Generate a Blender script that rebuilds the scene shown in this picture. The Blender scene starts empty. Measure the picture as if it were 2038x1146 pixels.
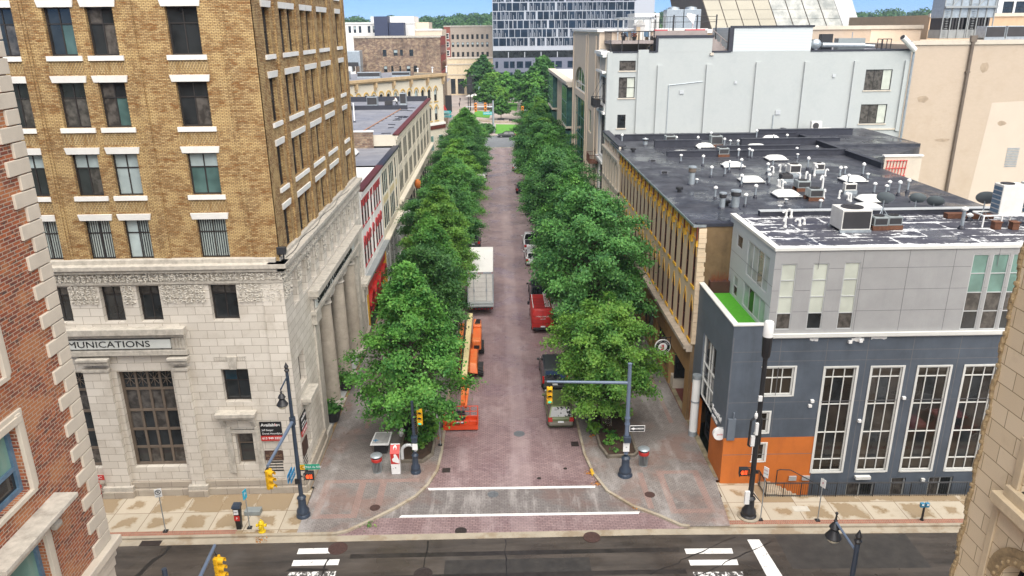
import bpy, bmesh, math, random
import numpy as np
from mathutils import Vector, Matrix
R = math.radians
rnd = random.Random(7)
scene = bpy.context.scene
C = scene.collection
W = {}            # world position of every parent that has children

def tag(o, label=None, cat=None, group=None, kind=None):
 if label: o['label'] = label
 if cat: o['category'] = cat
 if group: o['group'] = group
 if kind: o['kind'] = kind
 return o

def thing(name, label, cat, loc=(0, 0, 0), rz=0, group=None):
 o = bpy.data.objects.new(name, None)
 o.empty_display_size = 0.2
 C.objects.link(o)
 o.location = loc
 o.rotation_euler = (0, 0, rz)
 W[o] = Vector(loc)
 return tag(o, label, cat, group)

class MB:
 def __init__(s):
  s.v = []; s.f = []; s.m = []
 def add(s, vs, fs, mi=0):
  b = len(s.v)
  s.v += [tuple(p) for p in vs]
  for f in fs:
   s.f.append(tuple(b + i for i in f)); s.m.append(mi)
 def quad(s, a, b, c, d, mi=0):
  s.add((a, b, c, d), ((0, 1, 2, 3),), mi)
 def poly(s, pts, mi=0):
  s.add(pts, (tuple(range(len(pts))),), mi)
 def box(s, x0, x1, y0, y1, z0, z1, mi=0):
  s.add([(x0, y0, z0), (x1, y0, z0), (x1, y1, z0), (x0, y1, z0), (x0, y0, z1), (x1, y0, z1), (x1, y1, z1), (x0, y1, z1)],
              [(0, 3, 2, 1), (4, 5, 6, 7), (0, 1, 5, 4), (1, 2, 6, 5), (2, 3, 7, 6), (3, 0, 4, 7)], mi)
 def hexa(s, b, t, mi=0):
  s.add(list(b) + list(t), [(0, 3, 2, 1), (4, 5, 6, 7), (0, 1, 5, 4), (1, 2, 6, 5), (2, 3, 7, 6), (3, 0, 4, 7)], mi)
 def prism(s, pts, z0, z1, mi=0):
  n = len(pts)
  s.add([(x, y, z0) for x, y in pts] + [(x, y, z1) for x, y in pts],
              [tuple(range(n))[::-1], tuple(range(n, 2 * n))] + [(i, (i + 1) % n, n + (i + 1) % n, n + i) for i in range(n)], mi)
 def tube(s, p0, p1, r0, r1=None, n=8, mi=0, caps=True):
  r1 = r0 if r1 is None else r1
  p0 = Vector(p0); p1 = Vector(p1); d = (p1 - p0)
  if d.length < 1e-6: return
  d.normalize()
  a = Vector((0, 0, 1)) if abs(d.z) < .9 else Vector((1, 0, 0))
  u = d.cross(a).normalized(); w = d.cross(u)
  vs = []
  for p, r in ((p0, r0), (p1, r1)):
   for i in range(n):
    t = 2 * math.pi * i / n
    vs.append(p + (u * math.cos(t) + w * math.sin(t)) * r)
  fs = [(i, (i + 1) % n, n + (i + 1) % n, n + i) for i in range(n)]
  if caps: fs += [tuple(range(n))[::-1], tuple(range(n, 2 * n))]
  s.add(vs, fs, mi)
 def path(s, pts, r, n=6, mi=0):
  for a, b in zip(pts[:-1], pts[1:]): s.tube(a, b, r, r, n, mi)
 def lathe(s, prof, n=16, c=(0, 0, 0), mi=0, caps=True):
  k = len(prof); vs = []
  for r, z in prof:
   for i in range(n):
    t = 2 * math.pi * i / n
    vs.append((c[0] + r * math.cos(t), c[1] + r * math.sin(t), c[2] + z))
  fs = []
  for j in range(k - 1):
   for i in range(n):
    fs.append((j * n + i, j * n + (i + 1) % n, (j + 1) * n + (i + 1) % n, (j + 1) * n + i))
  if caps: fs += [tuple(range(n))[::-1], tuple(range((k - 1) * n, k * n))]
  s.add(vs, fs, mi)
 def ball(s, c, rx, ry=None, rz=None, n=8, mi=0):
  ry = rx if ry is None else ry; rz = rx if rz is None else rz
  k = max(3, n // 2); vs = []; fs = []
  for j in range(k + 1):
   p = math.pi * j / k
   for i in range(n):
    t = 2 * math.pi * i / n
    vs.append((c[0] + rx * math.sin(p) * math.cos(t), c[1] + ry * math.sin(p) * math.sin(t), c[2] + rz * math.cos(p)))
  for j in range(k):
   for i in range(n):
    fs.append((j * n + i, (j + 1) * n + i, (j + 1) * n + (i + 1) % n, j * n + (i + 1) % n))
  s.add(vs, fs, mi)
 def mesh(s, name, mats, off=(0, 0, 0), smooth=False):
  me = bpy.data.meshes.new(name)
  ox, oy, oz = off
  me.from_pydata([(x - ox, y - oy, z - oz) for x, y, z in s.v], [], s.f)
  if not isinstance(mats, (list, tuple)): mats = [mats]
  for m in mats: me.materials.append(m)
  if len(mats) > 1: me.polygons.foreach_set('material_index', s.m)
  if smooth:
   me.polygons.foreach_set('use_smooth', [True] * len(me.polygons))
   try: me.set_sharp_from_angle(angle=R(38))
   except Exception: pass
  me.update()
  return me
 def build(s, name, mats, parent=None, smooth=False, local=False, bevel=0, loc=None):
  off = (0, 0, 0)
  if parent is not None and not local: off = W.get(parent, Vector())
  if loc is not None: off = loc
  me = s.mesh(name, mats, off, smooth)
  o = bpy.data.objects.new(name, me)
  C.objects.link(o)
  if parent is not None:
   o.parent = parent
   W[o] = Vector(W.get(parent, Vector()))
  elif loc is not None:
   o.location = loc; W[o] = Vector(loc)
  if bevel:
   b = o.modifiers.new('bevel', 'BEVEL'); b.width = bevel; b.segments = 2; b.limit_method = 'ANGLE'; b.angle_limit = R(40)
  return o

def dup(o, parent=None, loc=None, rz=None):
 c = o.copy(); C.objects.link(c)
 if parent is not None: c.parent = parent
 if loc is not None: c.location = loc
 if rz is not None: c.rotation_euler = (0, 0, rz)
 for ch in list(o.children): dup(ch, c)
 return c

def copy_thing(o, loc, rz=0, label=None):
 c = dup(o, None, loc, rz)
 if label: c['label'] = label
 return c

class Fc:
 """a facade plane: u runs along it, z up, d outward"""
 def __init__(s, ax, pos):
  s.ax = ax; s.pos = pos
  s.rot = {'y': 0, 'x+': R(90), 'x-': R(-90)}[ax]
 def p(s, u, z, d=0):
  if s.ax == 'y': return (u, s.pos - d, z)
  if s.ax == 'x+': return (s.pos + d, u, z)
  return (s.pos - d, u, z)
 def box(s, mb, u0, u1, z0, z1, d0, d1, mi=0):
  a = s.p(u0, z0, d0); b = s.p(u1, z1, d1)
  mb.box(min(a[0], b[0]), max(a[0], b[0]), min(a[1], b[1]), max(a[1], b[1]), z0, z1, mi)

def wall(mb, F, u0, u1, z0, z1, ops, rev=.3, mi=0, rmi=None):
 rmi = mi if rmi is None else rmi
 us = sorted({u0, u1, *[o[0] for o in ops], *[o[1] for o in ops]}); us = [u for u in us if u0 <= u <= u1]
 zs = sorted({z0, z1, *[o[2] for o in ops], *[o[3] for o in ops]}); zs = [z for z in zs if z0 <= z <= z1]
 for a, b in zip(us[:-1], us[1:]):
  run = None
  for c, d in zip(zs[:-1], zs[1:]):
   mu = (a + b) / 2; mz = (c + d) / 2
   if any(o[0] < mu < o[1] and o[2] < mz < o[3] for o in ops):
    if run is not None: mb.quad(F.p(a, run), F.p(b, run), F.p(b, c), F.p(a, c), mi); run = None
   elif run is None: run = c
  if run is not None: mb.quad(F.p(a, run), F.p(b, run), F.p(b, z1), F.p(a, z1), mi)
 for ua, ub, za, zb in ops:
  mb.quad(F.p(ua, za), F.p(ub, za), F.p(ub, za, -rev), F.p(ua, za, -rev), rmi)
  mb.quad(F.p(ua, zb), F.p(ub, zb), F.p(ub, zb, -rev), F.p(ua, zb, -rev), rmi)
  mb.quad(F.p(ua, za), F.p(ua, zb), F.p(ua, zb, -rev), F.p(ua, za, -rev), rmi)
  mb.quad(F.p(ub, za), F.p(ub, zb), F.p(ub, zb, -rev), F.p(ub, za, -rev), rmi)

def arch_fill(mb, F, ua, ub, zs, zt, rev, pointed=False, mi=0, n=8):
 """fills the corners above an arch springing at zs with its top at zt inside a square opening"""
 um = (ua + ub) / 2; hw = (ub - ua) / 2; pts = []
 for i in range(n + 1):
  t = i / n
  if pointed:
   x = 1 - abs(2 * t - 1); h = math.sin(math.acos(max(0, 1 - x)) if x < 1 else math.pi / 2)
   pts.append((ua + (ub - ua) * t, zs + (zt - zs) * (0.6 * h + .4 * x)))
  else:
   a = math.pi * (1 - t)
   pts.append((um + hw * math.cos(a), zs + (zt - zs) * math.sin(a)))
 for (a, za), (b, zb) in zip(pts[:-1], pts[1:]):
  mb.quad(F.p(a, za), F.p(b, zb), F.p(b, zt), F.p(a, zt), mi)
  mb.quad(F.p(a, za), F.p(b, zb), F.p(b, zb, -rev), F.p(a, za, -rev), mi)
 return pts

_win = {}
def win(parent, F, ua, ub, za, zb, d=-.3, fm=None, cols=2, rows=(.68,), fw=.06, mull=.045, panes=None, fill=None,
  sill=None, lintel=None, trim=None, name='window', dep=.06, cf=None):
 """window part (frame) with pane, sill, lintel sub-parts; meshes shared by equal windows.
 rows: heights (fractions) of the transoms; fill: material (index in panes) of each pane, row by row from below"""
 w = round(ub - ua, 3); h = round(zb - za, 3)
 panes = panes or [GLASS]
 key = (w, h, d, fm.name, cols, tuple(rows), fw, mull, tuple(m.name for m in panes), fill, sill, lintel, dep, cf, trim and trim.name)
 if key not in _win:
  mb = MB()
  mb.box(0, fw, -dep, 0, 0, h); mb.box(w - fw, w, -dep, 0, 0, h)
  mb.box(fw, w - fw, -dep, 0, 0, fw); mb.box(fw, w - fw, -dep, 0, h - fw, h)
  us = [fw] + ([w * c for c in cf] if cf else [fw + (w - 2 * fw) * i / cols for i in range(1, cols)]) + [w - fw]
  zs = [fw] + [h * r for r in rows] + [h - fw]
  for u in us[1:-1]: mb.box(u - mull / 2, u + mull / 2, -dep * .8, 0, fw, h - fw)
  for z in zs[1:-1]: mb.box(fw, w - fw, -dep * .9, 0, z - mull / 2, z + mull / 2)
  pb = MB(); k = 0
  for a, b in zip(zs[:-1], zs[1:]):
   for c, e in zip(us[:-1], us[1:]):
    mi = 0 if fill is None else fill[k % len(fill)]
    q = -min(.015, dep * .4); pb.quad((c, q, a), (e, q, a), (e, q, b), (c, q, b), mi); k += 1
  ms = [mb.mesh(name, fm), pb.mesh('pane', panes)]
  if sill:
   sb = MB(); e, t, o = sill; sb.box(-e, w + e, d - o, -.01, -t, -.005); ms.append(sb.mesh('sill', trim))
  else: ms.append(None)
  if lintel:
   lb = MB(); e, t, o = lintel
   lb.hexa([(-e * .7, d - o, h + .004), (w + e * .7, d - o, h + .004), (w + e * .7, d + .1, h + .004), (-e * .7, d + .1, h + .004)],
     [(-e, d - o - .03, h + t), (w + e, d - o - .03, h + t), (w + e, d + .1, h + t), (-e, d + .1, h + t)])
   ms.append(lb.mesh('lintel', trim))
  else: ms.append(None)
  _win[key] = ms
 ms = _win[key]
 o = bpy.data.objects.new(name, ms[0]); C.objects.link(o); o.parent = parent
 p = Vector(F.p(ub if F.ax == 'x-' else ua, za, d)) - W[parent]
 o.location = p; o.rotation_euler = (0, 0, F.rot)
 for nm, me in zip(('pane', 'sill', 'lintel'), ms[1:]):
  if me is not None:
   c = bpy.data.objects.new(nm, me); C.objects.link(c); c.parent = o
 return o

def text(s, size, parent, loc, rot, mat, align='CENTER', ext=.01, name='lettering', sx=1.0, bold=0, sp=1.0, valign='CENTER'):
 cu = bpy.data.curves.new(name, 'FONT'); cu.body = s; cu.size = size; cu.align_x = align; cu.align_y = valign
 cu.extrude = ext; cu.offset = bold; cu.space_character = sp; cu.resolution_u = 3
 cu.materials.append(mat)
 o = bpy.data.objects.new(name, cu); C.objects.link(o)
 if parent is not None: o.parent = parent; o.location = Vector(loc) - W.get(parent, Vector())
 else: o.location = loc
 o.rotation_euler = rot; o.scale = (sx, 1, 1)
 return o

def _new(name):
 m = bpy.data.materials.new(name); m.use_nodes = True
 nt = m.node_tree; b = nt.nodes['Principled BSDF']
 return m, nt, b
def N(nt, t, **kw):
 n = nt.nodes.new(t)
 for k, v in kw.items():
  if k in n.inputs: n.inputs[k].default_value = v
  else: setattr(n, k, v)
 return n
def rgb(c): return (c[0], c[1], c[2], 1)
def mix(nt, fac, a, b, blend='MIX'):
 n = nt.nodes.new('ShaderNodeMix'); n.data_type = 'RGBA'; n.blend_type = blend
 for inp, val in ((n.inputs[0], fac), (n.inputs[6], a), (n.inputs[7], b)):
  if hasattr(val, 'is_linked') or isinstance(val, bpy.types.NodeSocket): nt.links.new(val, inp)
  elif isinstance(val, (int, float)): inp.default_value = val
  else: inp.default_value = rgb(val)
 return n.outputs[2]
def math_(nt, op, a, b=0.0, clamp=False):
 n = nt.nodes.new('ShaderNodeMath'); n.operation = op; n.use_clamp = clamp
 for i, v in enumerate((a, b)):
  if isinstance(v, bpy.types.NodeSocket): nt.links.new(v, n.inputs[i])
  else: n.inputs[i].default_value = v
 return n.outputs[0]
def ramp(nt, src, lo, hi):
 n = nt.nodes.new('ShaderNodeMapRange'); n.clamp = True
 n.inputs[1].default_value = lo; n.inputs[2].default_value = hi
 nt.links.new(src, n.inputs[0]); return n.outputs[0]
def boxmap(nt):
 """(u, v, 0) on any axis-aligned wall or floor, in metres"""
 g = nt.nodes.new('ShaderNodeNewGeometry')
 sp = nt.nodes.new('ShaderNodeSeparateXYZ'); nt.links.new(g.outputs['Position'], sp.inputs[0])
 sn = nt.nodes.new('ShaderNodeSeparateXYZ'); nt.links.new(g.outputs['True Normal'], sn.inputs[0])
 ax = math_(nt, 'GREATER_THAN', math_(nt, 'ABSOLUTE', sn.outputs[0]), .6)
 az = math_(nt, 'GREATER_THAN', math_(nt, 'ABSOLUTE', sn.outputs[2]), .7)
 def pick(f, a, b):
  return math_(nt, 'ADD', math_(nt, 'MULTIPLY', f, b), math_(nt, 'MULTIPLY', math_(nt, 'SUBTRACT', 1.0, f), a))
 u = pick(ax, sp.outputs[0], sp.outputs[1]); v = pick(az, sp.outputs[2], sp.outputs[1])
 c = nt.nodes.new('ShaderNodeCombineXYZ'); nt.links.new(u, c.inputs[0]); nt.links.new(v, c.inputs[1])
 return c.outputs[0], g.outputs['Position']
def noise(nt, vec, scale, detail=4, rough=.6, stretch=None):
 if stretch:
  mp = nt.nodes.new('ShaderNodeMapping'); mp.inputs['Scale'].default_value = stretch
  nt.links.new(vec, mp.inputs[0]); vec = mp.outputs[0]
 n = nt.nodes.new('ShaderNodeTexNoise'); n.inputs['Scale'].default_value = scale; n.inputs['Detail'].default_value = detail
 n.inputs['Roughness'].default_value = rough
 nt.links.new(vec, n.inputs['Vector']); return n.outputs['Fac']
def bump(nt, b, h, strength=.3, dist=.02):
 n = nt.nodes.new('ShaderNodeBump'); n.inputs['Strength'].default_value = strength; n.inputs['Distance'].default_value = dist
 nt.links.new(h, n.inputs['Height']); nt.links.new(n.outputs[0], b.inputs['Normal'])

def M(name, col, rough=.7, metal=0.0, var=.25, scale=1.2, col2=None, stain=0.0, stain_col=(.12, .1, .08), spec=.5, bmp=0, bscale=20, sc=(.7, .7, .12), lo=.52, hi=.72):
 """plain surface: base colour broken by noise, optional stains that run down the wall"""
 m, nt, b = _new(name)
 b.inputs['Roughness'].default_value = rough; b.inputs['Metallic'].default_value = metal; b.inputs['Specular IOR Level'].default_value = spec
 g = nt.nodes.new('ShaderNodeNewGeometry'); pos = g.outputs['Position']
 c2 = col2 or tuple(max(0, x * (1 - var)) for x in col)
 f = ramp(nt, noise(nt, pos, scale, 5, .65), .35, .68)
 c = mix(nt, f, col, c2)
 if stain:
  s = ramp(nt, noise(nt, pos, 1.0, 6, .7, sc), lo, hi)
  c = mix(nt, math_(nt, 'MULTIPLY', s, stain), c, stain_col)
 nt.links.new(c, b.inputs['Base Color'])
 if bmp: bump(nt, b, noise(nt, pos, bscale, 3), bmp, .02)
 return m

def brick(name, c1, c2, mortar, bw=.2, bh=.068, ms=.012, rough=.85, alt=None, altf=.5, stain=0, stain_col=(.1, .08, .06), soldier=False, off=.5, wet=None, bias=0.0, sc=.6, bmp=.25, nz=(.5, 3.0, 1), c3=None):
 m, nt, b = _new(name)
 b.inputs['Roughness'].default_value = rough
 uv, pos = boxmap(nt)
 v = uv
 if soldier:
  mp = nt.nodes.new('ShaderNodeMapping'); mp.inputs['Rotation'].default_value = (0, 0, R(90)); nt.links.new(uv, mp.inputs[0]); v = mp.outputs[0]
 t = nt.nodes.new('ShaderNodeTexBrick')
 t.offset = off
 t.inputs['Scale'].default_value = 1; t.inputs['Brick Width'].default_value = bw; t.inputs['Row Height'].default_value = bh
 t.inputs['Mortar Size'].default_value = ms; t.inputs['Mortar Smooth'].default_value = .3; t.inputs['Bias'].default_value = bias
 t.inputs['Color1'].default_value = rgb(c1); t.inputs['Color2'].default_value = rgb(c2); t.inputs['Mortar'].default_value = rgb(mortar)
 nt.links.new(v, t.inputs['Vector'])
 c = t.outputs['Color']
 if alt:
  s = ramp(nt, noise(nt, v, 1.6, 5, .78, nz), .5, .6)
  keep = math_(nt, 'MULTIPLY', math_(nt, 'SUBTRACT', 1.0, t.outputs['Fac']), math_(nt, 'MULTIPLY', s, altf))
  c = mix(nt, keep, c, alt)
 if c3:
  s = ramp(nt, noise(nt, v, .9, 3, .6), .48, .6)
  keep = math_(nt, 'MULTIPLY', math_(nt, 'SUBTRACT', 1.0, t.outputs['Fac']), s)
  c = mix(nt, math_(nt, 'MULTIPLY', keep, .75), c, c3)
 if stain:
  s = ramp(nt, noise(nt, pos, sc, 6, .72), .5, .7)
  c = mix(nt, math_(nt, 'MULTIPLY', s, stain), c, stain_col)
 nt.links.new(c, b.inputs['Base Color'])
 if wet:
  s = ramp(nt, noise(nt, pos, .35, 4, .6), .42, .62)
  r = nt.nodes.new('ShaderNodeMapRange'); r.inputs[3].default_value = rough; r.inputs[4].default_value = wet
  nt.links.new(s, r.inputs[0]); nt.links.new(r.outputs[0], b.inputs['Roughness'])
 if bmp: bump(nt, b, math_(nt, 'SUBTRACT', 1.0, t.outputs['Fac']), bmp, .01)
 return m

def glass(name, col, rough=.06, spec=.6, var=.5, scale=.8):
 m, nt, b = _new(name)
 b.inputs['Roughness'].default_value = rough; b.inputs['Specular IOR Level'].default_value = spec
 g = nt.nodes.new('ShaderNodeNewGeometry')
 f = ramp(nt, noise(nt, g.outputs['Position'], scale, 2), .38, .62)
 c = mix(nt, f, col, tuple(x * (1 - var) for x in col))
 nt.links.new(c, b.inputs['Base Color'])
 return m

GLASS = glass('window_glass_dark', (.03, .034, .036))
GLASS_BLUE = glass('window_glass_blue', (.03, .07, .1), .05, .8)
GLASS_GREEN = glass('window_glass_green', (.05, .13, .115), .06, .6)
GLASS_TEAL = glass('window_glass_teal', (.17, .30, .255), .12, .5, .3)
GLASS_M = glass('window_glass_side', (.018, .02, .022), .5, .08)
GLASS_BROWN = glass('window_glass_brown', (.05, .04, .03), .05, .6, .6, .5)
BLIND = glass('glass_over_white_blind', (.42, .5, .5), .2, .5, .25)
BLIND_W = glass('glass_over_cream_blind', (.55, .58, .5), .25, .5, .15)
SHADE = glass('glass_over_dim_room', (.11, .1, .09), .08, .5, .6, 2.5)
def vblind():
 m, nt, b = _new('glass_over_slat_blind'); b.inputs['Roughness'].default_value = .15
 uv, pos = boxmap(nt)
 w = nt.nodes.new('ShaderNodeTexWave'); w.inputs['Scale'].default_value = 2.6; w.inputs['Distortion'].default_value = .6
 nt.links.new(uv, w.inputs[0])
 nt.links.new(mix(nt, ramp(nt, w.outputs['Fac'], .35, .75), (.03, .035, .04), (.33, .38, .36)), b.inputs['Base Color'])
 return m
VBLIND = vblind()

TAN = brick('tan_brick', (.26, .145, .05), (.52, .365, .17), (.095, .06, .028), .22, .075, .014, alt=(.22, .08, .008), altf=.92, stain=.12, nz=(.8, 3.4, 1), c3=(.58, .41, .18))
TAN_S = brick('tan_soldier_brick', (.42, .29, .12), (.52, .38, .19), (.12, .08, .04), .21, .075, .016, soldier=True, alt=(.24, .11, .02), altf=.7)
RED = brick('red_brick', (.37, .1, .032), (.17, .04, .022), (.38, .3, .23), .3, .098, .013, alt=(.05, .038, .035), altf=.95, c3=(.4, .16, .06), nz=(2.0, 6.0, 1))
STONE = brick('grey_stone_ashlar', (.54, .495, .425), (.64, .595, .52), (.25, .21, .155), .95, .47, .013, stain=.4, stain_col=(.3, .25, .18), sc=.7, bmp=.3, rough=.8)
STONE_B = brick('dark_base_stone', (.36, .31, .25), (.41, .36, .29), (.16, .14, .12), 1.3, .5, .014, stain=.4, stain_col=(.2, .17, .13), bmp=.15)
STONE_P = M('carved_pale_stone', (.62, .58, .5), .8, var=.22, scale=2.5, stain=.45, stain_col=(.24, .21, .17), sc=(1.4, 1.4, .5))
STONE_T = M('carved_stone_trim', (.52, .48, .41), .85, var=.3, scale=4, stain=.55, stain_col=(.17, .15, .12), sc=(1.6, 1.6, .9))
CREAM = M('cream_terracotta', (.56, .5, .41), .7, var=.12, scale=1.5, stain=.12)
WHITE = M('white_painted_trim', (.78, .77, .73), .6, var=.1, stain=.15, stain_col=(.4, .38, .34))
BUFF = brick('buff_stone_blocks', (.72, .59, .4), (.82, .69, .49), (.33, .24, .13), 1.0, .52, .014, stain=.3, stain_col=(.36, .25, .13), bmp=.15)
BUFF_T = M('buff_carved_rope', (.42, .31, .17), .85, var=.4, scale=6)
BUFF_P = M('buff_stone_plain', (.72, .59, .4), .8, var=.18, scale=1.4, stain=.25, stain_col=(.33, .23, .12))
BLK = M('black_metal', (.022, .022, .024), .45, var=.2)
DKBLUE = M('dark_blue_painted_steel', (.035, .05, .075), .4, var=.2)
FRAME_D = M('dark_bronze_frame', (.028, .024, .022), .5, var=.2)
FRAME_BR = M('brown_bronze_frame', (.16, .125, .095), .5, var=.25)
FRAME_W = M('white_window_frame', (.68, .68, .64), .5, var=.08)
FRAME_A = M('aluminium_frame', (.55, .57, .57), .4, .3, var=.1)
FRAME_B = M('slate_blue_frame', (.07, .13, .2), .4, var=.25, col2=(.12, .2, .28), scale=6)
FRAME_R = M('oxblood_frame', (.16, .03, .022), .5, var=.2)
FRAME_RED = M('bright_red_frame', (.42, .045, .05), .5, var=.2)
FRAME_G = M('green_frame', (.09, .2, .16), .45, var=.1)
SLATE = M('slate_grey_render', (.092, .112, .14), .65, var=.28, scale=.6, stain=.5, stain_col=(.05, .06, .07), sc=(1.2, 1.2, .18))
SLATE_L = M('slate_grey_front', (.13, .155, .185), .65, var=.14, scale=.8, stain=.12, stain_col=(.2, .22, .24))
PANEL = M('pale_grey_panel', (.355, .355, .352), .55, var=.12, scale=.7, stain=.3, stain_col=(.25, .25, .25), sc=(1.2, 1.2, .15))
PANEL_S = M('pale_blue_grey_panel', (.5, .55, .57), .55, var=.05, scale=.5)
SEAM = M('panel_seam', (.16, .16, .165), .8)
ORANGE = M('orange_render', (.55, .15, .022), .7, var=.14, scale=.7, stain=.4, stain_col=(.33, .085, .02), sc=(1.5, 1.5, .25))
GALV = M('galvanised_metal', (.42, .47, .5), .4, .5, var=.25, scale=3)
PVC = M('white_plastic_pipe', (.78, .78, .75), .5, var=.08)
STEELG = M('grey_coated_metal', (.3, .32, .32), .5, .2, var=.2)
ACWHITE = M('cream_sheet_metal', (.66, .65, .61), .45, var=.12, scale=2, stain=.2, stain_col=(.4, .36, .3))
ACGREY = M('grey_sheet_metal', (.27, .3, .3), .5, .2, var=.15, scale=3)
GRILLE = M('dark_grille', (.035, .033, .035), .6)
RUST = M('rusted_timber', (.15, .06, .03), .85, var=.4, scale=5)
CONC = M('kerb_concrete', (.39, .34, .26), .8, var=.25, scale=.8, stain=.5, stain_col=(.2, .13, .065), sc=(.6, .6, .6), lo=.5, hi=.6)
YEL = M('signal_yellow', (.72, .4, .012), .45, var=.08)
REDP = M('bright_red_paint', (.5, .028, .022), .4, var=.15)
GREENP = M('street_sign_green', (.02, .28, .17), .45, var=.05)
BLUEP = M('sign_blue', (.03, .26, .5), .45, var=.1)
SIGNW = M('sign_white', (.78, .78, .76), .5, var=.05)
INK = M('sign_black', (.012, .012, .013), .5, var=.1)
YTRIM = M('golden_yellow_trim', (.82, .47, .045), .6, var=.15, scale=3)
TANR = M('tan_render', (.70, .55, .38), .75, var=.12, scale=1.0, stain=.2, stain_col=(.3, .22, .14))
BROWNW = M('brown_weathered_render', (.2, .13, .062), .85, var=.35, scale=1.2, stain=.6, stain_col=(.07, .045, .025))
PAINTB = brick('painted_pale_grey_brick', (.41, .435, .425), (.435, .46, .445), (.35, .375, .37), .22, .075, .008, stain=.25, stain_col=(.29, .325, .33), sc=.35, bmp=.1)
BEIGEB = brick('beige_painted_brick', (.46, .375, .29), (.49, .40, .31), (.39, .30, .22), .3, .1, .008, stain=.4, stain_col=(.38, .29, .2), sc=.3, bmp=.1)
BEIGE = M('beige_stucco', (.68, .56, .43), .8, var=.07, scale=.6, stain=.12, stain_col=(.45, .35, .25))
GRASSY = M('lawn_green', (.1, .3, .03), .9, var=.35, scale=2)
TURF = M('artificial_turf', (.07, .33, .015), .9, var=.2, scale=8)
BARK = M('bark', (.07, .05, .035), .9, var=.4, scale=6)
SOIL = M('planting_soil', (.06, .035, .022), .95, var=.5, scale=4)
TYRE = M('tyre_rubber', (.02, .02, .02), .8)
CHROME = M('wheel_alloy', (.4, .4, .41), .3, .8)
REDL = M('red_lamp_glass', (.42, .015, .012), .2)
PLATE = M('number_plate', (.7, .73, .75), .4)

def roofing(name, c1, c2, wet, patch=None, pf=(.55, .6), seam=True):
 """black membrane roof with seams, puddled sheen and optional worn white patches"""
 m, nt, b = _new(name)
 uv, pos = boxmap(nt)
 c = mix(nt, ramp(nt, noise(nt, pos, .5, 6, .7), .35, .65), c1, c2)
 if seam:
  t = nt.nodes.new('ShaderNodeTexBrick'); t.offset = .3
  t.inputs['Scale'].default_value = 1; t.inputs['Brick Width'].default_value = 9; t.inputs['Row Height'].default_value = 1.9
  t.inputs['Mortar Size'].default_value = .035; t.inputs['Mortar Smooth'].default_value = .2
  nt.links.new(uv, t.inputs['Vector'])
  c = mix(nt, math_(nt, 'MULTIPLY', t.outputs['Fac'], .7), c, tuple(x * .35 for x in c1))
 if patch:
  n1 = noise(nt, pos, 1.0, 8, .75, (.55, 1.3, 1)); n2 = noise(nt, pos, 3.0, 6, .8)
  t2 = nt.nodes.new('ShaderNodeTexBrick'); t2.offset = .5
  t2.inputs['Scale'].default_value = 1; t2.inputs['Brick Width'].default_value = 4.5; t2.inputs['Row Height'].default_value = 1.6
  t2.inputs['Mortar Size'].default_value = .16; t2.inputs['Mortar Smooth'].default_value = 1
  nt.links.new(uv, t2.inputs['Vector'])
  s = math_(nt, 'ADD', math_(nt, 'ADD', math_(nt, 'MULTIPLY', n1, .62), math_(nt, 'MULTIPLY', n2, .38)), math_(nt, 'MULTIPLY', t2.outputs['Fac'], .1))
  c = mix(nt, ramp(nt, s, pf[0], pf[1]), c, patch)
 nt.links.new(c, b.inputs['Base Color'])
 r = nt.nodes.new('ShaderNodeMapRange'); r.inputs[1].default_value = .4; r.inputs[2].default_value = .62
 r.inputs[3].default_value = .7; r.inputs[4].default_value = wet
 nt.links.new(noise(nt, pos, .3, 4, .6), r.inputs[0]); nt.links.new(r.outputs[0], b.inputs['Roughness'])
 bump(nt, b, noise(nt, pos, 1.5, 4), .15, .05)
 return m
ROOF = roofing('black_roof_membrane', (.022, .024, .031), (.058, .061, .073), .14)
ROOF_G = roofing('grey_roof_membrane', (.17, .175, .2), (.24, .245, .27), .4)
ROOF_P = roofing('peeling_roof_coating', (.045, .045, .06), (.07, .07, .085), .2, (.66, .67, .67), (.545, .575), True)
ROOF_W = M('white_roof_coating', (.8, .8, .78), .6, var=.08)
ROOF_D = M('black_flashing', (.03, .032, .045), .5, var=.35, scale=2)
cam = bpy.data.objects.new('camera', bpy.data.cameras.new('camera')); C.objects.link(cam)
cam.data.sensor_width = 36; cam.data.lens = 1504 / 2038 * 36; cam.data.clip_end = 6000
def cam_setup():
 f, roll, cx, cy, vx, vy = 1504.0, R(.55), 1019, 573, 984, 56
 u = (math.sin(roll), math.cos(roll)); d = -((vx - cx) * u[0] + (vy - cy) * u[1]); th = math.atan(d / f)
 down = Vector((u[0] * math.cos(th), u[1] * math.cos(th), math.sin(th)))
 Y = Vector((vx - cx, vy - cy, f)).normalized(); Z = -down; X = Y.cross(Z)
 Rw = Matrix((X, Y, Z))            # world = Rw @ camera-space (x right, y down, z forward)
 r = Rw @ Vector((1, 0, 0)); up = Rw @ Vector((0, -1, 0)); bk = Rw @ Vector((0, 0, -1))
 m = Matrix.Identity(4)
 for i in range(3): m[i][0] = r[i]; m[i][1] = up[i]; m[i][2] = bk[i]; m[i][3] = (0, 0, 26.0)[i]
 cam.matrix_world = m
cam_setup(); scene.camera = cam
wd = bpy.data.worlds.new('World'); scene.world = wd; wd.use_nodes = True
nt = wd.node_tree; bg = nt.nodes['Background']
sky = nt.nodes.new('ShaderNodeTexSky'); sky.sky_type = 'NISHITA'; sky.sun_disc = False
SUN_EL, SUN_AZ = R(55), R(163)     # azimuth clockwise from +Y
sky.sun_elevation = SUN_EL; sky.sun_rotation = SUN_AZ; sky.air_density = .35; sky.dust_density = 0; sky.ozone_density = 8.0; sky.altitude = 1500
nt.links.new(sky.outputs[0], bg.inputs['Color']); bg.inputs['Strength'].default_value = .085
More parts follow.
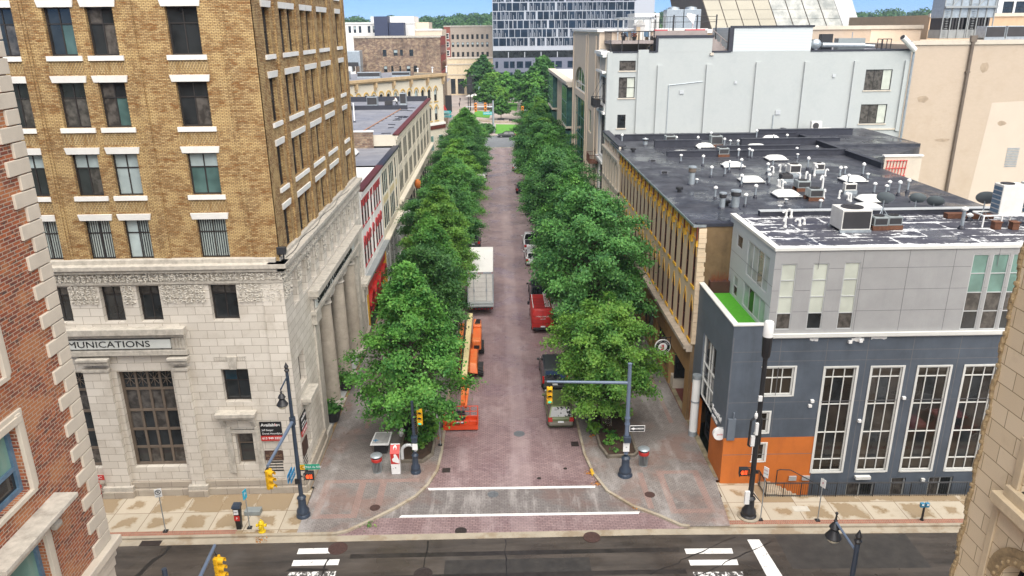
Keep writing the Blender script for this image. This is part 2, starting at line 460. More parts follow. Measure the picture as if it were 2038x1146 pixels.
sl = bpy.data.lights.new('sun', 'SUN'); sl.energy = 5.0; sl.angle = R(85); sl.color = (1, .95, .88)
so = bpy.data.objects.new('sun', sl); C.objects.link(so)
sd = Vector((math.sin(SUN_AZ) * math.cos(SUN_EL), math.cos(SUN_AZ) * math.cos(SUN_EL), math.sin(SUN_EL)))
so.rotation_euler = sd.to_track_quat('Z', 'Y').to_euler(); so.location = (40, -20, 80)
vs = scene.view_settings; vs.view_transform = 'Standard'; vs.look = 'None'; vs.gamma = 1; vs.exposure = .93; vs.use_curve_mapping = False
scene.cycles.max_bounces = 5; scene.cycles.diffuse_bounces = 3; scene.cycles.glossy_bounces = 3; scene.cycles.transmission_bounces = 2; scene.cycles.transparent_max_bounces = 6

def gz(x, y=30): return -.017 * (x - 8) if x > 8 and y < 39.3 else 0.0

def asphalt():
 m, nt, b = _new('worn_asphalt')
 uv, pos = boxmap(nt)
 c = mix(nt, ramp(nt, noise(nt, pos, .3, 8, .72, (.35, 2.2, 1)), .36, .64), (.025, .0205, .017), (.085, .07, .058))
 c = mix(nt, math_(nt, 'MULTIPLY', ramp(nt, noise(nt, pos, 60, 2), .55, .75), .4), c, (.11, .10, .09))
 c = mix(nt, math_(nt, 'MULTIPLY', ramp(nt, noise(nt, pos, .8, 5, .7), .62, .72), .5), c, (.016, .013, .011))
 c = mix(nt, math_(nt, 'MULTIPLY', ramp(nt, noise(nt, pos, .22, 3, .5), .6, .7), .4), c, (.11, .105, .1))
 nt.links.new(c, b.inputs['Base Color'])
 r = nt.nodes.new('ShaderNodeMapRange'); r.inputs[1].default_value = .42; r.inputs[2].default_value = .6; r.inputs[3].default_value = .7; r.inputs[4].default_value = .2
 nt.links.new(noise(nt, pos, .25, 4), r.inputs[0]); nt.links.new(r.outputs[0], b.inputs['Roughness'])
 bump(nt, b, noise(nt, pos, 45, 3), .35, .01)
 return m
ASPH = asphalt()
PATCH = M('newer_asphalt_patch', (.03, .027, .025), .55, var=.35, scale=2, col2=(.05, .045, .04)); TRACK = M('polished_tyre_track', (.042, .036, .032), .35, var=.5, scale=1.2)
ASPH_L = M('light_asphalt', (.19, .2, .21), .6, var=.2, scale=.3)

def paver(name, c1, c2, mortar, bw, bh, ms, pale, palef, dark, red=None, wet=.3, stretch=(.5, .16, 1), rot=False, lanes=False):
 m, nt, b = _new(name)
 uv, pos = boxmap(nt)
 v = uv
 if rot:
  mp = nt.nodes.new('ShaderNodeMapping'); mp.inputs['Rotation'].default_value = (0, 0, R(rot)); nt.links.new(uv, mp.inputs[0]); v = mp.outputs[0]
 t = nt.nodes.new('ShaderNodeTexBrick'); t.offset = .5
 t.inputs['Scale'].default_value = 1; t.inputs['Brick Width'].default_value = bw; t.inputs['Row Height'].default_value = bh
 t.inputs['Mortar Size'].default_value = ms; t.inputs['Mortar Smooth'].default_value = .4
 t.inputs['Color1'].default_value = rgb(c1); t.inputs['Color2'].default_value = rgb(c2); t.inputs['Mortar'].default_value = rgb(mortar)
 nt.links.new(v, t.inputs['Vector']); c = t.outputs['Color']
 if red: c = mix(nt, math_(nt, 'MULTIPLY', ramp(nt, noise(nt, pos, .3, 4, .6), .5, .62), .6), c, red)
 c = mix(nt, math_(nt, 'MULTIPLY', ramp(nt, noise(nt, pos, 1.2, 6, .72, stretch), .5, .66), palef), c, pale)
 c = mix(nt, math_(nt, 'MULTIPLY', ramp(nt, noise(nt, pos, .5, 5, .7), .55, .7), .5), c, dark)
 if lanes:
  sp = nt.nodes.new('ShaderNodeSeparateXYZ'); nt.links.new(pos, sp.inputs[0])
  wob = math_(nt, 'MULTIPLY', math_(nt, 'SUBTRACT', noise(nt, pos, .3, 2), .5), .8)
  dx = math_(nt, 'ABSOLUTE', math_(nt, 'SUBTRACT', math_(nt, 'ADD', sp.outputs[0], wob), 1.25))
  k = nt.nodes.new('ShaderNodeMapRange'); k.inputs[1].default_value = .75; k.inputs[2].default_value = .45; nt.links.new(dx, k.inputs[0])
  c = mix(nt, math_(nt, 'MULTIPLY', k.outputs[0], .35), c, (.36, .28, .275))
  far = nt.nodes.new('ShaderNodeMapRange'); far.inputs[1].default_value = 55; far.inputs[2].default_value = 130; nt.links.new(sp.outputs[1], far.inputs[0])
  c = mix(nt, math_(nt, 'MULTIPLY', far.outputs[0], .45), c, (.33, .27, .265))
 nt.links.new(c, b.inputs['Base Color'])
 r = nt.nodes.new('ShaderNodeMapRange'); r.inputs[1].default_value = .4; r.inputs[2].default_value = .62; r.inputs[3].default_value = .8; r.inputs[4].default_value = wet
 nt.links.new(noise(nt, pos, .3, 5, .6), r.inputs[0]); nt.links.new(r.outputs[0], b.inputs['Roughness'])
 bump(nt, b, math_(nt, 'SUBTRACT', 1.0, t.outputs['Fac']), .3, .01)
 return m
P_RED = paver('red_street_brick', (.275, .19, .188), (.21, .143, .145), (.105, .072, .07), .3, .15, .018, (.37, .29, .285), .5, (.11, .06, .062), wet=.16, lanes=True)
P_GREY = paver('grey_sidewalk_paver', (.195, .172, .16), (.25, .222, .205), (.08, .07, .063), .24, .12, .014, (.42, .4, .385), .5, (.10, .085, .08), red=(.24, .155, .13), wet=.2)
P_XING = paver('grey_crossing_paver', (.2, .18, .17), (.16, .14, .135), (.09, .08, .075), .3, .15, .016, (.42, .39, .37), .5, (.08, .07, .065), red=(.18, .12, .105), wet=.35, stretch=(1.4, .25, 1))
P_BAND = paver('pale_red_band_paver', (.31, .205, .175), (.26, .18, .155), (.13, .1, .09), .2, .1, .014, (.4, .36, .33), .5, (.17, .12, .11), wet=.5)
P_STRIP = brick('kerb_side_red_brick', (.33, .13, .08), (.24, .09, .06), (.3, .22, .16), .1, .2, .016, stain=.2)

def slabs():
 m, nt, b = _new('wet_patched_concrete_slabs')
 uv, pos = boxmap(nt)
 t = nt.nodes.new('ShaderNodeTexBrick'); t.offset = 0
 t.inputs['Scale'].default_value = 1; t.inputs['Brick Width'].default_value = 1.95; t.inputs['Row Height'].default_value = 1.75
 t.inputs['Mortar Size'].default_value = .022; t.inputs['Mortar Smooth'].default_value = .3
 t.inputs['Color1'].default_value = rgb((.45, .39, .30)); t.inputs['Color2'].default_value = rgb((.40, .35, .27)); t.inputs['Mortar'].default_value = rgb((.17, .12, .08))
 mp = nt.nodes.new('ShaderNodeMapping'); mp.inputs['Location'].default_value = (.6, -.3, 0); nt.links.new(uv, mp.inputs[0]); nt.links.new(mp.outputs[0], t.inputs['Vector'])
 sp = nt.nodes.new('ShaderNodeSeparateXYZ'); nt.links.new(mp.outputs[0], sp.inputs[0])
 fu = math_(nt, 'DIVIDE', sp.outputs[0], 1.95); fv = math_(nt, 'DIVIDE', sp.outputs[1], 1.75)
 e = [math_(nt, 'PINGPONG', math_(nt, 'FRACT', q), .5) for q in (fu, fv)]
 wn = nt.nodes.new('ShaderNodeTexWhiteNoise'); cb = nt.nodes.new('ShaderNodeCombineXYZ'); nt.links.new(math_(nt, 'FLOOR', fu), cb.inputs[0]); nt.links.new(math_(nt, 'FLOOR', fv), cb.inputs[1]); nt.links.new(cb.outputs[0], wn.inputs['Vector'])
 d = math_(nt, 'SUBTRACT', math_(nt, 'ADD', math_(nt, 'MINIMUM', *e), math_(nt, 'MULTIPLY', noise(nt, pos, .9, 6, .68), .95)), math_(nt, 'MULTIPLY', wn.outputs['Value'], .5))
 s = ramp(nt, d, .3, .4)
 c = mix(nt, math_(nt, 'MULTIPLY', s, .75), t.outputs['Color'], (.24, .165, .085))
 c = mix(nt, math_(nt, 'MULTIPLY', ramp(nt, noise(nt, pos, 2.5, 5), .55, .7), .25), c, (.3, .24, .17))
 nt.links.new(c, b.inputs['Base Color'])
 r = nt.nodes.new('ShaderNodeMapRange'); r.inputs[3].default_value = .8; r.inputs[4].default_value = .25
 nt.links.new(s, r.inputs[0]); nt.links.new(r.outputs[0], b.inputs['Roughness'])
 return m
SLABS = slabs()
ROADW = M('worn_white_road_paint', (.78, .77, .74), .6, var=.08, stain=.8, stain_col=(.12, .11, .1), sc=(4, 4, 4), lo=.6, hi=.64)
ROADW2 = M('clean_white_road_paint', (.78, .77, .74), .6, var=.08)
ROADW3 = M('scraped_white_road_paint', (.78, .77, .74), .6, var=.08, stain=1, stain_col=(.07, .065, .06), sc=(5, 3, 4), lo=.47, hi=.5)

def sheet(name, x0, x1, y0, y1, z, mat, kind='structure', t=0):
 """flat sheet that follows the fall of the cross street"""
 mb = MB()
 xs = [x0] + ([8.0] if x0 < 8 < x1 else []) + [x1]
 for a, b in zip(xs[:-1], xs[1:]):
  if t: mb.hexa([(a, y0, z - t + gz(a, y0)), (b, y0, z - t + gz(b, y0)), (b, y1, z - t + gz(b, y0)), (a, y1, z - t + gz(a, y0))],
                      [(a, y0, z + gz(a, y0)), (b, y0, z + gz(b, y0)), (b, y1, z + gz(b, y0)), (a, y1, z + gz(a, y0))])
  else: mb.quad((a, y0, z + gz(a, y0)), (b, y0, z + gz(b, y0)), (b, y1, z + gz(b, y0)), (a, y1, z + gz(a, y0)))
 return tag(mb.build(name, mat), kind=kind)
GR = M('far_ground', (.11, .14, .09), .9, var=.4, scale=.02)
mb = MB(); mb.quad((-3000, -500, -2.6), (3000, -500, -2.6), (3000, 5000, -2.6), (-3000, 5000, -2.6)); tag(mb.build('ground', GR), kind='structure')
RZ = -.12
sheet('cross_road', -90, 90, 23.5, 34.3, RZ, ASPH)
sheet('gutter', -90, 90, 34.3, 34.8, RZ + .015, CONC, t=.1)
sheet('near_pavement', -90, -4.4, -40, 23.5, 0, SLABS, t=.3); sheet('near_pavement', 5.6, 90, -40, 23.5, 0, SLABS, t=.3)
sheet('south_road', -4.4, 5.6, -40, 23.5, RZ - .004, P_RED)
KL = [(-9.2, 34.8), (-8.45, 35.08), (-7.18, 36.11), (-6.12, 37.06), (-5.02, 38.21), (-4.39, 39.38), (-3.92, 40.98), (-3.78, 43.26), (-3.78, 48), (-3.7, 175)]
KR = [(10.3, 34.8), (9.81, 34.95), (8.76, 35.88), (7.44, 36.83), (6.2, 38.37), (5.6, 40.27), (5.3, 42.5), (5.25, 45.9), (5.2, 175)]
def kerb_band(name, pts, w, side):
 mb = MB(); n = len(pts); inn = []
 for i, (x, y) in enumerate(pts):
  a = Vector(pts[max(0, i - 1)]); b = Vector(pts[min(n - 1, i + 1)]); d = (b - a).normalized()
  nx, ny = -d.y * side, d.x * side
  inn.append((x + nx * w, y + ny * w))
 for i in range(n - 1):
  a, b, c, d = pts[i], pts[i + 1], inn[i + 1], inn[i]
  mb.hexa([(*a, -.2), (*b, -.2), (*c, -.2), (*d, -.2)], [(*a, .012), (*b, .012), (*c, .012), (*d, .012)])
 return tag(mb.build(name, CONC, bevel=.02), kind='structure'), inn
_, il = kerb_band('kerb', KL, .17, 1)
_, ir = kerb_band('kerb', KR, .17, -1)
mb = MB(); mb.poly([(x, y, 0) for x, y in [(-11.25, 34.8), (-9.1, 34.8)] + il[1:] + [(-11.55, 175), (-11.55, 39.2), (-11.3, 39.2)]]); tag(mb.build('pavement', P_GREY), kind='structure')
mb = MB(); mb.poly([(x, y, 0) for x, y in [(12.55, 34.8), (12.95, 39.2), (13.3, 39.3), (13.3, 47), (13.25, 175)] + ir[::-1][:-1] + [(10.2, 34.8)]]); tag(mb.build('pavement', P_GREY), kind='structure')
sheet('pavement_slabs', -90, -11.25, 35.38, 39.35, .0, SLABS); sheet('pavement_slabs', 12.56, 90, 35.38, 37.6, .0, SLABS); sheet('pavement_slabs', 12.9, 15.45, 37.6, 39.1, .0, SLABS)
sheet('brick_strip', -90, -14.6, 35.0, 35.38, .0, P_STRIP); sheet('brick_strip', 12.56, 90, 35.0, 35.38, .0, P_STRIP); sheet('pavement_slabs', -14.6, -11.25, 34.8, 35.38, .0, SLABS)
sheet('kerb', -90, -9.2, 34.8, 35.0, .01, CONC, t=.2); sheet('kerb', 10.3, 90, 34.8, 35.0, .01, CONC, t=.2)
mb = MB(); mb.quad((-9, 34.8, RZ), (10.2, 34.8, RZ), (10.2, 36.3, RZ), (-9, 36.3, RZ)); mb.quad((-9, 39.05, RZ), (10.2, 39.05, RZ), (10.2, 176, RZ), (-9, 176, RZ)); tag(mb.build('brick_street', P_RED), kind='structure')
mb = MB(); mb.quad((-9, 36.3, RZ), (10.2, 36.3, RZ), (10.2, 39.05, RZ), (-9, 39.05, RZ)); tag(mb.build('paved_crossing', P_XING), kind='structure')
def marking(pts, mat, z=RZ + .004, name='road_marking'):
 mb = MB(); mb.poly([(x, y, z + gz(x, 30)) for x, y in pts]); return tag(mb.build(name, mat), kind='structure')
marking([(-5.85, 36.32), (7.75, 36.2), (7.85, 36.42), (-5.7, 36.54)], ROADW2); marking([(-4.35, 38.95), (5.6, 38.85), (5.65, 39.08), (-4.45, 39.18)], ROADW2)
for y in (33.35, 32.42, 31.5, 30.55):
 marking([(-10.9, y), (-8.5, y + .0), (-8.5, y + .45), (-10.9, y + .45)] if y < 33 else [(-10.85, y), (-9.1, y), (-9.0, y + .45), (-10.85, y + .45)], (ROADW if y > 31.6 else ROADW3))
for y, mt in ((32.72, ROADW), (31.82, ROADW2), (30.9, ROADW3), (30.0, ROADW3)):
 marking([(9.62, y), (12.1, y), (12.15, y + .42), (9.62, y + .42)], mt)
marking([(13.2, 33.85), (13.85, 33.85), (14.15, 30.0), (13.3, 30.0)], ROADW)
TAR = M('tar_sealed_crack', (.02, .018, .017), .35)
def crack(pts, w):
 mb = MB(); L = []; Rr = []
 for i, (x, y) in enumerate(pts):
  a = Vector(pts[max(0, i - 1)]); b = Vector(pts[min(len(pts) - 1, i + 1)]); d = (b - a).normalized(); k = w * rnd.uniform(.4, 1.2)
  L.append((x - d.y * k, y + d.x * k)); Rr.append((x + d.y * k, y - d.x * k))
 for i in range(len(pts) - 1): mb.quad(*[(p[0], p[1], RZ + .005 + gz(p[0], 30)) for p in (L[i], L[i + 1], Rr[i + 1], Rr[i])])
 tag(mb.build('road_crack', TAR), kind='structure')
def wob(a, b, n, k):
 return [(a[0] + (b[0] - a[0]) * i / n + rnd.uniform(-k, k), a[1] + (b[1] - a[1]) * i / n + rnd.uniform(-k, k) * .3) for i in range(n + 1)]
crack(wob((-4.0, 34.2), (-4.05, 28), 14, .05), .05); crack(wob((.15, 34.2), (.2, 28), 16, .06), .035); crack(wob((-17.8, 34.2), (-19.2, 30), 8, .12), .12)
crack(wob((12.6, 34.1), (7.5, 31.2), 14, .12), .035); crack(wob((14.5, 33.7), (8.6, 30.4), 14, .12), .035); crack(wob((-9.1, 33), (-9.3, 30), 8, .05), .05)
mb = MB(); mb.poly([(-10.9, 32.28, RZ + .003), (-8.9, 32.15, RZ + .003), (-9.0, 31.98, RZ + .003), (-11.1, 32.02, RZ + .003)]); tag(mb.build('road_crack', TAR), kind='structure')
def band(x0, x1, y0, y1): mb = MB(); mb.quad((x0, y0, .004), (x1, y0, .004), (x1, y1, .004), (x0, y1, .004)); tag(mb.build('paver_band', P_BAND), kind='structure')
band(-10.75, -10.35, 36.6, 39.7); band(-10.75, -8.2, 36.2, 36.6); band(-10.75, -5.0, 39.7, 40.05); band(-8.6, -8.2, 36.6, 39.7); band(-7.35, -6.95, 37.3, 39.7)
band(9.55, 9.95, 36.4, 40.0); band(9.55, 12.1, 36.0, 36.4); band(11.75, 12.15, 36.4, 40.0); band(9.55, 12.15, 40.0, 40.35); band(8.35, 8.7, 36.5, 40.2)
for y in range(46, 172, 6):
 if y > 46: band(-9.4, -6.9, y, y + .3); band(9.3, 12.0, y, y + .3)
 band(-9.4, -9.1, y + .3, y + 4); band(11.7, 12.0, y + .3, y + 4)
mb = MB(); mb.box(-11.6, -11.42, 39.2, 175, -.1, .03); tag(mb.build('stone_edging', M('brown_edging_stone', (.3, .2, .1), .8, var=.4, scale=1.5)), kind='structure')
mb = MB(); mb.box(12.95, 13.28, 39.5, 175, -.1, .03); tag(mb.build('stone_edging', M('mossy_edging_stone', (.3, .25, .16), .8, var=.5, scale=1.2, col2=(.12, .1, .06))), kind='structure')
sheet('far_road', -90, 90, 176, 196, RZ, ASPH_L)
mb = MB(); mb.quad((-9, 174.5, RZ + .01), (10, 176.2, RZ + .01), (10, 177.0, RZ + .01), (-9, 175.3, RZ + .01)); tag(mb.build('road_marking', CONC), kind='structure')
PLAZA = M('plaza_paving', (.42, .36, .32), .75, var=.25, scale=.15, col2=(.3, .25, .23))
sheet('plaza', -60, 90, 196, 420, -.02, PLAZA)
def lawn(pts, name='lawn'):
 mb = MB(); mb.prism(pts, -.05, .12); tag(mb.build(name, GRASSY), kind='structure')
lawn([(-.2, 199.5), (11, 197.5), (13, 207), (8, 217), (0, 219)]); lawn([(-7, 240), (-2, 236), (-1.5, 252), (-6.8, 258)]); lawn([(3.5, 262), (7, 256), (8, 282), (4.5, 285)]); lawn([(-9, 300), (-4, 298), (-4, 330), (-9, 330)])
mb = MB()
for i in range(20):
 a = R(200 + i * 7); mb.box(4 + 9 * math.cos(a) - .6, 4 + 9 * math.cos(a) + .6, 232 + 9 * math.sin(a) - .4, 232 + 9 * math.sin(a) + .4, 0, .5)
tag(mb.build('curved_seat_wall', CONC), 'low curved concrete seat wall round the lawn in the plaza', 'wall')
def hill():
 mb = MB(); nx, ny = 40, 22
 def h(x, y):
  t = max(0, min(1, (y - 420) / 420)); u = max(0, (y - 900) / 1500); return -2.4 + t * t * (3 - 2 * t) * (29 + 4 * math.sin(x * .006 + 1) + 3 * math.sin(x * .017)) - 8 * u
 for j in range(ny + 1):
  for i in range(nx + 1):
   x = -1600 + 3200 * i / nx; y = 400 + 1500 * j / ny; mb.v.append((x, y, h(x, y)))
 for j in range(ny):
  for i in range(nx):
   a = j * (nx + 1) + i; mb.f.append((a, a + 1, a + nx + 2, a + nx + 1)); mb.m.append(0)
 tag(mb.build('hill', GR, smooth=True), kind='structure'); return h
hill_h = hill()
for x0, x1, y0, y1 in ((-3.0, 4.5, 30.2, 32.6), (14.8, 22, 31.5, 34.2), (-19, -12.5, 29, 31.6)): sheet('asphalt_patch', x0, x1, y0, y1, RZ + .002, PATCH)
for y in (32.9, 31.2): sheet('tyre_track', -8, 9.3, y, y + .34, RZ + .003, TRACK)
mb = MB(); mb.hexa([(5.55, 40.1, -.1), (5.72, 40.15, -.1), (5.66, 40.75, -.1), (5.5, 40.7, -.1)], [(5.55, 40.1, .018), (5.72, 40.15, .018), (5.66, 40.75, .018), (5.5, 40.7, .018)]); tag(mb.build('painted_kerb', M('kerb_yellow', (.7, .42, .03), .6)), kind='structure')
IRON = M('cast_iron', (.055, .042, .038), .55, .3, var=.4, scale=8); IRON_L = M('worn_iron', (.2, .21, .22), .5, .4, var=.3, scale=8); IRON_R = M('rusty_iron', (.07, .035, .028), .7, var=.4, scale=8)
def manhole(x, y, z, r, mat, label):
 mb = MB(); mb.lathe([(r, 0), (r, .012), (r * .86, .012), (r * .84, .006), (0.001, .006)], 24, (x, y, z), caps=False)
 for k in range(5):
  for j in range(5):
   px, py = (k - 2) * r * .3, (j - 2) * r * .3
   if px * px + py * py < (r * .75) ** 2: mb.box(x + px - r * .09, x + px + r * .09, y + py - r * .09, y + py + r * .09, z + .004, z + .012)
 tag(mb.build('manhole_cover', mat, loc=(x, y, z)), label, 'manhole cover')
manhole(1.25, 45.4, RZ, .38, IRON_L, 'pale round manhole cover in the red brick street beyond the crossing')
manhole(-.52, 38.4, RZ, .33, IRON_L, 'grey ring manhole cover in the paved crossing between the white lines')
manhole(8.7, 37.86, 0, .3, IRON_R, 'rusty round manhole cover in the right corner pavement')
manhole(-7.3, 37.14, 0, .3, IRON_R, 'rusty round manhole cover in the left corner pavement')
manhole(-2.28, 35.0, RZ, .33, IRON, 'black manhole cover in the red brick apron near the gutter')
manhole(4.84, 34.2, RZ + .02, .46, IRON_R, 'large rusty manhole cover straddling the concrete gutter')
manhole(-8.77, 33.75, RZ, .52, IRON_R, 'large rusty manhole cover at the end of the left crosswalk bars')
manhole(-4.05, 31.6, RZ, .48, IRON, 'dark manhole cover in the asphalt at the bottom of the photo')
manhole(4.0, 41.0, RZ, .12, IRON, 'small dark valve cap in the brick street by the right kerb'); manhole(2.3, 39.98, RZ, .13, IRON, 'small dark valve cap just beyond the white line')
def drain(x, y, z, w, d, label):
 mb = MB(); mb.box(x - w / 2, x + w / 2, y - d / 2, y - d / 2 + .05, z, z + .014); mb.box(x - w / 2, x + w / 2, y + d / 2 - .05, y + d / 2, z, z + .014)
 n = int(w / .09)
 for i in range(n + 1): mb.box(x - w / 2 + i * (w - .04) / n, x - w / 2 + i * (w - .04) / n + .04, y - d / 2 + .05, y + d / 2 - .05, z, z + .012)
 mb.quad((x - w / 2, y - d / 2, z + .003), (x + w / 2, y - d / 2, z + .003), (x + w / 2, y + d / 2, z + .003), (x - w / 2, y + d / 2, z + .003))
 tag(mb.build('drain_grate', IRON, loc=(x, y, z)), label, 'drain grate')
drain(4.9, 43.92, RZ, .5, .6, 'black square drain grate by the right kerb behind the green wagon'); drain(-3.45, 41.08, RZ, .5, .5, 'black square drain grate by the left kerb in front of the lift basket'); drain(-18.97, 34.5, RZ + .015, 1.1, .42, 'rusty drain grate in the left gutter below the parking sign')
def build_red_tower():
 b = thing('red_brick_building', 'red brick corner building with pale quoins and slate blue windows, nearest on the left', 'building', (-18, 5, 0))
 F = Fc('x+', -11.8); Y1 = 19.22
 ops = []
 for k in range(5):
  y1 = 16.5 - 3.55 * k
  for z0 in (5.9, 9.6, 15.2, 18.3, 21.6): ops.append((y1 - 1.5, y1, z0, z0 + (1.75 if z0 > 12 else 4.1 if z0 == 9.6 else 2.6)))
 ops = [o for o in ops if o[2] > 12 or o[2] < 6] + [(o[0], o[1], 11.75, 13.75) for o in ops if o[2] == 9.6]
 mb = MB(); wall(mb, F, -8, Y1 - .02, 11.62, 34, [o for o in ops if o[2] > 11], .3)
 mb.quad((-11.8, Y1 - .02, 11.62), (-30, Y1 - .02, 11.62), (-30, Y1 - .02, 34), (-11.8, Y1 - .02, 34)); mb.quad((-30, -8, 34), (-11.8, -8, 34), (-11.8, Y1, 34), (-30, Y1, 34)); mb.quad((-30, -8, 0), (-30, Y1, 0), (-30, Y1, 34), (-30, -8, 34)); mb.quad((-30, -8, 0), (-11.8, -8, 0), (-11.8, -8, 34), (-30, -8, 34))
 mb.build('brick_wall', RED, b)
 mb = MB(); z = 11.62; k = 0
 while z < 34:                     # quoins alternate long and short
  ln = .86 if k % 2 == 0 else .47
  mb.box(-11.86 - ln * .9, -11.735, Y1 - ln, Y1 + .05, z + .012, z + .39 - .012); k += 1; z += .395
 mb.build('quoin', CREAM, b, bevel=.015)
 mb = MB(); mb.box(-30, -11.7, -8, Y1 + .12, 11.0, 11.35); mb.box(-30, -11.55, -8, Y1 + .28, 11.35, 11.62); mb.box(-30, -11.74, -8, Y1 + .05, 10.7, 11.0)
 mb.build('stone_band', CREAM, b, bevel=.03)
 mb = MB(); wall(mb, F, -8, Y1, 0, 10.7, [o for o in ops if o[2] < 6], .35); mb.quad((-11.8, Y1, 0), (-30, Y1, 0), (-30, Y1, 10.7), (-11.8, Y1, 10.7)); mb.build('stone_base', CREAM, b)
 for (u0, u1, z0, z1) in ops:
  w = win(b, F, u0, u1, z0, z1, -.24, FRAME_B, 1, (.38,) if z0 > 12 else (.3,), .12, .1, [GLASS, GLASS_TEAL], (0, 1) if z0 > 12 else (1, 1), dep=.09)
  if z0 > 11:
   mb = MB()
   for d, e in ((.05, .32), (.1, .2)):
    F.box(mb, u0 - e, u0 - e + .18, z0 - .05, z1 + .3, -.02, d); F.box(mb, u1 + e - .18, u1 + e, z0 - .05, z1 + .3, -.02, d)
    F.box(mb, u0 - e, u1 + e, z1 + e - .18 + .05, z1 + e + .05, -.02, d + .01)
   F.box(mb, u0 - .18, u1 + .18, z0 - .14, z0 - .02, -.05, .09)
   mb.build('window_surround', CREAM, b, bevel=.01)
  if 15 < z0 < 16:               # hood over the window below
   mb = MB(); F.box(mb, u0 - .75, u1 + .85, z0 - .78, z0 - .66, 0, .62); F.box(mb, u0 - .62, u1 + .7, z0 - .9, z0 - .78, 0, .5); F.box(mb, u0 - .5, u1 + .55, z0 - 1.02, z0 - .9, 0, .22)
   for u in (u0 - .5, u1 + .3):
    for q in range(4): F.box(mb, u, u + .22, z0 - 1.04 - .1 * q, z0 - .94 - .1 * q, 0, .38 - .09 * q)
    mb.tube(F.p(u - .02, z0 - 1.35, .16), F.p(u + .24, z0 - 1.35, .16), .1, n=10)
   mb.build('window_hood', STONE_T, b, bevel=.01)
build_red_tower()

def build_buff_tower():
 b = thing('buff_stone_building', 'buff stone building with a carved rope moulding up its corner, nearest on the right', 'building', (18, 5, 0))
 F = Fc('x-', 13.0); Y1 = 17.72
 mb = MB(); ops = [(14.2, 15.95, 10.2, 13.1)] + [(9.6, 11.35, 10.2, 13.1), (5.0, 6.75, 10.2, 13.1)] + [(14.2, 15.95, 14.9, 17.2), (14.2, 15.95, 19, 21.3), (9.6, 11.35, 14.9, 17.2)]
 wall(mb, F, -8, Y1 - .08, -.6, 32, ops, .55)
 mb.quad((13, Y1 - .08, -.6), (32, Y1 - .08, -.6), (32, Y1 - .08, 32), (13, Y1 - .08, 32)); mb.quad((13, -8, 32), (32, -8, 32), (32, Y1, 32), (13, Y1, 32)); mb.quad((32, -8, 0), (32, Y1, 0), (32, Y1, 32), (32, -8, 32)); mb.quad((13, -8, 0), (32, -8, 0), (32, -8, 32), (13, -8, 32))
 for (u0, u1, z0, z1) in ops:
  if z1 < 14: arch_fill(mb, F, u0, u1, z1 - .875, z1, .55)
 mb.build('stone_wall', BUFF, b)
 mb = MB(); z = 0; k = 0
 while z < 30:                      # twisted rope with leaf bosses
  a = k * .8
  mb.ball((12.99 + .035 * math.cos(a), Y1 - .05 + .035 * math.sin(a), z), .075, .075, .13, 7)
  if k % 3 == 0: mb.ball((12.93, Y1 - .09, z + .05), .05, .07, .07, 6)
  z += .15; k += 1
 mb.build('rope_moulding', BUFF_T, b, smooth=True)
 for (u0, u1, z0, z1) in ops: win(b, F, u0, u1, z0, z1, -.5, FRAME_D, 2, (.5,), .1, .07, [GLASS])
 for (u0, u1, z0, z1) in ops:
  if z1 < 14:
   mb = MB()
   for r_, d in ((1.02, .1), (1.24, .06)):
    n = 14; um = (u0 + u1) / 2; zs = z1 - .875
    for i in range(n):
     a0, a1 = math.pi * i / n, math.pi * (i + 1) / n
     mb.hexa([F.p(um + (r_ - .12) * math.cos(a0), zs + (r_ - .12) * math.sin(a0), -.02), F.p(um + (r_ + .1) * math.cos(a0), zs + (r_ + .1) * math.sin(a0), -.02), F.p(um + (r_ + .1) * math.cos(a1), zs + (r_ + .1) * math.sin(a1), -.02), F.p(um + (r_ - .12) * math.cos(a1), zs + (r_ - .12) * math.sin(a1), -.02)],
       [F.p(um + (r_ - .12) * math.cos(a0), zs + (r_ - .12) * math.sin(a0), d), F.p(um + (r_ + .1) * math.cos(a0), zs + (r_ + .1) * math.sin(a0), d), F.p(um + (r_ + .1) * math.cos(a1), zs + (r_ + .1) * math.sin(a1), d), F.p(um + (r_ - .12) * math.cos(a1), zs + (r_ - .12) * math.sin(a1), d)])
   for i in range(12):
    a = math.pi * (i + .5) / 12; mb.ball(F.p(um + 1.0 * math.cos(a), zs + 1.0 * math.sin(a), .1), .06, .06, .06, 6)
   mb.build('arch_moulding', BUFF_T, b)
 for (u0, u1, z0, z1) in ops:
  mb = MB(); F.box(mb, u0 - .35, u1 + .35, z0 - .3, z0, -.1, .18); F.box(mb, u0 - .5, u1 + .4, z0 - .55, z0 - .3, 0, .1)
  F.box(mb, u0 - .3, u0 - .05, z0, z1 - .9, -.02, .08); F.box(mb, u1 + .05, u1 + .3, z0, z1 - .9, -.02, .08); mb.build('window_surround', BUFF_P, b, bevel=.02)
 mb = MB()
 F.box(mb, 13.6, 16.5, 14.3, 14.6, -.02, .35); F.box(mb, 13.7, 16.4, 14.1, 14.3, -.02, .2)
 F.box(mb, 16.5, 16.72, 0, 14.1, -.02, .05)
 mb.build('stone_trim', BUFF_P, b, bevel=.02)
build_buff_tower()

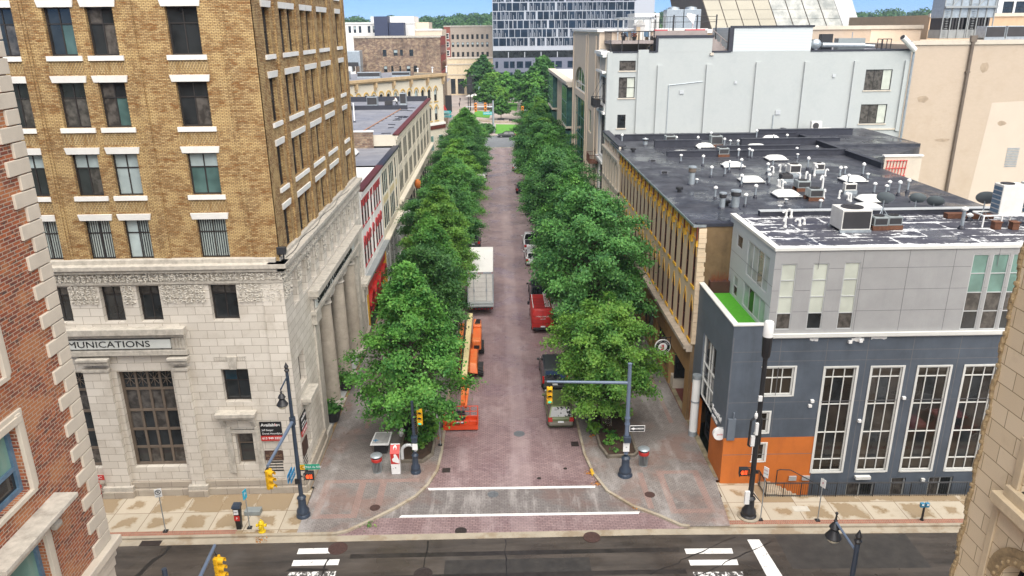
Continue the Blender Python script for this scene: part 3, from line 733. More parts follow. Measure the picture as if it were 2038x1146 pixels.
def carved(mb, F, u0, u1, z0, z1, d, step=.19, s=.085, seed=1):
 """rows of leaf-shaped bosses that fill a panel"""
 r = random.Random(seed); st = .3; n = max(1, round((u1 - u0) / st)); m = max(1, round((z1 - z0) / st))
 for i in range(n):
  for j in range(m):
   u = u0 + (u1 - u0) * (i + .5) / n; z = z0 + (z1 - z0) * (j + .5) / m; sg = r.choice((-1, 1)); a0 = r.uniform(0, 6.3)
   pts = [F.p(u + sg * .115 * (1 - q / 9) * math.cos(a0 + q * .8), z + .12 * (1 - q / 9) * math.sin(a0 + q * .8), d + .03 + .006 * q) for q in range(7)]
   for q in range(6): mb.tube(pts[q], pts[q + 1], .034, .03, 5, caps=False)
   for q in range(3):
    e = r.uniform(0, 6.3); mb.tube(F.p(u + .05 * math.cos(e), z + .05 * math.sin(e), d), F.p(u + .17 * math.cos(e), z + .16 * math.sin(e), d + r.uniform(.02, .1)), .05, .012, 5)
def build_office():
 b = thing('tan_brick_office', 'tan brick office block on a pale carved stone base with columns, on the left corner', 'building', (-20, 50, 0))
 Fy = Fc('y', 39.4); Fx = Fc('x+', -11.9)
 rows = [(24.9, 27.15), (21.4, 23.62), (17.88, 20.07), (14.42, 16.58), (28.4, 30.65)]
 cols = [(-15.98, -14.43), (-21.87, -20.52), (-19.83, -18.5), (-24.62, -23.27), (-26.9, -25.5)]
 sides = [(41.45, 42.75), (44.7, 45.95), (46.4, 47.65), (49.25, 50.5), (51.0, 52.25), (53.8, 55.05), (55.55, 56.8), (60.3, 61.75)]
 of = [(u0, u1, z0, z1) for z0, z1 in rows for u0, u1 in cols]; os_ = [(u0, u1, z0 - .1, z1) for z0, z1 in rows for u0, u1 in sides]
 mb = MB(); wall(mb, Fy, -32, -11.9, 14.2, 32, of, .34); wall(mb, Fx, 39.4, 63.45, 14.2, 32, os_, .34)
 mb.quad((-32, 39.4, 32), (-11.9, 39.4, 32), (-11.9, 63.45, 32), (-32, 63.45, 32)); mb.quad((-32, 63.45, 0), (-11.9, 63.45, 0), (-11.9, 63.45, 32), (-32, 63.45, 32)); mb.quad((-32, 39.4, 0), (-32, 63.45, 0), (-32, 63.45, 32), (-32, 39.4, 32))
 for u0, u1, d in ((-23.25, -22.9, .12), (-23.0, -22.75, .06), (-17.85, -17.55, .1), (-18.05, -17.85, .05), (-13.1, -11.78, .12), (-13.35, -13.1, .06)): Fy.box(mb, u0, u1, 14.25, 31.9, -.05, d)
 for u0, u1, d in ((39.3, 40.3, .12), (40.3, 40.6, .06), (43.35, 44.1, .14), (48.05, 48.85, .14), (52.6, 53.4, .14), (57.2, 58.1, .16), (58.6, 59.3, .1), (62.6, 63.45, .12)): Fx.box(mb, u0, u1, 14.25, 31.9, -.05, d)
 mb.build('brick_wall', TAN, b)
 for z0, z1 in rows[:3] + rows[4:]:
  for u0, u1 in cols: mb = MB(); Fy.box(mb, u0 - .2, u1 + .2, z0 - .86, z0 - .3, -.05, .008); mb.build('basketweave_panel', TAN_S, b)
 fills = {(24.9, 0): (0, 0, 0, 0), (24.9, 1): (0, 4, 0, 0), (24.9, 2): (0, 3, 3, 0), (21.4, 0): (0, 3, 0, 0), (21.4, 1): (3, 3, 0, 0), (21.4, 2): (3, 4, 3, 0), (17.88, 0): (4, 4, 1, 1), (17.88, 1): (0, 3, 1, 1), (17.88, 2): (1, 1, 1, 1), (17.88, 3): (0, 0, 1, 1), (17.88, 4): (0, 0, 1, 1),
             (14.42, 0): (2, 2, 2, 2), (14.42, 1): (2, 2, 2, 2), (14.42, 2): (1, 2, 1, 2), (14.42, 3): (2, 2, 2, 2), (14.42, 4): (2, 2, 2, 2)}
 P = [GLASS, BLIND, VBLIND, SHADE, glass('dim_green_curtain', (.09, .16, .15), .15, .5, .4)]
 for z0, z1 in rows:
  for k, (u0, u1) in enumerate(cols):
   win(b, Fy, u0, u1, z0, z1, -.28, FRAME_D, 2, (.66,), .075, .06, P, fills.get((z0, k), (0, 3, 0, 0)), (.2, .24, .1) if z0 > 14.5 else None, (.22, .33, .07), WHITE)
  for k, (u0, u1) in enumerate(sides):
   win(b, Fx, u0, u1, z0 - .1, z1, -.28, FRAME_D, 1, (.5,), .07, .05, P, ((0, 3), (3, 0), (0, 0))[(k + int(z0)) % 3], (.22, .24, .1) if z0 > 14.5 else None, (.22, .33, .07), WHITE)
 Sy = Fc('y', 39.1); Sx = Fc('x+', -11.75)
 att = [(-15.72, -14.25), (-19.63, -18.4), (-21.62, -20.45), (-24.6, -23.28)]
 of = [(u0, u1, 10.92, 13.0) for u0, u1 in att] + [(-21.55, -18.5, 1.75, 7.95), (-26.4, -23.4, 1.75, 7.95), (-15.72, -14.2, 5.92, 7.97), (-15.43, -14.44, 1.8, 3.87)]
 satt = [(41.0, 42.2)] + [(43.1 + 2.33 * k, 44.45 + 2.33 * k) for k in range(8)] + [(61.6, 62.7)]
 osd = [(u0, u1, 10.95, 13.0) for u0, u1 in satt] + [(40.6, 42.0, 5.92, 7.97), (61.3, 62.5, 5.7, 7.9), (45.3, 60.5, 0.0, 9.3), (40.95, 41.85, 1.8, 3.87)]
 mb = MB(); wall(mb, Sy, -32, -11.75, -.6, 14.2, of, .45); wall(mb, Sx, 39.1, 63.5, -.2, 14.2, osd, .5)
 mb.quad((-13.9, 45.3, 0), (-13.9, 60.5, 0), (-13.9, 60.5, 9.3), (-13.9, 45.3, 9.3)); mb.quad((-13.9, 45.3, 9.3), (-11.75, 45.3, 9.3), (-11.75, 60.5, 9.3), (-13.9, 60.5, 9.3)); mb.quad((-13.9, 45.3, 0), (-11.75, 45.3, 0), (-11.75, 45.3, 9.3), (-13.9, 45.3, 9.3)); mb.quad((-13.9, 60.5, 0), (-11.75, 60.5, 0), (-11.75, 60.5, 9.3), (-13.9, 60.5, 9.3))
 for u0, u1 in ((-12.85, -11.68),): Sy.box(mb, u0, u1, .8, 13.1, -.05, .07)
 mb.build('stone_wall', STONE, b)
 for u0, u1 in att: win(b, Sy, u0, u1, 10.92, 13.0, -.4, FRAME_D, 2, (.72,), .08, .06, [GLASS, SHADE], (0, 0, 1, 1))
 for u0, u1 in satt: win(b, Sx, u0, u1, 10.95, 13.0, -.42, FRAME_D, 2, (.6,), .08, .06, [GLASS])
 win(b, Sy, -15.72, -14.2, 5.92, 7.97, -.4, FRAME_D, 2, (.6,), .08, .06, [GLASS, GLASS_BLUE], (0, 0, 1, 0)); win(b, Sx, 40.6, 42.0, 5.92, 7.97, -.42, FRAME_D, 2, (.6,), .08, .06, [GLASS]); win(b, Sx, 61.3, 62.5, 5.7, 7.9, -.42, FRAME_D, 2, (.6,), .08, .06, [GLASS])
 win(b, Sy, -15.43, -14.44, 1.8, 3.87, -.4, FRAME_BR, 1, (.62,), .08, .06, [GLASS, SHADE], (0, 1)); win(b, Sx, 40.95, 41.85, 1.8, 3.87, -.42, FRAME_BR, 1, (.62,), .08, .06, [GLASS])
 for u0, u1 in ((-21.55, -18.5), (-26.4, -23.4)):
  w = win(b, Sy, u0, u1, 1.75, 7.95, -.42, FRAME_BR, 4, (.19, .38, .58, .8), .16, .13, [GLASS, SHADE], (0, 3 % 2, 0, 1, 0, 0, 0, 0, 1, 0, 1, 0, 1, 1, 1, 1, 0, 0, 0, 0), dep=.12)
  mb = MB(); n = 4; L = (u1 - u0 - .3) / n
  for k in range(n):
   ua = u0 + .15 + L * k; zc = 7.95 - .72; um = ua + L / 2
   for a in range(0, 180, 45):
    dx, dz = L * .46 * math.cos(R(a)), .46 * math.sin(R(a)); mb.tube(Sy.p(um - dx, zc + .1 - dz, -.36), Sy.p(um + dx, zc + .1 + dz, -.36), .02, n=4)
  mb.build('window_tracery', FRAME_BR, b)
 for k in range(3): win(b, Fc('x+', -13.9), 47.2 + 4.6 * k, 49.9 + 4.6 * k, 1.2, 8.2, .1, FRAME_BR, 3, (.25, .5, .75), .14, .1, [GLASS])
 mb = MB()   # cornice, ledges, plinths
 for F, u0, u1 in ((Sy, -32, -11.75), (Sx, 39.1, 63.5)):
  F.box(mb, u0 - .4 * (F is Sx), u1 + .4 * (F is Sy) + .0, 13.98, 14.22, -.6, .42); F.box(mb, u0 - .3 * (F is Sx), u1 + .3 * (F is Sy), 13.78, 13.98, -.1, .3); F.box(mb, u0 - .12 * (F is Sx), u1 + .12 * (F is Sy), 13.1, 13.26, -.1, .13)
 Sy.box(mb, -32, -11.95, 14.2, 14.46, -.33, .02); Sx.box(mb, 39.3, 63.4, 14.2, 14.42, -.2, .02)
 mb.build('cornice', STONE_T, b, bevel=.02); mb = MB()
 Sy.box(mb, -32, -17.25, 10.3, 10.66, -.05, .5); Sy.box(mb, -32, -17.3, 10.12, 10.3, -.05, .35); Sy.box(mb, -32, -17.35, 9.3, 10.12, -.05, .16); Sy.box(mb, -32, -17.3, 9.02, 9.32, -.05, .3)
 Sy.box(mb, -18.1, -17.4, 9.35, 10.12, .1, .24)
 for q in range(4): Sy.box(mb, -18.02 + q * .17, -17.92 + q * .17, 9.42, 10.05, .2, .29)
 for u0, u1 in ((-23.3, -21.78), (-18.3, -17.42)):
  Sy.box(mb, u0 - .12, u1 + .12, 8.74, 8.9, -.05, .5); Sy.box(mb, u0 - .06, u1 + .06, 8.5, 8.74, -.05, .4); Sy.box(mb, u0, u1, 8.05, 8.22, -.05, .34)
  Sy.box(mb, u0 - .14, u1 + .1, .38, .68, -.05, .45)
 mb.build('entablature', STONE_T, b, bevel=.02); mb = MB()
 Sy.box(mb, -16.25, -13.98, 5.16, 5.4, -.05, .58); Sy.box(mb, -16.15, -14.08, 4.98, 5.16, -.05, .45)
 for q in range(18): Sy.box(mb, -16.0 + q * .105, -15.94 + q * .105, 4.86, 4.98, -.02, .38)
 for u in (-16.12, -14.4):
  for q in range(4): Sy.box(mb, u, u + .28, 4.42 + .13 * q, 4.56 + .13 * q, -.02, .12 + .08 * q)
 for e, d in ((.55, .08), (.38, .13)):
  Sy.box(mb, -15.43 - e, -15.43 - e + .2, 1.3, 4.35 - (e > .5) * .1, -.02, d); Sy.box(mb, -14.44 + e - .2, -14.44 + e, 1.3, 4.35 - (e > .5) * .1, -.02, d); Sy.box(mb, -15.43 - e, -14.44 + e, 3.95, 4.15, -.02, d + .012)
 mb.build('window_hood', STONE_T, b, bevel=.02); mb = MB()
 Sx.box(mb, 40.3, 42.4, 5.16, 5.4, -.05, .58); Sx.box(mb, 40.4, 42.3, 4.98, 5.16, -.05, .45); mb.build('window_hood', STONE_T, b, bevel=.02); mb = MB(); Sx.box(mb, 60.9, 63.2, 5.3, 5.62, -.05, .62); Sx.box(mb, 61, 63.1, 5.05, 5.3, -.05, .45)
 Sx.box(mb, 61.0, 61.3, 4.0, 5.05, -.02, .3); Sx.box(mb, 62.7, 63.0, 4.0, 5.05, -.02, .3)
 mb.build('window_hood', STONE_T, b, bevel=.02); mb = MB()
 Sx.box(mb, 44.3, 61.0, 10.35, 10.75, -.05, .62); Sx.box(mb, 44.4, 60.9, 10.18, 10.35, -.05, .48); Sx.box(mb, 44.55, 60.8, 9.3, 10.18, -.7, .2); Sx.box(mb, 44.45, 60.9, 9.08, 9.32, -.8, .34)
 for u0 in (44.7, 59.9): Sx.box(mb, u0, u0 + 1.1, .5, 9.1, -.6, .12); Sx.box(mb, u0 - .12, u0 + 1.22, 8.4, 9.1, -.6, .3); Sx.box(mb, u0 - .12, u0 + 1.22, 0, .6, -.6, .28)
 mb.build('portico_entablature', STONE_T, b, bevel=.02)
 def cpart(*a): mb = MB(); carved(mb, *a); mb.build('carved_frieze', STONE_P, b, smooth=True)
 for F, u0, u1, sd in ((Sy, -32, -11.6, 3), (Sx, 39.0, 63.5, 4)): cpart(F, u0, u1, 13.28, 13.76, .14, .23, .12, sd)
 for k, (u0, u1) in enumerate(((-23.2, -21.7), (-20.38, -19.7), (-18.3, -15.9), (-14.15, -11.8))): cpart(Sy, u0, u1, 11.98, 13.08, .03, .2, .1, k)
 ends = [(39.15, 40.9)] + [(a[1] + .05, bb[0] - .05) for a, bb in zip(satt[:-1], satt[1:])]
 for k, (u0, u1) in enumerate(ends): cpart(Sx, u0, u1, 12.0, 13.08, .03, .2, .1, k + 9)
 mb = MB(); Sy.box(mb, -32, -11.55, -.7, .42, -.1, .34); Sy.box(mb, -32, -11.6, .42, .85, -.1, .2)
 for u0, u1 in ((-23.45, -21.65), (-18.45, -17.3)): Sy.box(mb, u0, u1, -.7, .4, .2, .55)
 mb.build('plinth', STONE_B, b, bevel=.02); mb = MB(); Sx.box(mb, 38.95, 44.6, -.3, .42, -.1, .3); Sx.box(mb, 39.0, 44.6, .42, 1.0, -.1, .2); mb.build('plinth', STONE_B, b, bevel=.02); mb = MB(); Sx.box(mb, 61, 63.5, -.3, .8, -.1, .3)
 mb.build('plinth', STONE_B, b, bevel=.02)
 mb = MB(); mb.box(-13.9, -11.62, 44.7, 60.9, -.1, .1); mb.build('portico_floor', M('pale_granite_floor', (.42, .43, .42), .6, var=.15), b)
 for u0, u1 in ((-23.25, -21.83), (-18.25, -17.47)):
  mb = MB(); Sy.box(mb, u0, u1, .66, 8.06, -.05, .28); mb.build('pilaster', STONE, b)
 for k in range(3):
  y = 50.0 + 4.62 * k
  col = thing('column', None, None, (-12.3, y, .1)); col.parent = b; col.location = Vector((-12.3, y, .1)) - W[b]
  prof = [(.66, .3), (.64, .9)]
  for q in range(8): prof += [(.645 - .012 * q, .5 + q * .93), (.625 - .012 * q, .505 + q * .93), (.645 - .012 * q, .52 + q * .93)]
  prof = [(.64, .35)] + [(.64 - .015 * q + e, .45 + q * .92 + f) for q in range(8) for e, f in ((0, 0), (-.02, .01), (-.02, .025), (-.004, .035))] + [(.53, 7.85)]
  m2 = MB(); m2.lathe(prof, 24, (-12.3, y, .1)); m2.build('shaft', M('column_limestone', (.47, .41, .33), .8, var=.25, scale=1.5, stain=.4, stain_col=(.28, .23, .17)) if k == 0 else bpy.data.materials['column_limestone'], col, smooth=True)
  m2 = MB(); m2.lathe([(.86, 0), (.86, .14), (.8, .2), (.84, .27), (.76, .34), (.7, .4)], 24, (-12.3, y, .1)); m2.box(-13.2, -11.45, y - .88, y + .88, .02, .1); m2.build('base', STONE_T, col, smooth=True)
  m2 = MB(); m2.lathe([(.55, 7.8), (.62, 7.86), (.55, 7.95), (.57, 8.2), (.8, 8.5)], 20, (-12.3, y, .1)); m2.box(-13.05, -11.55, y - .75, y + .75, 8.6, 8.95); m2.box(-12.95, -11.65, y - .85, y - .5, 8.4, 8.66); m2.box(-12.95, -11.65, y + .5, y + .85, 8.4, 8.66); m2.build('capital', STONE_T, col)
 mb = MB()
 for q in range(14):   # Greek key above the small window
  u = -16.0 + q * .13
  if not 6 <= q <= 7: Sy.box(mb, u, u + .09, 8.5, 8.54, -.01, .015); Sy.box(mb, u, u + .03, 8.5, 8.72, -.01, .015); Sy.box(mb, u + .05, u + .09, 8.6, 8.64, -.01, .015); Sy.box(mb, u, u + .12, 8.7, 8.74, -.01, .015)
 mb.hexa([Sy.p(-15.18, 7.99, -.01), Sy.p(-14.8, 7.99, -.01), Sy.p(-14.8, 7.99, .09), Sy.p(-15.18, 7.99, .09)], [Sy.p(-15.28, 8.75, -.01), Sy.p(-14.7, 8.75, -.01), Sy.p(-14.7, 8.75, .09), Sy.p(-15.28, 8.75, .09)])
 mb.build('keystone', STONE_T, b)
 mb = MB()
 for q in range(4): Sy.box(mb, -13.75, -12.85, 1.32 + q * .19, 1.4 + q * .19, -.02, .012)
 mb.build('louvre', BLK, b); mb = MB()
 for q in range(4): Sx.box(mb, 39.45, 40.3, 1.2 + q * .22, 1.29 + q * .22, -.02, .012)
 mb.build('louvre', BLK, b)
 return b
build_office()
def fsign(name, label, cat, loc): return thing(name, label, cat, loc)
s = thing('name_sign', 'white name board with black capitals over the big ground floor windows', 'sign', (-23, 38.9, 9.45))
mb = MB(); mb.box(-30.5, -18.15, 38.84, 38.94, 9.44, 9.97); mb.build('board', M('sign_pale_board', (.62, .64, .6), .5, var=.12), s); mb = MB(); mb.box(-30.55, -18.1, 38.86, 38.93, 9.4, 9.44); mb.box(-30.55, -18.1, 38.86, 38.93, 9.97, 10.0); mb.build('edge', BLK, s)
text('SYMPLICITY COMMUNICATIONS', .52, s, (-19.25, 38.83, 9.7), (R(90), 0, 0), INK, 'RIGHT', .01, sx=1.26, sp=1.02)
s = thing('name_sign', 'raised black capitals on the pale frieze over the stone columns', 'sign', (-11.5, 51.4, 9.75))
mb = MB(); mb.box(-11.56, -11.5, 44.9, 58.6, 9.42, 10.1); mb.build('board', bpy.data.materials['sign_pale_board'], s)
text('SYMPLICITY COMMUNICATIONS', .66, s, (-11.49, 45.4, 9.76), (R(90), 0, R(90)), INK, 'LEFT', .05, sx=1.18, sp=1.05, bold=.012)
def avail(F, u0, u1, label):
 s = thing('letting_board', label, 'sign', F.p((u0 + u1) / 2, 3.42, .05))
 mb = MB(); F.box(mb, u0, u1, 3.76, 4.65, .0, .05); mb.build('upper_panel', INK, s); mb = MB(); F.box(mb, u0, u1, 3.42, 3.76, .0, .052); mb.build('lower_panel', REDP, s)
 rz = F.rot
 text('Available', .27, s, F.p(u0 + .07, 4.46, .056), (R(90), 0, rz), SIGNW, 'LEFT', .003, bold=.004); text('AJ', .17, s, F.p(u1 - .07, 4.46, .056), (R(90), 0, rz), SIGNW, 'RIGHT', .003)
 mb = MB(); F.box(mb, u1 - .37, u1 - .28, 4.4, 4.52, .05, .057); mb.build('logo', REDP, s)
 text('Jeff Seeger', .16, s, F.p(u0 + .1, 4.13, .056), (R(90), 0, rz), SIGNW, 'LEFT', .003); text('Derek Hoortfyke', .16, s, F.p(u0 + .1, 3.9, .056), (R(90), 0, rz), SIGNW, 'LEFT', .003)
 text('613 949 3322', .2, s, F.p((u0 + u1) / 2, 3.59, .058), (R(90), 0, rz), SIGNW, 'CENTER', .003, bold=.004)
avail(Fc('y', 39.03), -13.92, -12.67, 'black and red letting board on the front stone wall beside the small window')
avail(Fc('x+', -11.68), 39.35, 40.55, 'black and red letting board round the corner on the side stone wall')
s = thing('plaque', 'dark brown plaque with raised lettering above the stone louvres', 'plaque', (-13.3, 39.05, 2.12))
mb = MB(); mb.box(-13.83, -12.77, 39.0, 39.06, 2.12, 2.74); mb.build('plate', M('brown_plaque', (.07, .035, .025), .5, var=.2), s)
TANL = M('plaque_letters', (.3, .2, .13), .5)
text('UNION', .15, s, (-13.3, 38.995, 2.6), (R(90), 0, 0), TANL, ext=.003); text('BUILDING', .21, s, (-13.3, 38.995, 2.42), (R(90), 0, 0), TANL, ext=.003); text('LEASING OFFICE', .11, s, (-13.3, 38.995, 2.22), (R(90), 0, 0), TANL, ext=.003)
s = thing('plaque', 'dark plaque on the side wall round the corner above louvres', 'plaque', (-11.66, 39.9, 2.1)); mb = MB(); mb.box(-11.72, -11.66, 39.4, 40.4, 2.1, 3.0); mb.build('plate', bpy.data.materials['brown_plaque'], s)
s = thing('floodlight', 'black floodlight on the stone ledge at the brick corner', 'lamp', (-11.5, 39.5, 14.25)); mb = MB(); mb.tube((-11.6, 39.5, 14.2), (-11.6, 39.5, 14.75), .04); mb.build('stem', BLK, s); mb = MB(); mb.hexa([(-11.85, 39.1, 14.62), (-11.35, 39.1, 14.62), (-11.4, 39.5, 14.72), (-11.8, 39.5, 14.72)], [(-11.85, 39.15, 15.05), (-11.35, 39.15, 15.05), (-11.4, 39.55, 14.98), (-11.8, 39.55, 14.98)]); mb.build('lamp_housing', BLK, s, bevel=.03)
s = thing('cable', 'thin dark cable lying along the white stone cornice ledge', 'cable', (-11.6, 45, 14.24)); mb = MB(); mb.path([(-11.6 + .12 * math.sin(k * .9), 39.9 + k * .8, 14.25) for k in range(24)], .018, 5); o = mb.build('cable_run', BLK, s)
s = thing('fire_connection_sign', 'small red sign reading FDC beside the stone pilaster at far left', 'sign', (-23.8, 38.6, 1.2)); mb = MB(); mb.box(-23.85, -23.15, 38.55, 38.58, 1.3, 1.62); mb.build('plate', REDP, s); text('FDC', .26, s, (-23.5, 38.545, 1.46), (R(90), 0, 0), SIGNW, ext=.003)
mb = MB(); mb.tube((-23.6, 38.7, 0), (-23.6, 38.7, 1.3), .04); mb.tube((-23.75, 38.55, .85), (-23.45, 38.55, .85), .12); mb.build('pipe', REDP, s)
TEALF = M('pale_teal_frame', (.2, .33, .33), .5, var=.15)
YELW = M('pale_yellow_render', (.62, .52, .3), .75, var=.12)
CREAMW = brick('cream_painted_brick', (.62, .57, .46), (.65, .6, .49), (.5, .45, .36), .22, .075, .008, stain=.2, stain_col=(.42, .37, .28), bmp=.1)
WHITEW = M('white_painted_wall', (.72, .71, .68), .7, var=.07, stain=.15, stain_col=(.5, .48, .44))
MAROON = M('maroon_coping', (.12, .028, .02), .5, var=.3)
OLDBR = brick('old_mixed_brick', (.36, .25, .16), (.15, .085, .06), (.2, .17, .13), .6, .25, .03, alt=(.45, .35, .23), altf=.7, stain=.75, stain_col=(.06, .04, .035), nz=(.5, .7, 1), sc=.25, c3=(.1, .055, .05))
def shell(mb, F, u0, u1, z0, z1, depth, side=1):
 """roofless closed back for a row house: side and rear walls"""
 for u in (u0, u1): mb.quad(F.p(u, z0, 0), F.p(u, z1, 0), F.p(u, z1, -depth), F.p(u, z0, -depth))
 mb.quad(F.p(u0, z0, -depth), F.p(u1, z0, -depth), F.p(u1, z1, -depth), F.p(u0, z1, -depth))
def row_house(name, label, y0, y1, zt, wallm, frm, groups, z3, z2, copm, roofm, ledge, zr=None, hood=None, depth=18, gl=None, spandrel=None, ww=.85):
 F = Fc('x+', -11.7); b = thing(name, label, 'building', (-20, (y0 + y1) / 2, 0)); zr = zt - .25 if zr is None else zr
 ops = [(u - ww / 2, u + ww / 2, *z) for g in groups for u in g for z in (z3, z2)]
 mb = MB(); wall(mb, F, y0, y1, ledge, zt, ops, .03); shell(mb, F, y0, y1, -1, zt, depth); mb.build('wall', wallm, b)
 for o in ops: win(b, F, *o, -.012, frm, 1, (.5,), .07, .06, [gl or GLASS_M], sill=(.08, .12, .06), trim=frm if hood else wallm, dep=.01)
 if hood:
  for o in ops:
   mb = MB(); F.box(mb, o[0] - .16, o[1] + .16, o[3] - .02, o[3] + .16, -.02, .1); um = (o[0] + o[1]) / 2
   mb.hexa([F.p(o[0] - .16, o[3] + .16, -.02), F.p(o[1] + .16, o[3] + .16, -.02), F.p(o[1] + .16, o[3] + .16, .1), F.p(o[0] - .16, o[3] + .16, .1)], [F.p(um - .12, o[3] + .45, -.02), F.p(um + .12, o[3] + .45, -.02), F.p(um + .12, o[3] + .45, .08), F.p(um - .12, o[3] + .45, .08)])
   F.box(mb, o[0] - .16, o[0] - .02, o[3] - .55, o[3] - .02, -.02, .07); F.box(mb, o[1] + .02, o[1] + .16, o[3] - .55, o[3] - .02, -.02, .07); mb.build('window_hood', frm, b)
 mb = MB(); prev = y0
 for g in groups:
  for u in (g[0] - ww / 2 - .5, g[-1] + ww / 2 + .3): F.box(mb, u, u + .2, ledge + .4, zt - .5, -.02, .05)
 F.box(mb, y0, y1, zt - .62, zt - .3, -.02, .18); F.box(mb, y0, y1, zt - .3, zt - .12, -.02, .28)
 for k in range(int((y1 - y0) / .6)): F.box(mb, y0 + .2 + k * .6, y0 + .38 + k * .6, zt - .85, zt - .62, -.02, .16)
 mb.build('pilaster_and_cornice', wallm, b)
 if spandrel:
  mb = MB()
  for g in groups: F.box(mb, g[0] - ww / 2 - .2, g[-1] + ww / 2 + .2, z2[1] + .25, z3[0] - .25, -.02, .03)
  mb.build('spandrel', spandrel, b)
 mb = MB(); F.box(mb, y0, y1, zt - .12, zt + .06, -.35, .34); mb.build('coping', copm, b)
 mb = MB(); x1 = -12.05; mb.quad((-11.7 - depth, y0, zr), (x1, y0, zr), (x1, y1, zr), (-11.7 - depth, y1, zr)); mb.quad((x1, y0, zr), (x1, y1, zr), (x1, y1, zt), (x1, y0, zt)); mb.build('roof', roofm, b)
 mb = MB(); F.box(mb, y0, y1, ledge - .12, ledge + .12, -.1, .55); F.box(mb, y0, y1, ledge - .45, ledge - .12, -.1, .3); mb.build('shop_cornice', wallm if not hood else STEELG, b)
 return b, F
g1 = [(64.4, 65.85, 67.3), (69.3,), (71.2, 72.65, 74.1)]
b, F = row_house('red_trimmed_building', 'white building with red window hoods and a bright red shopfront, next to the stone office', 63.5, 75.8, 13.1, WHITEW, FRAME_RED, g1, (9.8, 12.0), (6.25, 8.45), MAROON, ROOF_W, 5.3, hood=1, ww=.8, zr=12.95)
mb = MB(); F.box(mb, 64.2, 75.2, 0, 4.9, -.9, -.5); F.box(mb, 64.2, 75.2, 3.6, 4.9, -.5, .02)
for k in range(4):
 u = 65.6 + 2.7 * k
 for q in range(10):
  a0, a1 = math.pi * q / 10, math.pi * (q + 1) / 10
  mb.hexa([F.p(u + .95 * math.cos(a0), 2.3 + 1.0 * math.sin(a0), -.5), F.p(u + 1.15 * math.cos(a0), 2.3 + 1.2 * math.sin(a0), -.5), F.p(u + 1.15 * math.cos(a1), 2.3 + 1.2 * math.sin(a1), -.5), F.p(u + .95 * math.cos(a1), 2.3 + 1.0 * math.sin(a1), -.5)],
    [F.p(u + .95 * math.cos(a0), 2.3 + 1.0 * math.sin(a0), .25), F.p(u + 1.15 * math.cos(a0), 2.3 + 1.2 * math.sin(a0), .25), F.p(u + 1.15 * math.cos(a1), 2.3 + 1.2 * math.sin(a1), .25), F.p(u + .95 * math.cos(a1), 2.3 + 1.0 * math.sin(a1), .25)])
mb.build('shopfront', REDP, b)
for k in range(4): win(b, F, 64.8 + 2.7 * k, 66.4 + 2.7 * k, .4, 2.4, -.48, FRAME_RED, 2, (.6,), .07, .06, [GLASS], name='shop_window')
for u in (63.6, 75.2): mb = MB(); F.box(mb, u, u + .6, 0, 4.85, -.4, .06); mb.build('shop_post', YTRIM, b)
g2 = [(77.2, 78.5, 79.8), (82.2, 83.5, 84.8), (87.2,)]
b, F = row_house('teal_window_building', 'cream building with pale yellow panels and teal windows under a grey roof with one skylight', 75.8, 89.2, 13.1, CREAMW, TEALF, g2, (9.8, 12.35), (6.3, 8.7), ROOF_D, ROOF_G, 5.4, spandrel=YELW, zr=12.9)
for k in range(4): win(b, F, 76.5 + 3.2 * k, 79.2 + 3.2 * k, .5, 4.3, -.1, FRAME_W, 3, (.75,), .1, .07, [GLASS], name='shop_window')
mb = MB(); wall(mb, F, 75.8, 89.2, 0, 5.0, [(76.5 + 3.2 * k, 79.2 + 3.2 * k, .5, 4.3) for k in range(4)], .2); mb.build('shop_wall', WHITEW, b)
g3 = []
y = 91.0
while y < 134: g3.append((y, y + 1.3, y + 2.6)); y += 5.5
b, F = row_house('long_cream_building', 'long cream building with rows of tall narrow windows and a maroon roof edge, left row', 89.2, 137.3, 14.4, CREAMW, FRAME_D, g3, (10.6, 13.0), (7.3, 9.6), MAROON, ROOF_G, 6.6, zr=13.95, depth=20)
mb = MB(); wall(mb, F, 89.2, 137.3, 0, 6.2, [(90 + 3.6 * k, 92.8 + 3.6 * k, .5, 4.6) for k in range(13)], .2); mb.build('shop_wall', CREAMW, b)
for k in range(13): win(b, F, 90 + 3.6 * k, 92.8 + 3.6 * k, .5, 4.6, -.1, FRAME_D, 3, (.75,), .1, .07, [GLASS], name='shop_window')
mb = MB(); mb.box(-31.7, -14.3, 88.95, 89.3, 12.9, 14.75); mb.box(-31.7, -23.5, 86.5, 88.9, 12.9, 14.2); mb.build('fire_wall', OLDBR, b)
mb = MB(); mb.box(-31.7, -14.2, 88.9, 89.35, 14.75, 14.9); mb.build('fire_wall_cap', WHITE, b)
mb = MB(); mb.box(-31, -14.0, 122.8, 123.2, 13.9, 14.6); mb.box(-31, -12, 137.0, 137.5, 13.9, 14.8); mb.build('parapet', ROOF_D, b)
def skylight(loc, w, d, h, label, group=None, mat=None):
 t = thing('skylight', label, 'skylight', loc, 0, group)
 x, y, z = loc
 mb = MB(); mb.box(x - w / 2, x + w / 2, y - d / 2, y + d / 2, z, z + .22); mb.build('curb', ROOF_D if mat is None else mat, t)
 mb = MB(); n = 6; vs = []
 for j in range(n + 1):
  for i in range(n + 1):
   a, c = i / n * 2 - 1, j / n * 2 - 1; e = (1 - a ** 4) * (1 - c ** 4)
   vs.append((x + a * w / 2 * 1.04, y + c * d / 2 * 1.04, z + .2 + h * e ** .6))
 mb.add(vs, [(j * (n + 1) + i, j * (n + 1) + i + 1, (j + 1) * (n + 1) + i + 1, (j + 1) * (n + 1) + i) for j in range(n) for i in range(n)]); mb.box(x - w / 2 - .04, x + w / 2 + .04, y - d / 2 - .04, y + d / 2 + .04, z + .14, z + .21)
 mb.build('dome', SKYL, t, smooth=True)
 return t
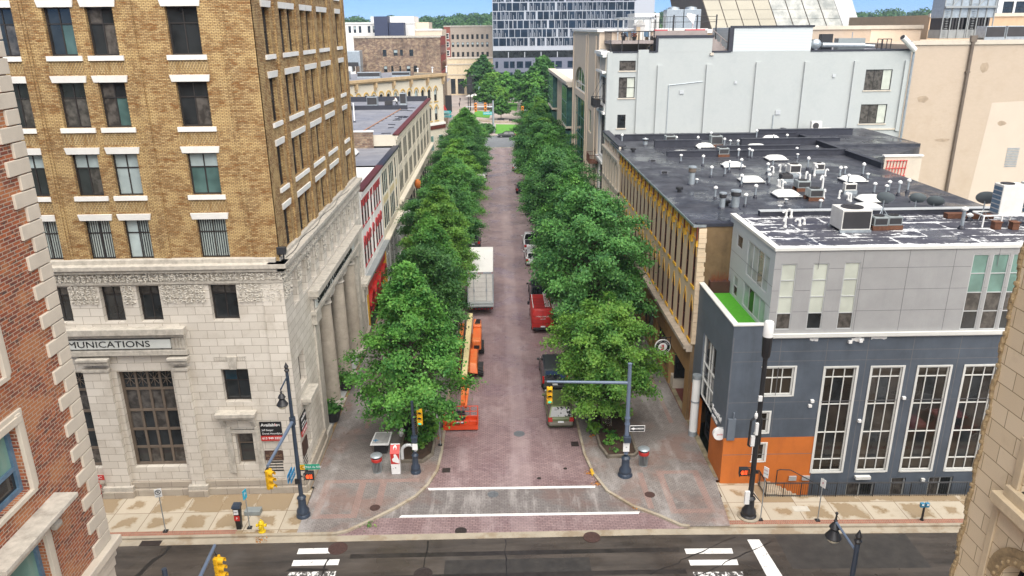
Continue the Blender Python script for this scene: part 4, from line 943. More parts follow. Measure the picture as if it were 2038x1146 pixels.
SKYL = M('milky_skylight_plastic', (.8, .8, .76), .25, var=.06)
skylight((-16.3, 84.0, 12.92), 1.9, 2.2, .55, 'white domed skylight with dark sides on the grey roof of the left row')
def ac_box(loc, w, d, h, body, grille, label, face='y', group=None, name='air_conditioner', legs=.25, fan=True, cat='air conditioner'):
 t = thing(name, label, cat, loc, 0, group); x, y, z = loc
 mb = MB(); mb.box(x - w / 2, x + w / 2, y - d / 2, y + d / 2, z + legs, z + h); mb.build('casing', body, t, bevel=.03)
 mb = MB()
 if 'y' in face:
  mb.box(x - w / 2 + .07, x + w / 2 - .07, y - d / 2 - .012, y - d / 2 - .002, z + legs + .1, z + h - .1)
 if 'x' in face: mb.box(x - w / 2 - .012, x - w / 2 - .002, y - d / 2 + .07, y + d / 2 - .07, z + legs + .1, z + h - .1)
 mb.build('grille', grille, t)
 if fan:
  mb = MB(); r = min(w, d) * .4; mb.lathe([(r, 0), (r, .05), (r * .9, .05), (r * .88, .015), (.01, .02)], 20, (x, y, z + h), caps=False)
  for k in range(6): a = R(60 * k); mb.tube((x, y, z + h + .045), (x + r * .9 * math.cos(a), y + r * .9 * math.sin(a), z + h + .045), .012, n=4)
  mb.build('fan_guard', GRILLE, t)
 mb = MB(); mb.box(x - w / 2 - .05, x + w / 2 + .05, y - d / 2 - .05, y - d / 2 + .12, z, z + legs); mb.box(x - w / 2 - .05, x + w / 2 + .05, y + d / 2 - .12, y + d / 2 + .05, z, z + legs); mb.build('skid', RUST if body is ACGREY else GALV, t)
 return t
ac_box((-24.6, 120, 13.95), 3.2, 2.5, 2.3, GALV, GRILLE, 'big grey rooftop unit with a dark louvred face on the long left roof')
ac_box((-22.6, 115, 13.95), 2.0, 1.4, 1.3, ACGREY, GRILLE, 'low grey cabinet in front of the big rooftop unit, left roof')
ac_box((-20.3, 128.5, 13.95), 1.7, 1.5, 1.6, GALV, GRILLE, 'grey box unit with dark front beyond the low parapet on the left roof')
ac_box((-17.6, 128, 13.95), 1.2, 1.0, .9, GRILLE, GRILLE, 'small black box unit on the far part of the left roof')
ac_box((-15.4, 130, 13.95), 1.1, 1.2, 2.0, GALV, GRILLE, 'tall pale unit beside the roof worker', fan=False)
def vent_pipe(loc, h, r, mat, label, group, cap=True, bend=0):
 t = thing('vent_pipe', label, 'vent pipe', loc, 0, group); x, y, z = loc
 mb = MB(); mb.tube((x, y, z), (x, y, z + h), r, n=10); mb.build('stack', mat, t)
 mb = MB(); mb.lathe([(r * 2.2, 0), (r * 2.0, .08), (r * 1.25, .22)], 10, loc); mb.build('boot', ROOF_D, t)
 if cap: mb = MB(); mb.lathe([(r * 1.9, h - .1), (r * 2.1, h), (r * .5, h + .1)], 10, loc); mb.build('cap', PVC if mat is not BLK else BLK, t)
 return t
vent_pipe((-19.4, 106, 13.95), 2.6, .09, PVC, 'tall leaning white pipe standing alone on the left grey roof', None, False)
for x, y, h in ((-24, 108, 2.4), (-23.3, 110, 1.5)): vent_pipe((x, y, 13.95), h, .1, PVC, 'short white pipe at the left edge of the long grey roof', 'white pipes at the edge of the left roof', False)
mb = MB(); mb.tube((-16.8, 92, 14.02), (-14.9, 126, 14.02), .06); tag(mb.build('gas_line', M('orange_brown_pipe', (.45, .22, .12), .6)), 'thin rusty pipe running along the left grey roof', 'pipe')
for k in range(11):
 y = 92.5 + k * 2.9; mb = MB(); mb.box(-16.95 + k * .16, -16.45 + k * .16, y, y + .25, 13.95, 14.0); tag(mb.build('pipe_support', ROOF_D), 'black block under the rusty pipe on the left roof', 'pipe support', 'blocks under the roof pipe')
JUNK = [(rnd.uniform(-14.3, -12.6), rnd.uniform(93, 128)) for _ in range(16)]
for x, y in JUNK: mb = MB(); a = rnd.uniform(-.4, .4); w = rnd.uniform(.25, .6); mb.hexa([(x - w, y - .12 - a, 13.95), (x + w, y - .12 + a, 13.95), (x + w, y + .12 + a, 13.95), (x - w, y + .12 - a, 13.95)], [(x - w, y - .12 - a, 14.03), (x + w, y - .12 + a, 14.03), (x + w, y + .12 + a, 14.03), (x - w, y + .12 - a, 14.03)]); tag(mb.build('roof_pad', ROOF_D), 'black scrap of roofing lying by the left roof edge', 'roofing scrap', 'black roofing scraps')
def disc_sign(loc, r, label, words, F):
 s = thing('round_sign', label, 'sign', loc); x, y, z = loc
 mb = MB(); mb.tube((x, y - .06, z), (x, y + .06, z), r, n=28); mb.build('disc', SIGNW, s)
 mb = MB(); mb.path([(x - r * .9, y, z + r * .3), (x - r - .7, y, z + r * .3)], .03); mb.build('bracket', BLK, s)
 for w, dz, sz in words: text(w, sz, s, (x, y - .075, z + dz), (R(90), 0, 0), INK, ext=.003)
 return s
disc_sign((-10.6, 82.5, 4.55), .72, 'larger white round shop sign with small lettering, left row', [('and', .12, .3), ('CO. CAFE', -.12, .22)], F); disc_sign((-10.6, 88.2, 5.0), .62, 'smaller white round shop sign behind the larger one, left row', [('SALON', 0, .24)], F)
s = thing('blade_sign', 'dark navy rectangular blade sign hanging above the left trees', 'sign', (-10.7, 96, 5)); mb = MB(); mb.box(-11.4, -9.9, 95.95, 96.05, 4.6, 5.3); mb.build('panel', DKBLUE, s); mb = MB(); mb.tube((-11.7, 96, 5.35), (-9.9, 96, 5.35), .03); mb.build('bracket', BLK, s)
mb = MB(); mb.ball((-10.9, 103.5, 5.8), .5, .5, .7, 10); tag(mb.build('orange_lantern', ORANGE, smooth=True), 'orange round lantern showing between the left trees and facade', 'lantern')

def ornate():
 b = thing('ornate_arched_building', 'cream building with yellow arched windows and a heavy bracketed cornice beyond the left row', 'building', (-11.2, 167, 0), R(54.4)); W[b] = Vector((0, 0, 0))
 F = Fc('y', 0); ops = []
 us = [-31.2 + 2.05 * k for k in range(15)]
 for u in us:
  ops += [(u - .5, u + .5, 11.5, 14.1), (u - .5, u + .5, 7.5, 10.3)]
 mb = MB(); wall(mb, F, -33, 0, 0, 17.0, ops, .35)
 for o in ops: arch_fill(mb, F, o[0], o[1], o[3] - .5, o[3], .35, o[0] > -8)
 S = Fc('x+', 0)
 sops = [(1.2 + 2.1 * k - .5, 1.2 + 2.1 * k + .5, z, z + 2.7) for k in range(3) for z in (7.5, 11.5)]
 wall(mb, S, 0, 8, 0, 17.0, sops, .35)
 mb.quad((-33, 0, 0), (-33, 0, 17), (-33, 26, 17), (-33, 26, 0)); mb.build('wall', CREAMW, b, local=True)
 OT = M('ochre_trim', (.55, .36, .1), .7, var=.2)
 for o in ops:
  mb = MB(); pts = arch_fill(MB(), F, o[0] - .18, o[1] + .18, o[3] - .55, o[3] + .35, .1, o[0] > -8)
  for (a, za), (c, zc) in zip(pts[:-1], pts[1:]): mb.hexa([F.p(a, za, -.01), F.p(c, zc, -.01), F.p(c, zc, .14), F.p(a, za, .14)], [F.p(a, za + .28, -.01), F.p(c, zc + .28, -.01), F.p(c, zc + .28, .14), F.p(a, za + .28, .14)])
  F.box(mb, o[0] - .2, o[1] + .2, o[2] - .2, o[2], -.01, .12); mb.build('window_hood', OT, b, local=True)
 for o in ops: win(b, F, *o, -.28, FRAME_D, 1, (.5,), .08, .06, [GLASS, BLIND], (0, int(o[0]) % 3 == 0))
 for o in sops: win(b, S, *o, -.28, FRAME_D, 1, (.5,), .08, .06, [GLASS])
 mb = MB(); mb.box(-33, .5, -.7, .1, 16.55, 17.05); mb.box(-33, .35, -.5, .1, 16.3, 16.55); mb.box(.0, .7, -.3, 8, 16.3, 17.05)
 for k in range(7):
  u = -31 + 5.1 * k; mb.box(u, u + .45, -.62, 0, 15.4, 16.4); mb.box(u + .05, u + .4, -.4, 0, 14.9, 15.4)
 mb.build('cornice', M('ochre_cornice', (.5, .36, .2), .7, var=.25), b, local=True)
 mb = MB(); mb.box(-33, .2, -.25, .0, 6.5, 6.95); mb.build('belt_course', WHITE, b, local=True); mb = MB(); mb.box(-33, .15, -.2, .0, 5.7, 6.48); mb.build('shop_fascia', MAROON, b, local=True)
 for u0 in (-5.2, -2.2): win(b, F, u0, u0 + 1.4, 1.2, 4.4, .05, FRAME_W, 1, (.6,), .08, .06, [GLASS_TEAL], name='shop_window')
 mb = MB(); mb.poly([(-33, .02, 16.0), (0, .02, 16.0), (0, 8, 16.0), (14, 27, 16.0), (-33, 40, 16.0)]); mb.build('roof', ROOF_G, b, local=True)
 return b
ornate()
for x, y, w, h in ((-27.5, 172, 5.0, 1.2), (-21, 176, 4.0, 1.0), (-33, 168, 4.0, 1.6)): ac_box((x, y, 16), w, 2.0, h, GALV, GRILLE, {-27.5: 'long pale duct box on the roof of the ornate building', -21: 'shorter pale duct box nearer the roof corner of the ornate building', -33: 'pale box unit at the left end of the ornate roof'}[x], fan=False)
for k in range(3): vent_pipe((-17.5 + 3 * k, 178 + 4 * k, 16), 1.6, .16, PVC, 'white vent on the dark roof in front of the brown brick warehouse', 'white vents on the ornate roof')
t = thing('rooftop_unit_tower', 'tall grey ribbed rooftop unit with dark louvres beside the brown warehouse', 'air conditioner', (-35, 199, 16))
mb = MB(); mb.box(-38, -33.5, 197, 201, 17.3, 21); mb.build('casing', GALV, t, bevel=.1); mb = MB(); mb.box(-37.5, -34, 196.9, 196.98, 17.3, 18.3); mb.build('grille', GRILLE, t); mb = MB()
for x in (-37.8, -35.8, -33.8): mb.box(x, x + .2, 197, 201, 16, 17.3)
mb.build('leg', GALV, t)
def far_block(name, label, x0, x1, y0, y1, z1, mat, wins=(), z0=-.5, glassm=None, cap=None, framem=None, roofm=None):
 b = thing(name, label, 'building', ((x0 + x1) / 2, y0, 0)); F = Fc('y', y0)
 mb = MB(); wall(mb, F, x0, x1, z0, z1, list(wins), .3); mb.quad((x0, y0, z0), (x0, y1, z0), (x0, y1, z1), (x0, y0, z1)); mb.quad((x1, y0, z0), (x1, y1, z0), (x1, y1, z1), (x1, y0, z1)); mb.quad((x0, y1, z0), (x1, y1, z0), (x1, y1, z1), (x0, y1, z1)); mb.build('wall', mat, b)
 mb = MB(); mb.quad((x0, y0, z1 - .02), (x1, y0, z1 - .02), (x1, y1, z1 - .02), (x0, y1, z1 - .02)); mb.build('roof', roofm or ROOF_G, b)
 for i, w in enumerate(wins): win(b, F, *w, -.2, framem or FRAME_D, 1, (.5,), .1, .08, [glassm or GLASS, BLIND], (0, 1) if i % 3 == 1 else (0, 0))
 if cap: mb = MB(); F.box(mb, x0 - .15, x1 + .15, z1 - .3, z1 + .2, -.3, .2); mb.build('parapet_cap', cap, b)
 return b, F
ww = [(-28.95, -27.95, 19.3, 21.05), (-26.2, -25.05, 19.45, 21), (-24.5, -23.75, 19.45, 21), (-22.1, -21.05, 19.35, 21), (-28.9, -28, 15.4, 17), (-27.0, -26.4, 15.4, 17), (-25, -24.4, 15.4, 17), (-23.0, -22, 15.4, 17), (-21.2, -20.2, 15.4, 17)]
b, F = far_block('brown_brick_warehouse', 'weathered brown brick warehouse with a few scattered windows, far left', -36.2, -14.0, 205, 227, 24.2, OLDBR, ww, cap=STONE_T)
for x in (-33.6, -31.2, -29.3, -25.1, -23.6, -19.2, -17.6): mb = MB(); F.box(mb, x, x + .25, 15, 23.9, 0, .18); mb.build('brick_pier', OLDBR, b)
mb = MB(); mb.quad((-13.98, 205, 14.5), (-13.98, 227, 14.5), (-13.98, 227, 24.1), (-13.98, 205, 24.1)); mb.build('side_wall', M('red_brown_brick', (.3, .05, .035), .8, var=.3), b)
mb = MB(); S = Fc('x+', -13.98)
for k in range(4):
 for z in (15.5, 19.5): S.box(mb, 207 + 5 * k, 209 + 5 * k, z, z + 2.4, 0, .05)
mb.build('window', GLASS, b)
b, F = far_block('white_block', 'long white building with grey windows behind the brown warehouse', -47, -25, 250, 275, 27.9, WHITEW, [(-45.5 + k * 1.6 + (k // 3) * 1.2, -44.7 + k * 1.6 + (k // 3) * 1.2, 25.0, 27.0) for k in range(9)] , cap=WHITE)
mb = MB(); mb.box(-38.7, -25.2, 252, 268, 27.8, 29.8); mb.build('penthouse', WHITEW, b)
far_block('navy_stair_tower', 'tall plain navy blue block standing on the brown warehouse', -36.4, -32.3, 243, 249, 29.7, M('navy_cladding', (.035, .045, .09), .6, var=.15), z0=20)
far_block('navy_annex', 'lower navy clad block joined to the right of the tall navy one', -32.2, -27.6, 244, 249, 27.9, bpy.data.materials['navy_cladding'], z0=20)
b, F = far_block('beige_low_block', 'low beige flat roofed building stepping down beyond the navy blocks', -25, -16.6, 252, 275, 25.8, BEIGE, cap=WHITE); mb = MB(); mb.box(-25, -20.8, 254, 268, 25.7, 28.0); mb.build('upper_storey', BEIGE, b)
b, F = far_block('grey_brick_office', 'grey brown office building with a grid of dark windows beyond the plaza', -21, -.9, 332, 352, 27.0, brick('grey_brown_brick', (.42, .35, .28), (.36, .3, .24), (.3, .26, .22), .4, .15, .02, stain=.3, stain_col=(.25, .2, .16)),
 [(-17.9 + 2.05 * k, -16.9 + 2.05 * k, z, z + 1.9) for k in range(8) for z in (14.8, 18.7, 21.8)], cap=STONE_T)
mb = MB(); F.box(mb, -21, -18.4, 14, 27.0, -.05, .15); mb.build('red_brick_bay', M('red_brick_far', (.27, .08, .055), .8), b)
for z in (15.2, 18.7, 22): win(b, F, -20.6, -18.9, z, z + 2.2, .16, FRAME_W, 1, (.5,), .2, .1, [GLASS])
b, F = far_block('cream_corner_building', 'low cream corner building with a white roof in front of the grey office', -20.3, -.6, 322, 331.5, 14.6, BUFF_P, [(-5.0, -1.2, 5, 10.5)], cap=CREAM, roofm=ROOF_W)
mb = MB(); F.box(mb, -20.3, -.6, 12.0, 12.5, -.02, .25); F.box(mb, -20.3, -.6, 8.0, 8.3, -.02, .2); mb.build('string_course', CREAM, b)
for k in range(4): mb = MB(); F.box(mb, -19 + 3.6 * k, -16.4 + 3.6 * k, .5, 6.5, .0, .06); mb.build('shop_window', GLASS, b)
for i, (y0, y1, h, m, lab) in enumerate(((199, 214, 9, BLK, 'black fronted shop beyond the ornate building'), (227.5, 245, 7.5, WHITEW, 'white fronted shop with a teal awning on the far left pavement'), (245.5, 268, 10, BEIGE, 'beige shop building further along the far left pavement'))):
 bb, F = far_block('shop_building', lab, -26, -15.2, y0, y1, h, m); S = Fc('x+', -15.15); mb = MB()
 for k in range(3): S.box(mb, y0 + 1 + 4 * k, y0 + 3.6 + 4 * k, .5, 3.5, 0, .08)
 mb.build('shop_window', GLASS, bb)
mb = MB(); mb.hexa([(-15.1, 230, 4.2), (-13.4, 230, 3.6), (-13.4, 240, 3.6), (-15.1, 240, 4.2)], [(-15.1, 230, 5.2), (-14.6, 230, 5.1), (-14.6, 240, 5.1), (-15.1, 240, 5.2)]); tag(mb.build('awning', M('teal_canvas', (.03, .3, .32), .8)), 'teal awning over a far left shop', 'awning')
mb = MB(); mb.hexa([(-15.1, 205, 5.5), (-13.2, 205, 4.9), (-13.2, 211, 4.9), (-15.1, 211, 5.5)], [(-15.1, 205, 7.6), (-14.5, 205, 7.5), (-14.5, 211, 7.5), (-15.1, 211, 7.6)]); tag(mb.build('awning', REDP), 'bright red awning on the black shop', 'awning')
mb = MB(); mb.box(-14.9, -12.2, 216, 216.3, 4.0, 8.5); tag(mb.build('hanging_banner', BLK), 'black slanting banner sign over the far left pavement', 'banner')
def tower():
 y0 = 300; b = thing('glass_tower', 'tall white and blue glass tower on a grey podium beyond the park', 'building', (26, y0, 0)); F = Fc('y', y0)
 WG = M('tower_white_panel', (.40, .43, .48), .5, var=.06); GP = M('podium_grey_panel', (.15, .165, .22), .6, var=.1); BG = glass('tower_blue_glass', (.014, .03, .055), .3, .25, .5, .25); GS = M('tower_grey_spandrel', (.16, .17, .19), .5)
 r = random.Random(5)
 mb = MB(); mb.box(-.7, 60, y0, y0 + 30, 17.9, 52); mb.build('upper_floors', WG, b)
 sp = MB(); rest = MB(); cnt = 0
 for k in range(10):
  z = 19.6 + 3.12 * k; x = -.5
  while x < 52.5:
   w = r.choice((1.3, 1.3, 2.0, 2.6)); w = min(w, 53.0 - x); q = MB() if cnt < 98 else rest
   F.box(q, x, x + w, z, z + 2.78, 0, .05, 0)
   if r.random() < .7: F.box(q, x + w * .55, x + w * .55 + .14, z, z + 1.6, .04, .1, 1); F.box(q, x + w * .2, x + w * .2 + .1, z, z + 2.4, .04, .1, 1); F.box(q, x + w * .55, x + w * .9, z, z + .14, .04, .1, 1)
   if q is not rest: q.build('window', [BG, WG], b); cnt += 1
   x += w; g = r.choice((.2, .25, .3, .8)) if x < 28 else .2
   if g > .8: F.box(sp, x + .1, x + g - .1, z + .2, z + 1.3, 0, .06)
   x += g
 tag(rest.build('upper_window', [BG, WG], b), kind='stuff'); sp.build('spandrel', GS, b)
 mb = MB(); mb.box(-.7, 60, y0 - .1, y0 + 30, 15.3, 17.9); mb.build('dark_glass_band', GLASS, b)
 mb = MB()
 for k in range(9): F.box(mb, 5 + 6.2 * k, 5.3 + 6.2 * k, 15.4, 17.4, .1, .2)
 mb.build('pier', WG, b)
 mb = MB(); mb.box(-.75, 60, y0 - .25, y0 + 30, -.5, 15.3); mb.build('podium', GP, b)
 P = Fc('y', y0 - .25)
 for z in (7.6, 11.6):
  x = .2
  while x < 52: w = r.choice((1.0, 1.8, 2.4)); mb = MB(); P.box(mb, x, x + w, z, z + 2.4, 0, .06); mb.build('podium_window', BG, b); x += w + r.choice((.5, .8, 2.2))
 for k in range(7): mb = MB(); P.box(mb, 8 + 6 * k, 12.5 + 6 * k, .4, 5, 0, .06); mb.build('podium_window', BG, b)
 mb = MB(); P.box(mb, 0.5, 5.5, 4.5, 6.3, 0, .5); mb.build('green_shop_sign', M('bright_green_sign', (.12, .5, .05), .5), b)
tower()
def build_corner():
 b = thing('grey_corner_building', 'modern corner building, pale grey panels over dark slate walls with an orange base', 'building', (20, 43, 0))
 F = Fc('y', 39.0); S = Fc('x-', 13.15); G = Fc('x-', 15.05); X1 = 36.0
 big = [(18.62, 20.42, .6, 7.46), (21.33, 23.12, .58, 7.44), (24.03, 25.86, .56, 7.42), (26.75, 28.55, .54, 7.42), (29.5, 31.3, .52, 7.4)]
 ops = big + [(15.0, 16.86, 5.76, 7.54), (14.95, 15.68, 3.34, 4.68), (14.9, 15.67, 1.42, 2.6), (20.9, 22.6, -2.2, -.2), (23.6, 24.5, -2.2, .05), (25.9, 27.4, -2.2, .05)]
 sop = [(41.75, 44.7, 1.6, 7.4), (42.2, 44.3, .05, 1.6)]
 mb = MB(); wall(mb, F, 18.6, X1, -2.4, 9.5, [o for o in ops if o[0] > 18.6], .22); wall(mb, F, 13.15, 18.6, 3.0, 9.5, [o for o in ops if o[0] < 18.6 and o[2] > 3], .22)
 mb.quad((13.15, 39, 9.5), (15.0, 39, 9.5), (15.0, 39, 10.15), (13.15, 39, 10.15))
 mb.quad((X1, 39, -2), (X1, 47, -2), (X1, 47, 14.5), (X1, 39, 14.5))
 mb.build('dark_wall', SLATE, b)
 mb = MB(); wall(mb, S, 39, 47.5, 3.0, 10.15, [(41.75, 44.7, 3.0, 7.4)], .25); wall(mb, S, 39, 47.5, 2.95, 3.0, [(41.75, 44.7, 2.95, 3.0)], .25); mb.build('dark_side_wall', SLATE_L, b)
 mb = MB(); wall(mb, F, 13.15, 18.6, -2.4, 3.0, [(14.9, 15.67, 1.42, 2.6)], .22); wall(mb, S, 39, 47.5, -.5, 2.95, [(41.75, 44.7, -.5, 2.95)], .25); mb.build('orange_base', ORANGE, b)
 mb = MB()
 for u in (13.19, 15.9, 18.55, 20.9, 23.5, 26.2, 29): F.box(mb, u, u + .035, 3.0 if u < 18.6 else -.3, 9.4, -.01, .004)
 for z in (8.5, 7.9, 5.3, 4.2, 1.85): F.box(mb, 13.2 if z != 1.85 else 13.2, X1 if z > 5 else 18.6, z, z + .03, -.01, .004)
 for z in (8.6, 6.2, 4.9): S.box(mb, 39, 47.4, z, z + .015, -.01, .004)
 mb.build('wall_joint', SEAM, b)
 for o in big:
  w = o[1] - o[0]
  win(b, F, o[0], o[1], o[2], o[3], -.12, FRAME_W, 3, (.12, .385, .655, .91), .085, .05, [GLASS_BROWN, GLASS], (0, 0, 0, 0, 1, 0, 1, 0, 0, 0, 1, 0, 0, 0, 0), dep=.08, cf=(.3, .66))
  mb = MB(); F.box(mb, o[0] - .09, o[0], o[2] - .08, o[3] + .09, -.02, .035); F.box(mb, o[1], o[1] + .13, o[2] - .08, o[3] + .09, -.02, .035); F.box(mb, o[0], o[1], o[3], o[3] + .09, -.02, .035); F.box(mb, o[0], o[1], o[2] - .1, o[2], -.02, .05); mb.build('window_surround', FRAME_W, b)
 for o in ops[5:8]:
  win(b, F, *o, -.12, FRAME_W, 3 if o[0] > 14.98 else 1, (.62,) if o[1] > 16 else (), .1, .05, [GLASS_BROWN], dep=.08)
  mb = MB(); F.box(mb, o[1], o[1] + .12, o[2] - .06, o[3] + .08, -.02, .035); F.box(mb, o[0] - .06, o[1], o[3], o[3] + .08, -.02, .035); F.box(mb, o[0] - .06, o[1], o[2] - .08, o[2], -.02, .035); mb.build('window_surround', FRAME_W, b)
 for o in ops[8:]: win(b, F, o[0], o[1], o[2], o[3], -.15, FRAME_A, 2 if o[1] - o[0] > 1.2 else 1, (), .09, .06, [GLASS, SHADE], (1, 0), name='basement_window')
 win(b, S, 41.75, 44.7, 2.9, 7.4, -.2, FRAME_W, 3, (.3, .55), .12, .09, [GLASS], dep=.1, name='entrance_window', cf=(.42, .6)); win(b, S, 41.75, 44.7, .05, 2.9, -.6, FRAME_D, 2, (), .1, .1, [GLASS], name='door')
 w = [(15.45, 16.3, 9.85, 13.72), (17.2, 18.05, 9.85, 13.73), (18.92, 19.78, 9.83, 13.76), (25.95, 26.85, 9.67, 14.11), (27.05, 27.98, 9.66, 14.11), (28.15, 29.05, 9.66, 14.11), (31.3, 32.2, 9.66, 14.0)]
 mb = MB(); wall(mb, F, 15.05, X1, 9.62, 14.5, w, .15); mb.build('panel_wall', PANEL, b)
 gw = [(39.75, 43.5, 11.7, 13.85), (39.75, 43.6, 9.7, 11.2), (44.5, 45.6, 12.9, 13.7), (44.75, 45.6, 9.7, 11.0)]
 mb = MB(); wall(mb, G, 39, 47.2, 9.5, 14.5, gw, .12); mb.build('panel_side_wall', PANEL_S, b)
 mb = MB()
 for u in (17.47, 19.91, 22.43, 24.95, 27.36): F.box(mb, u - .012, u + .012, 13.4 if u < 19 or u > 27 else 9.7, 14.45, -.01, .004)
 for z in (13.42, 12.17, 10.92):
  prev = 15.06
  for a, c in [(x[0], x[1]) for x in w if x[3] > z] + [(X1, X1)]: F.box(mb, prev, a - .03, z - .01, z + .01, -.01, .004); prev = c + .03
 for z in (12.4, 11.2): G.box(mb, 39, 47, z - .01, z + .01, -.01, .004)
 mb.build('panel_joint', SEAM, b)
 for i, o in enumerate(w): win(b, F, *o, -.07, FRAME_A, 1, (.25, .5, .75), .055, .05, [GLASS, BLIND_W, GLASS_TEAL, SHADE], ((3, 1, 1, 1), (0, 1, 1, 1), (3, 1, 1, 1), (0, 3, 2, 2), (3, 3, 2, 2), (0, 3, 2, 2), (0, 0, 1, 1))[i], dep=.05)
 win(b, G, *gw[0], -.07, FRAME_A, 4, (), .05, .05, [BLIND, GLASS_GREEN], (0, 0, 1, 0)); win(b, G, *gw[1], -.07, FRAME_A, 4, (), .05, .05, [BLIND, GLASS], (0, 1, 0, 0)); win(b, G, *gw[2], -.07, FRAME_A, 1, (), .05, .05, [SHADE]); win(b, G, *gw[3], -.07, FRAME_A, 1, (.5,), .05, .05, [SHADE, BLIND], (0, 1), name='terrace_door')
 mb = MB(); F.box(mb, 15.0, X1, 9.42, 9.62, -.1, .16); F.box(mb, 15.0, X1, 9.36, 9.42, -.1, .1); F.box(mb, 14.98, X1, 14.46, 14.62, -.3, .07); G.box(mb, 39.3, 47.2, 14.46, 14.62, -.3, .07); mb.build('metal_flashing', FRAME_W, b)
 mb = MB(); mb.quad((15.05, 39, 14.44), (X1, 39, 14.44), (X1, 47.6, 14.44), (15.05, 47.6, 14.44)); mb.build('roof', ROOF_P, b)
 mb = MB(); mb.box(13.1, 13.45, 38.95, 47.5, 10.12, 10.2); mb.box(13.45, 15.05, 38.95, 39.3, 10.12, 10.2); mb.build('terrace_coping', FRAME_W, b); mb = MB(); mb.box(13.16, 13.4, 39.02, 47.5, 9.5, 10.12); mb.box(13.4, 15.04, 39.02, 39.26, 9.5, 10.12); mb.build('terrace_parapet', SLATE, b)
 mb = MB(); mb.quad((13.2, 39.1, 9.56), (15.05, 39.1, 9.56), (15.05, 47.5, 9.56), (13.2, 47.5, 9.56)); mb.build('terrace_turf', TURF, b)
 for u, z in ((20.95, 3.95), (18.0, 5.3), (23.35, 5.4), (19.7, 9.0), (20.3, 9.05), (17.9, 5.0)):
  mb = MB(); F.box(mb, u, u + .18, z, z + .16, -.01, .16); mb.build('wall_light', SIGNW, b)
 mb = MB()
 for u, z, ww in ((17.5, 9.16, .5), (19.9, 9.12, .7), (21.0, 9.2, .9)):
  pts = [(u + ww * (i / 6) + rnd.uniform(-.03, .03), z + rnd.uniform(-.07, .02)) for i in range(7)] + [(u + ww * (1 - i / 6), z + .14 + rnd.uniform(0, .08)) for i in range(7)]
  mb.poly([F.p(x, zz, .006) for x, zz in pts])
 mb.build('peeled_paint_patch', SIGNW, b)
 mb = MB(); F.box(mb, 21.3, 22.2, .12, .3, -.02, .25); F.box(mb, 25.4, 25.6, -.2, 0, -.02, .15); mb.build('vent_hood', FRAME_W, b)
 mb = MB(); S.box(mb, 44.7, 45.1, .05, 3.3, .02, .1); mb.build('door_panel', FRAME_A, b)
build_corner()
t = thing('flue_pipe', 'fat white round pipe standing on the pavement against the orange and grey side wall', 'pipe', (12.95, 44.6, 0)); mb = MB(); mb.tube((12.9, 44.6, .35), (12.9, 44.6, 4.2), .27, n=18); mb.build('white_casing', PVC, t, smooth=True); mb = MB(); mb.tube((12.9, 44.6, 0), (12.9, 44.6, .35), .29, n=18); mb.tube((12.9, 44.6, 2.5), (12.9, 44.6, 2.6), .29, n=18); mb.tube((12.9, 44.6, 4.2), (12.9, 44.6, 4.45), .29, n=18); mb.build('metal_band', GALV, t, smooth=True)
t = thing('planter_box', 'brown timber planter with reddish dry grasses on the green turf terrace', 'planter', (14.5, 46.6, 9.58)); mb = MB(); mb.box(13.75, 15.0, 46.1, 46.9, 9.58, 10.35); mb.build('box', M('dark_red_timber', (.09, .035, .025), .7, var=.3), t)
mb = MB()
for k in range(90): x = rnd.uniform(13.8, 14.95); y = rnd.uniform(46.15, 46.85); h = rnd.uniform(.2, .7); d = rnd.uniform(-.12, .12); mb.tube((x, y, 10.33), (x + d, y + rnd.uniform(-.1, .1), 10.35 + h), .014, .004, 3)
mb.build('grass', M('russet_grass', (.25, .08, .03), .9, var=.4, scale=6), t)
t = thing('mirror_board', 'dark board in a white frame leaning on the brown wall of the terrace', 'board', (14.2, 47.1, 9.58)); mb = MB(); mb.hexa([(13.75, 46.95, 9.6), (14.65, 46.95, 9.6), (14.65, 47.02, 9.6), (13.75, 47.02, 9.6)], [(13.75, 47.3, 11.4), (14.65, 47.3, 11.4), (14.65, 47.37, 11.4), (13.75, 47.37, 11.4)]); mb.build('frame', SIGNW, t); mb = MB(); mb.quad((13.83, 46.955, 9.68), (14.57, 46.955, 9.68), (14.57, 47.28, 11.32), (13.83, 47.28, 11.32)); mb.build('dark_panel', GRILLE, t)
t = thing('round_sign', 'blank white drum shaped sign on a bracket at the orange corner', 'sign', (12.85, 39.3, 3.15)); mb = MB(); mb.tube((12.95, 39.18, 3.15), (12.95, 39.42, 3.15), .38, n=28); mb.build('drum', SIGNW, t, smooth=True); text('smile', .17, t, (12.95, 39.17, 3.15), (R(90), 0, 0), REDP, ext=.003); mb = MB(); mb.box(12.9, 13.16, 39.25, 39.35, 3.5, 3.56); mb.build('bracket', FRAME_A, t)
t = thing('wall_sign', 'white script lettering on the slate side wall by the glazed entrance', 'sign', (13.1, 40.7, 3.6)); text('Beautiful', .55, t, (13.12, 41.6, 3.75), (R(90), 0, R(-90)), SIGNW, 'LEFT', .02); text('smiles', .45, t, (13.12, 41.5, 3.25), (R(90), 0, R(-90)), SIGNW, 'LEFT', .02)
mb = MB(); mb.box(13.3, 13.75, 38.9, 39.0, 2.9, 4.3); mb.tube((13.6, 38.95, 4.3), (13.6, 38.95, 4.7), .05); tag(mb.build('meter_box', SLATE_L), 'pale grey electric box with a small white fitting beside the round white sign', 'box')
t = thing('railing', 'black iron railing along the light well of the slate wall', 'railing', (20, 37.6, 0))
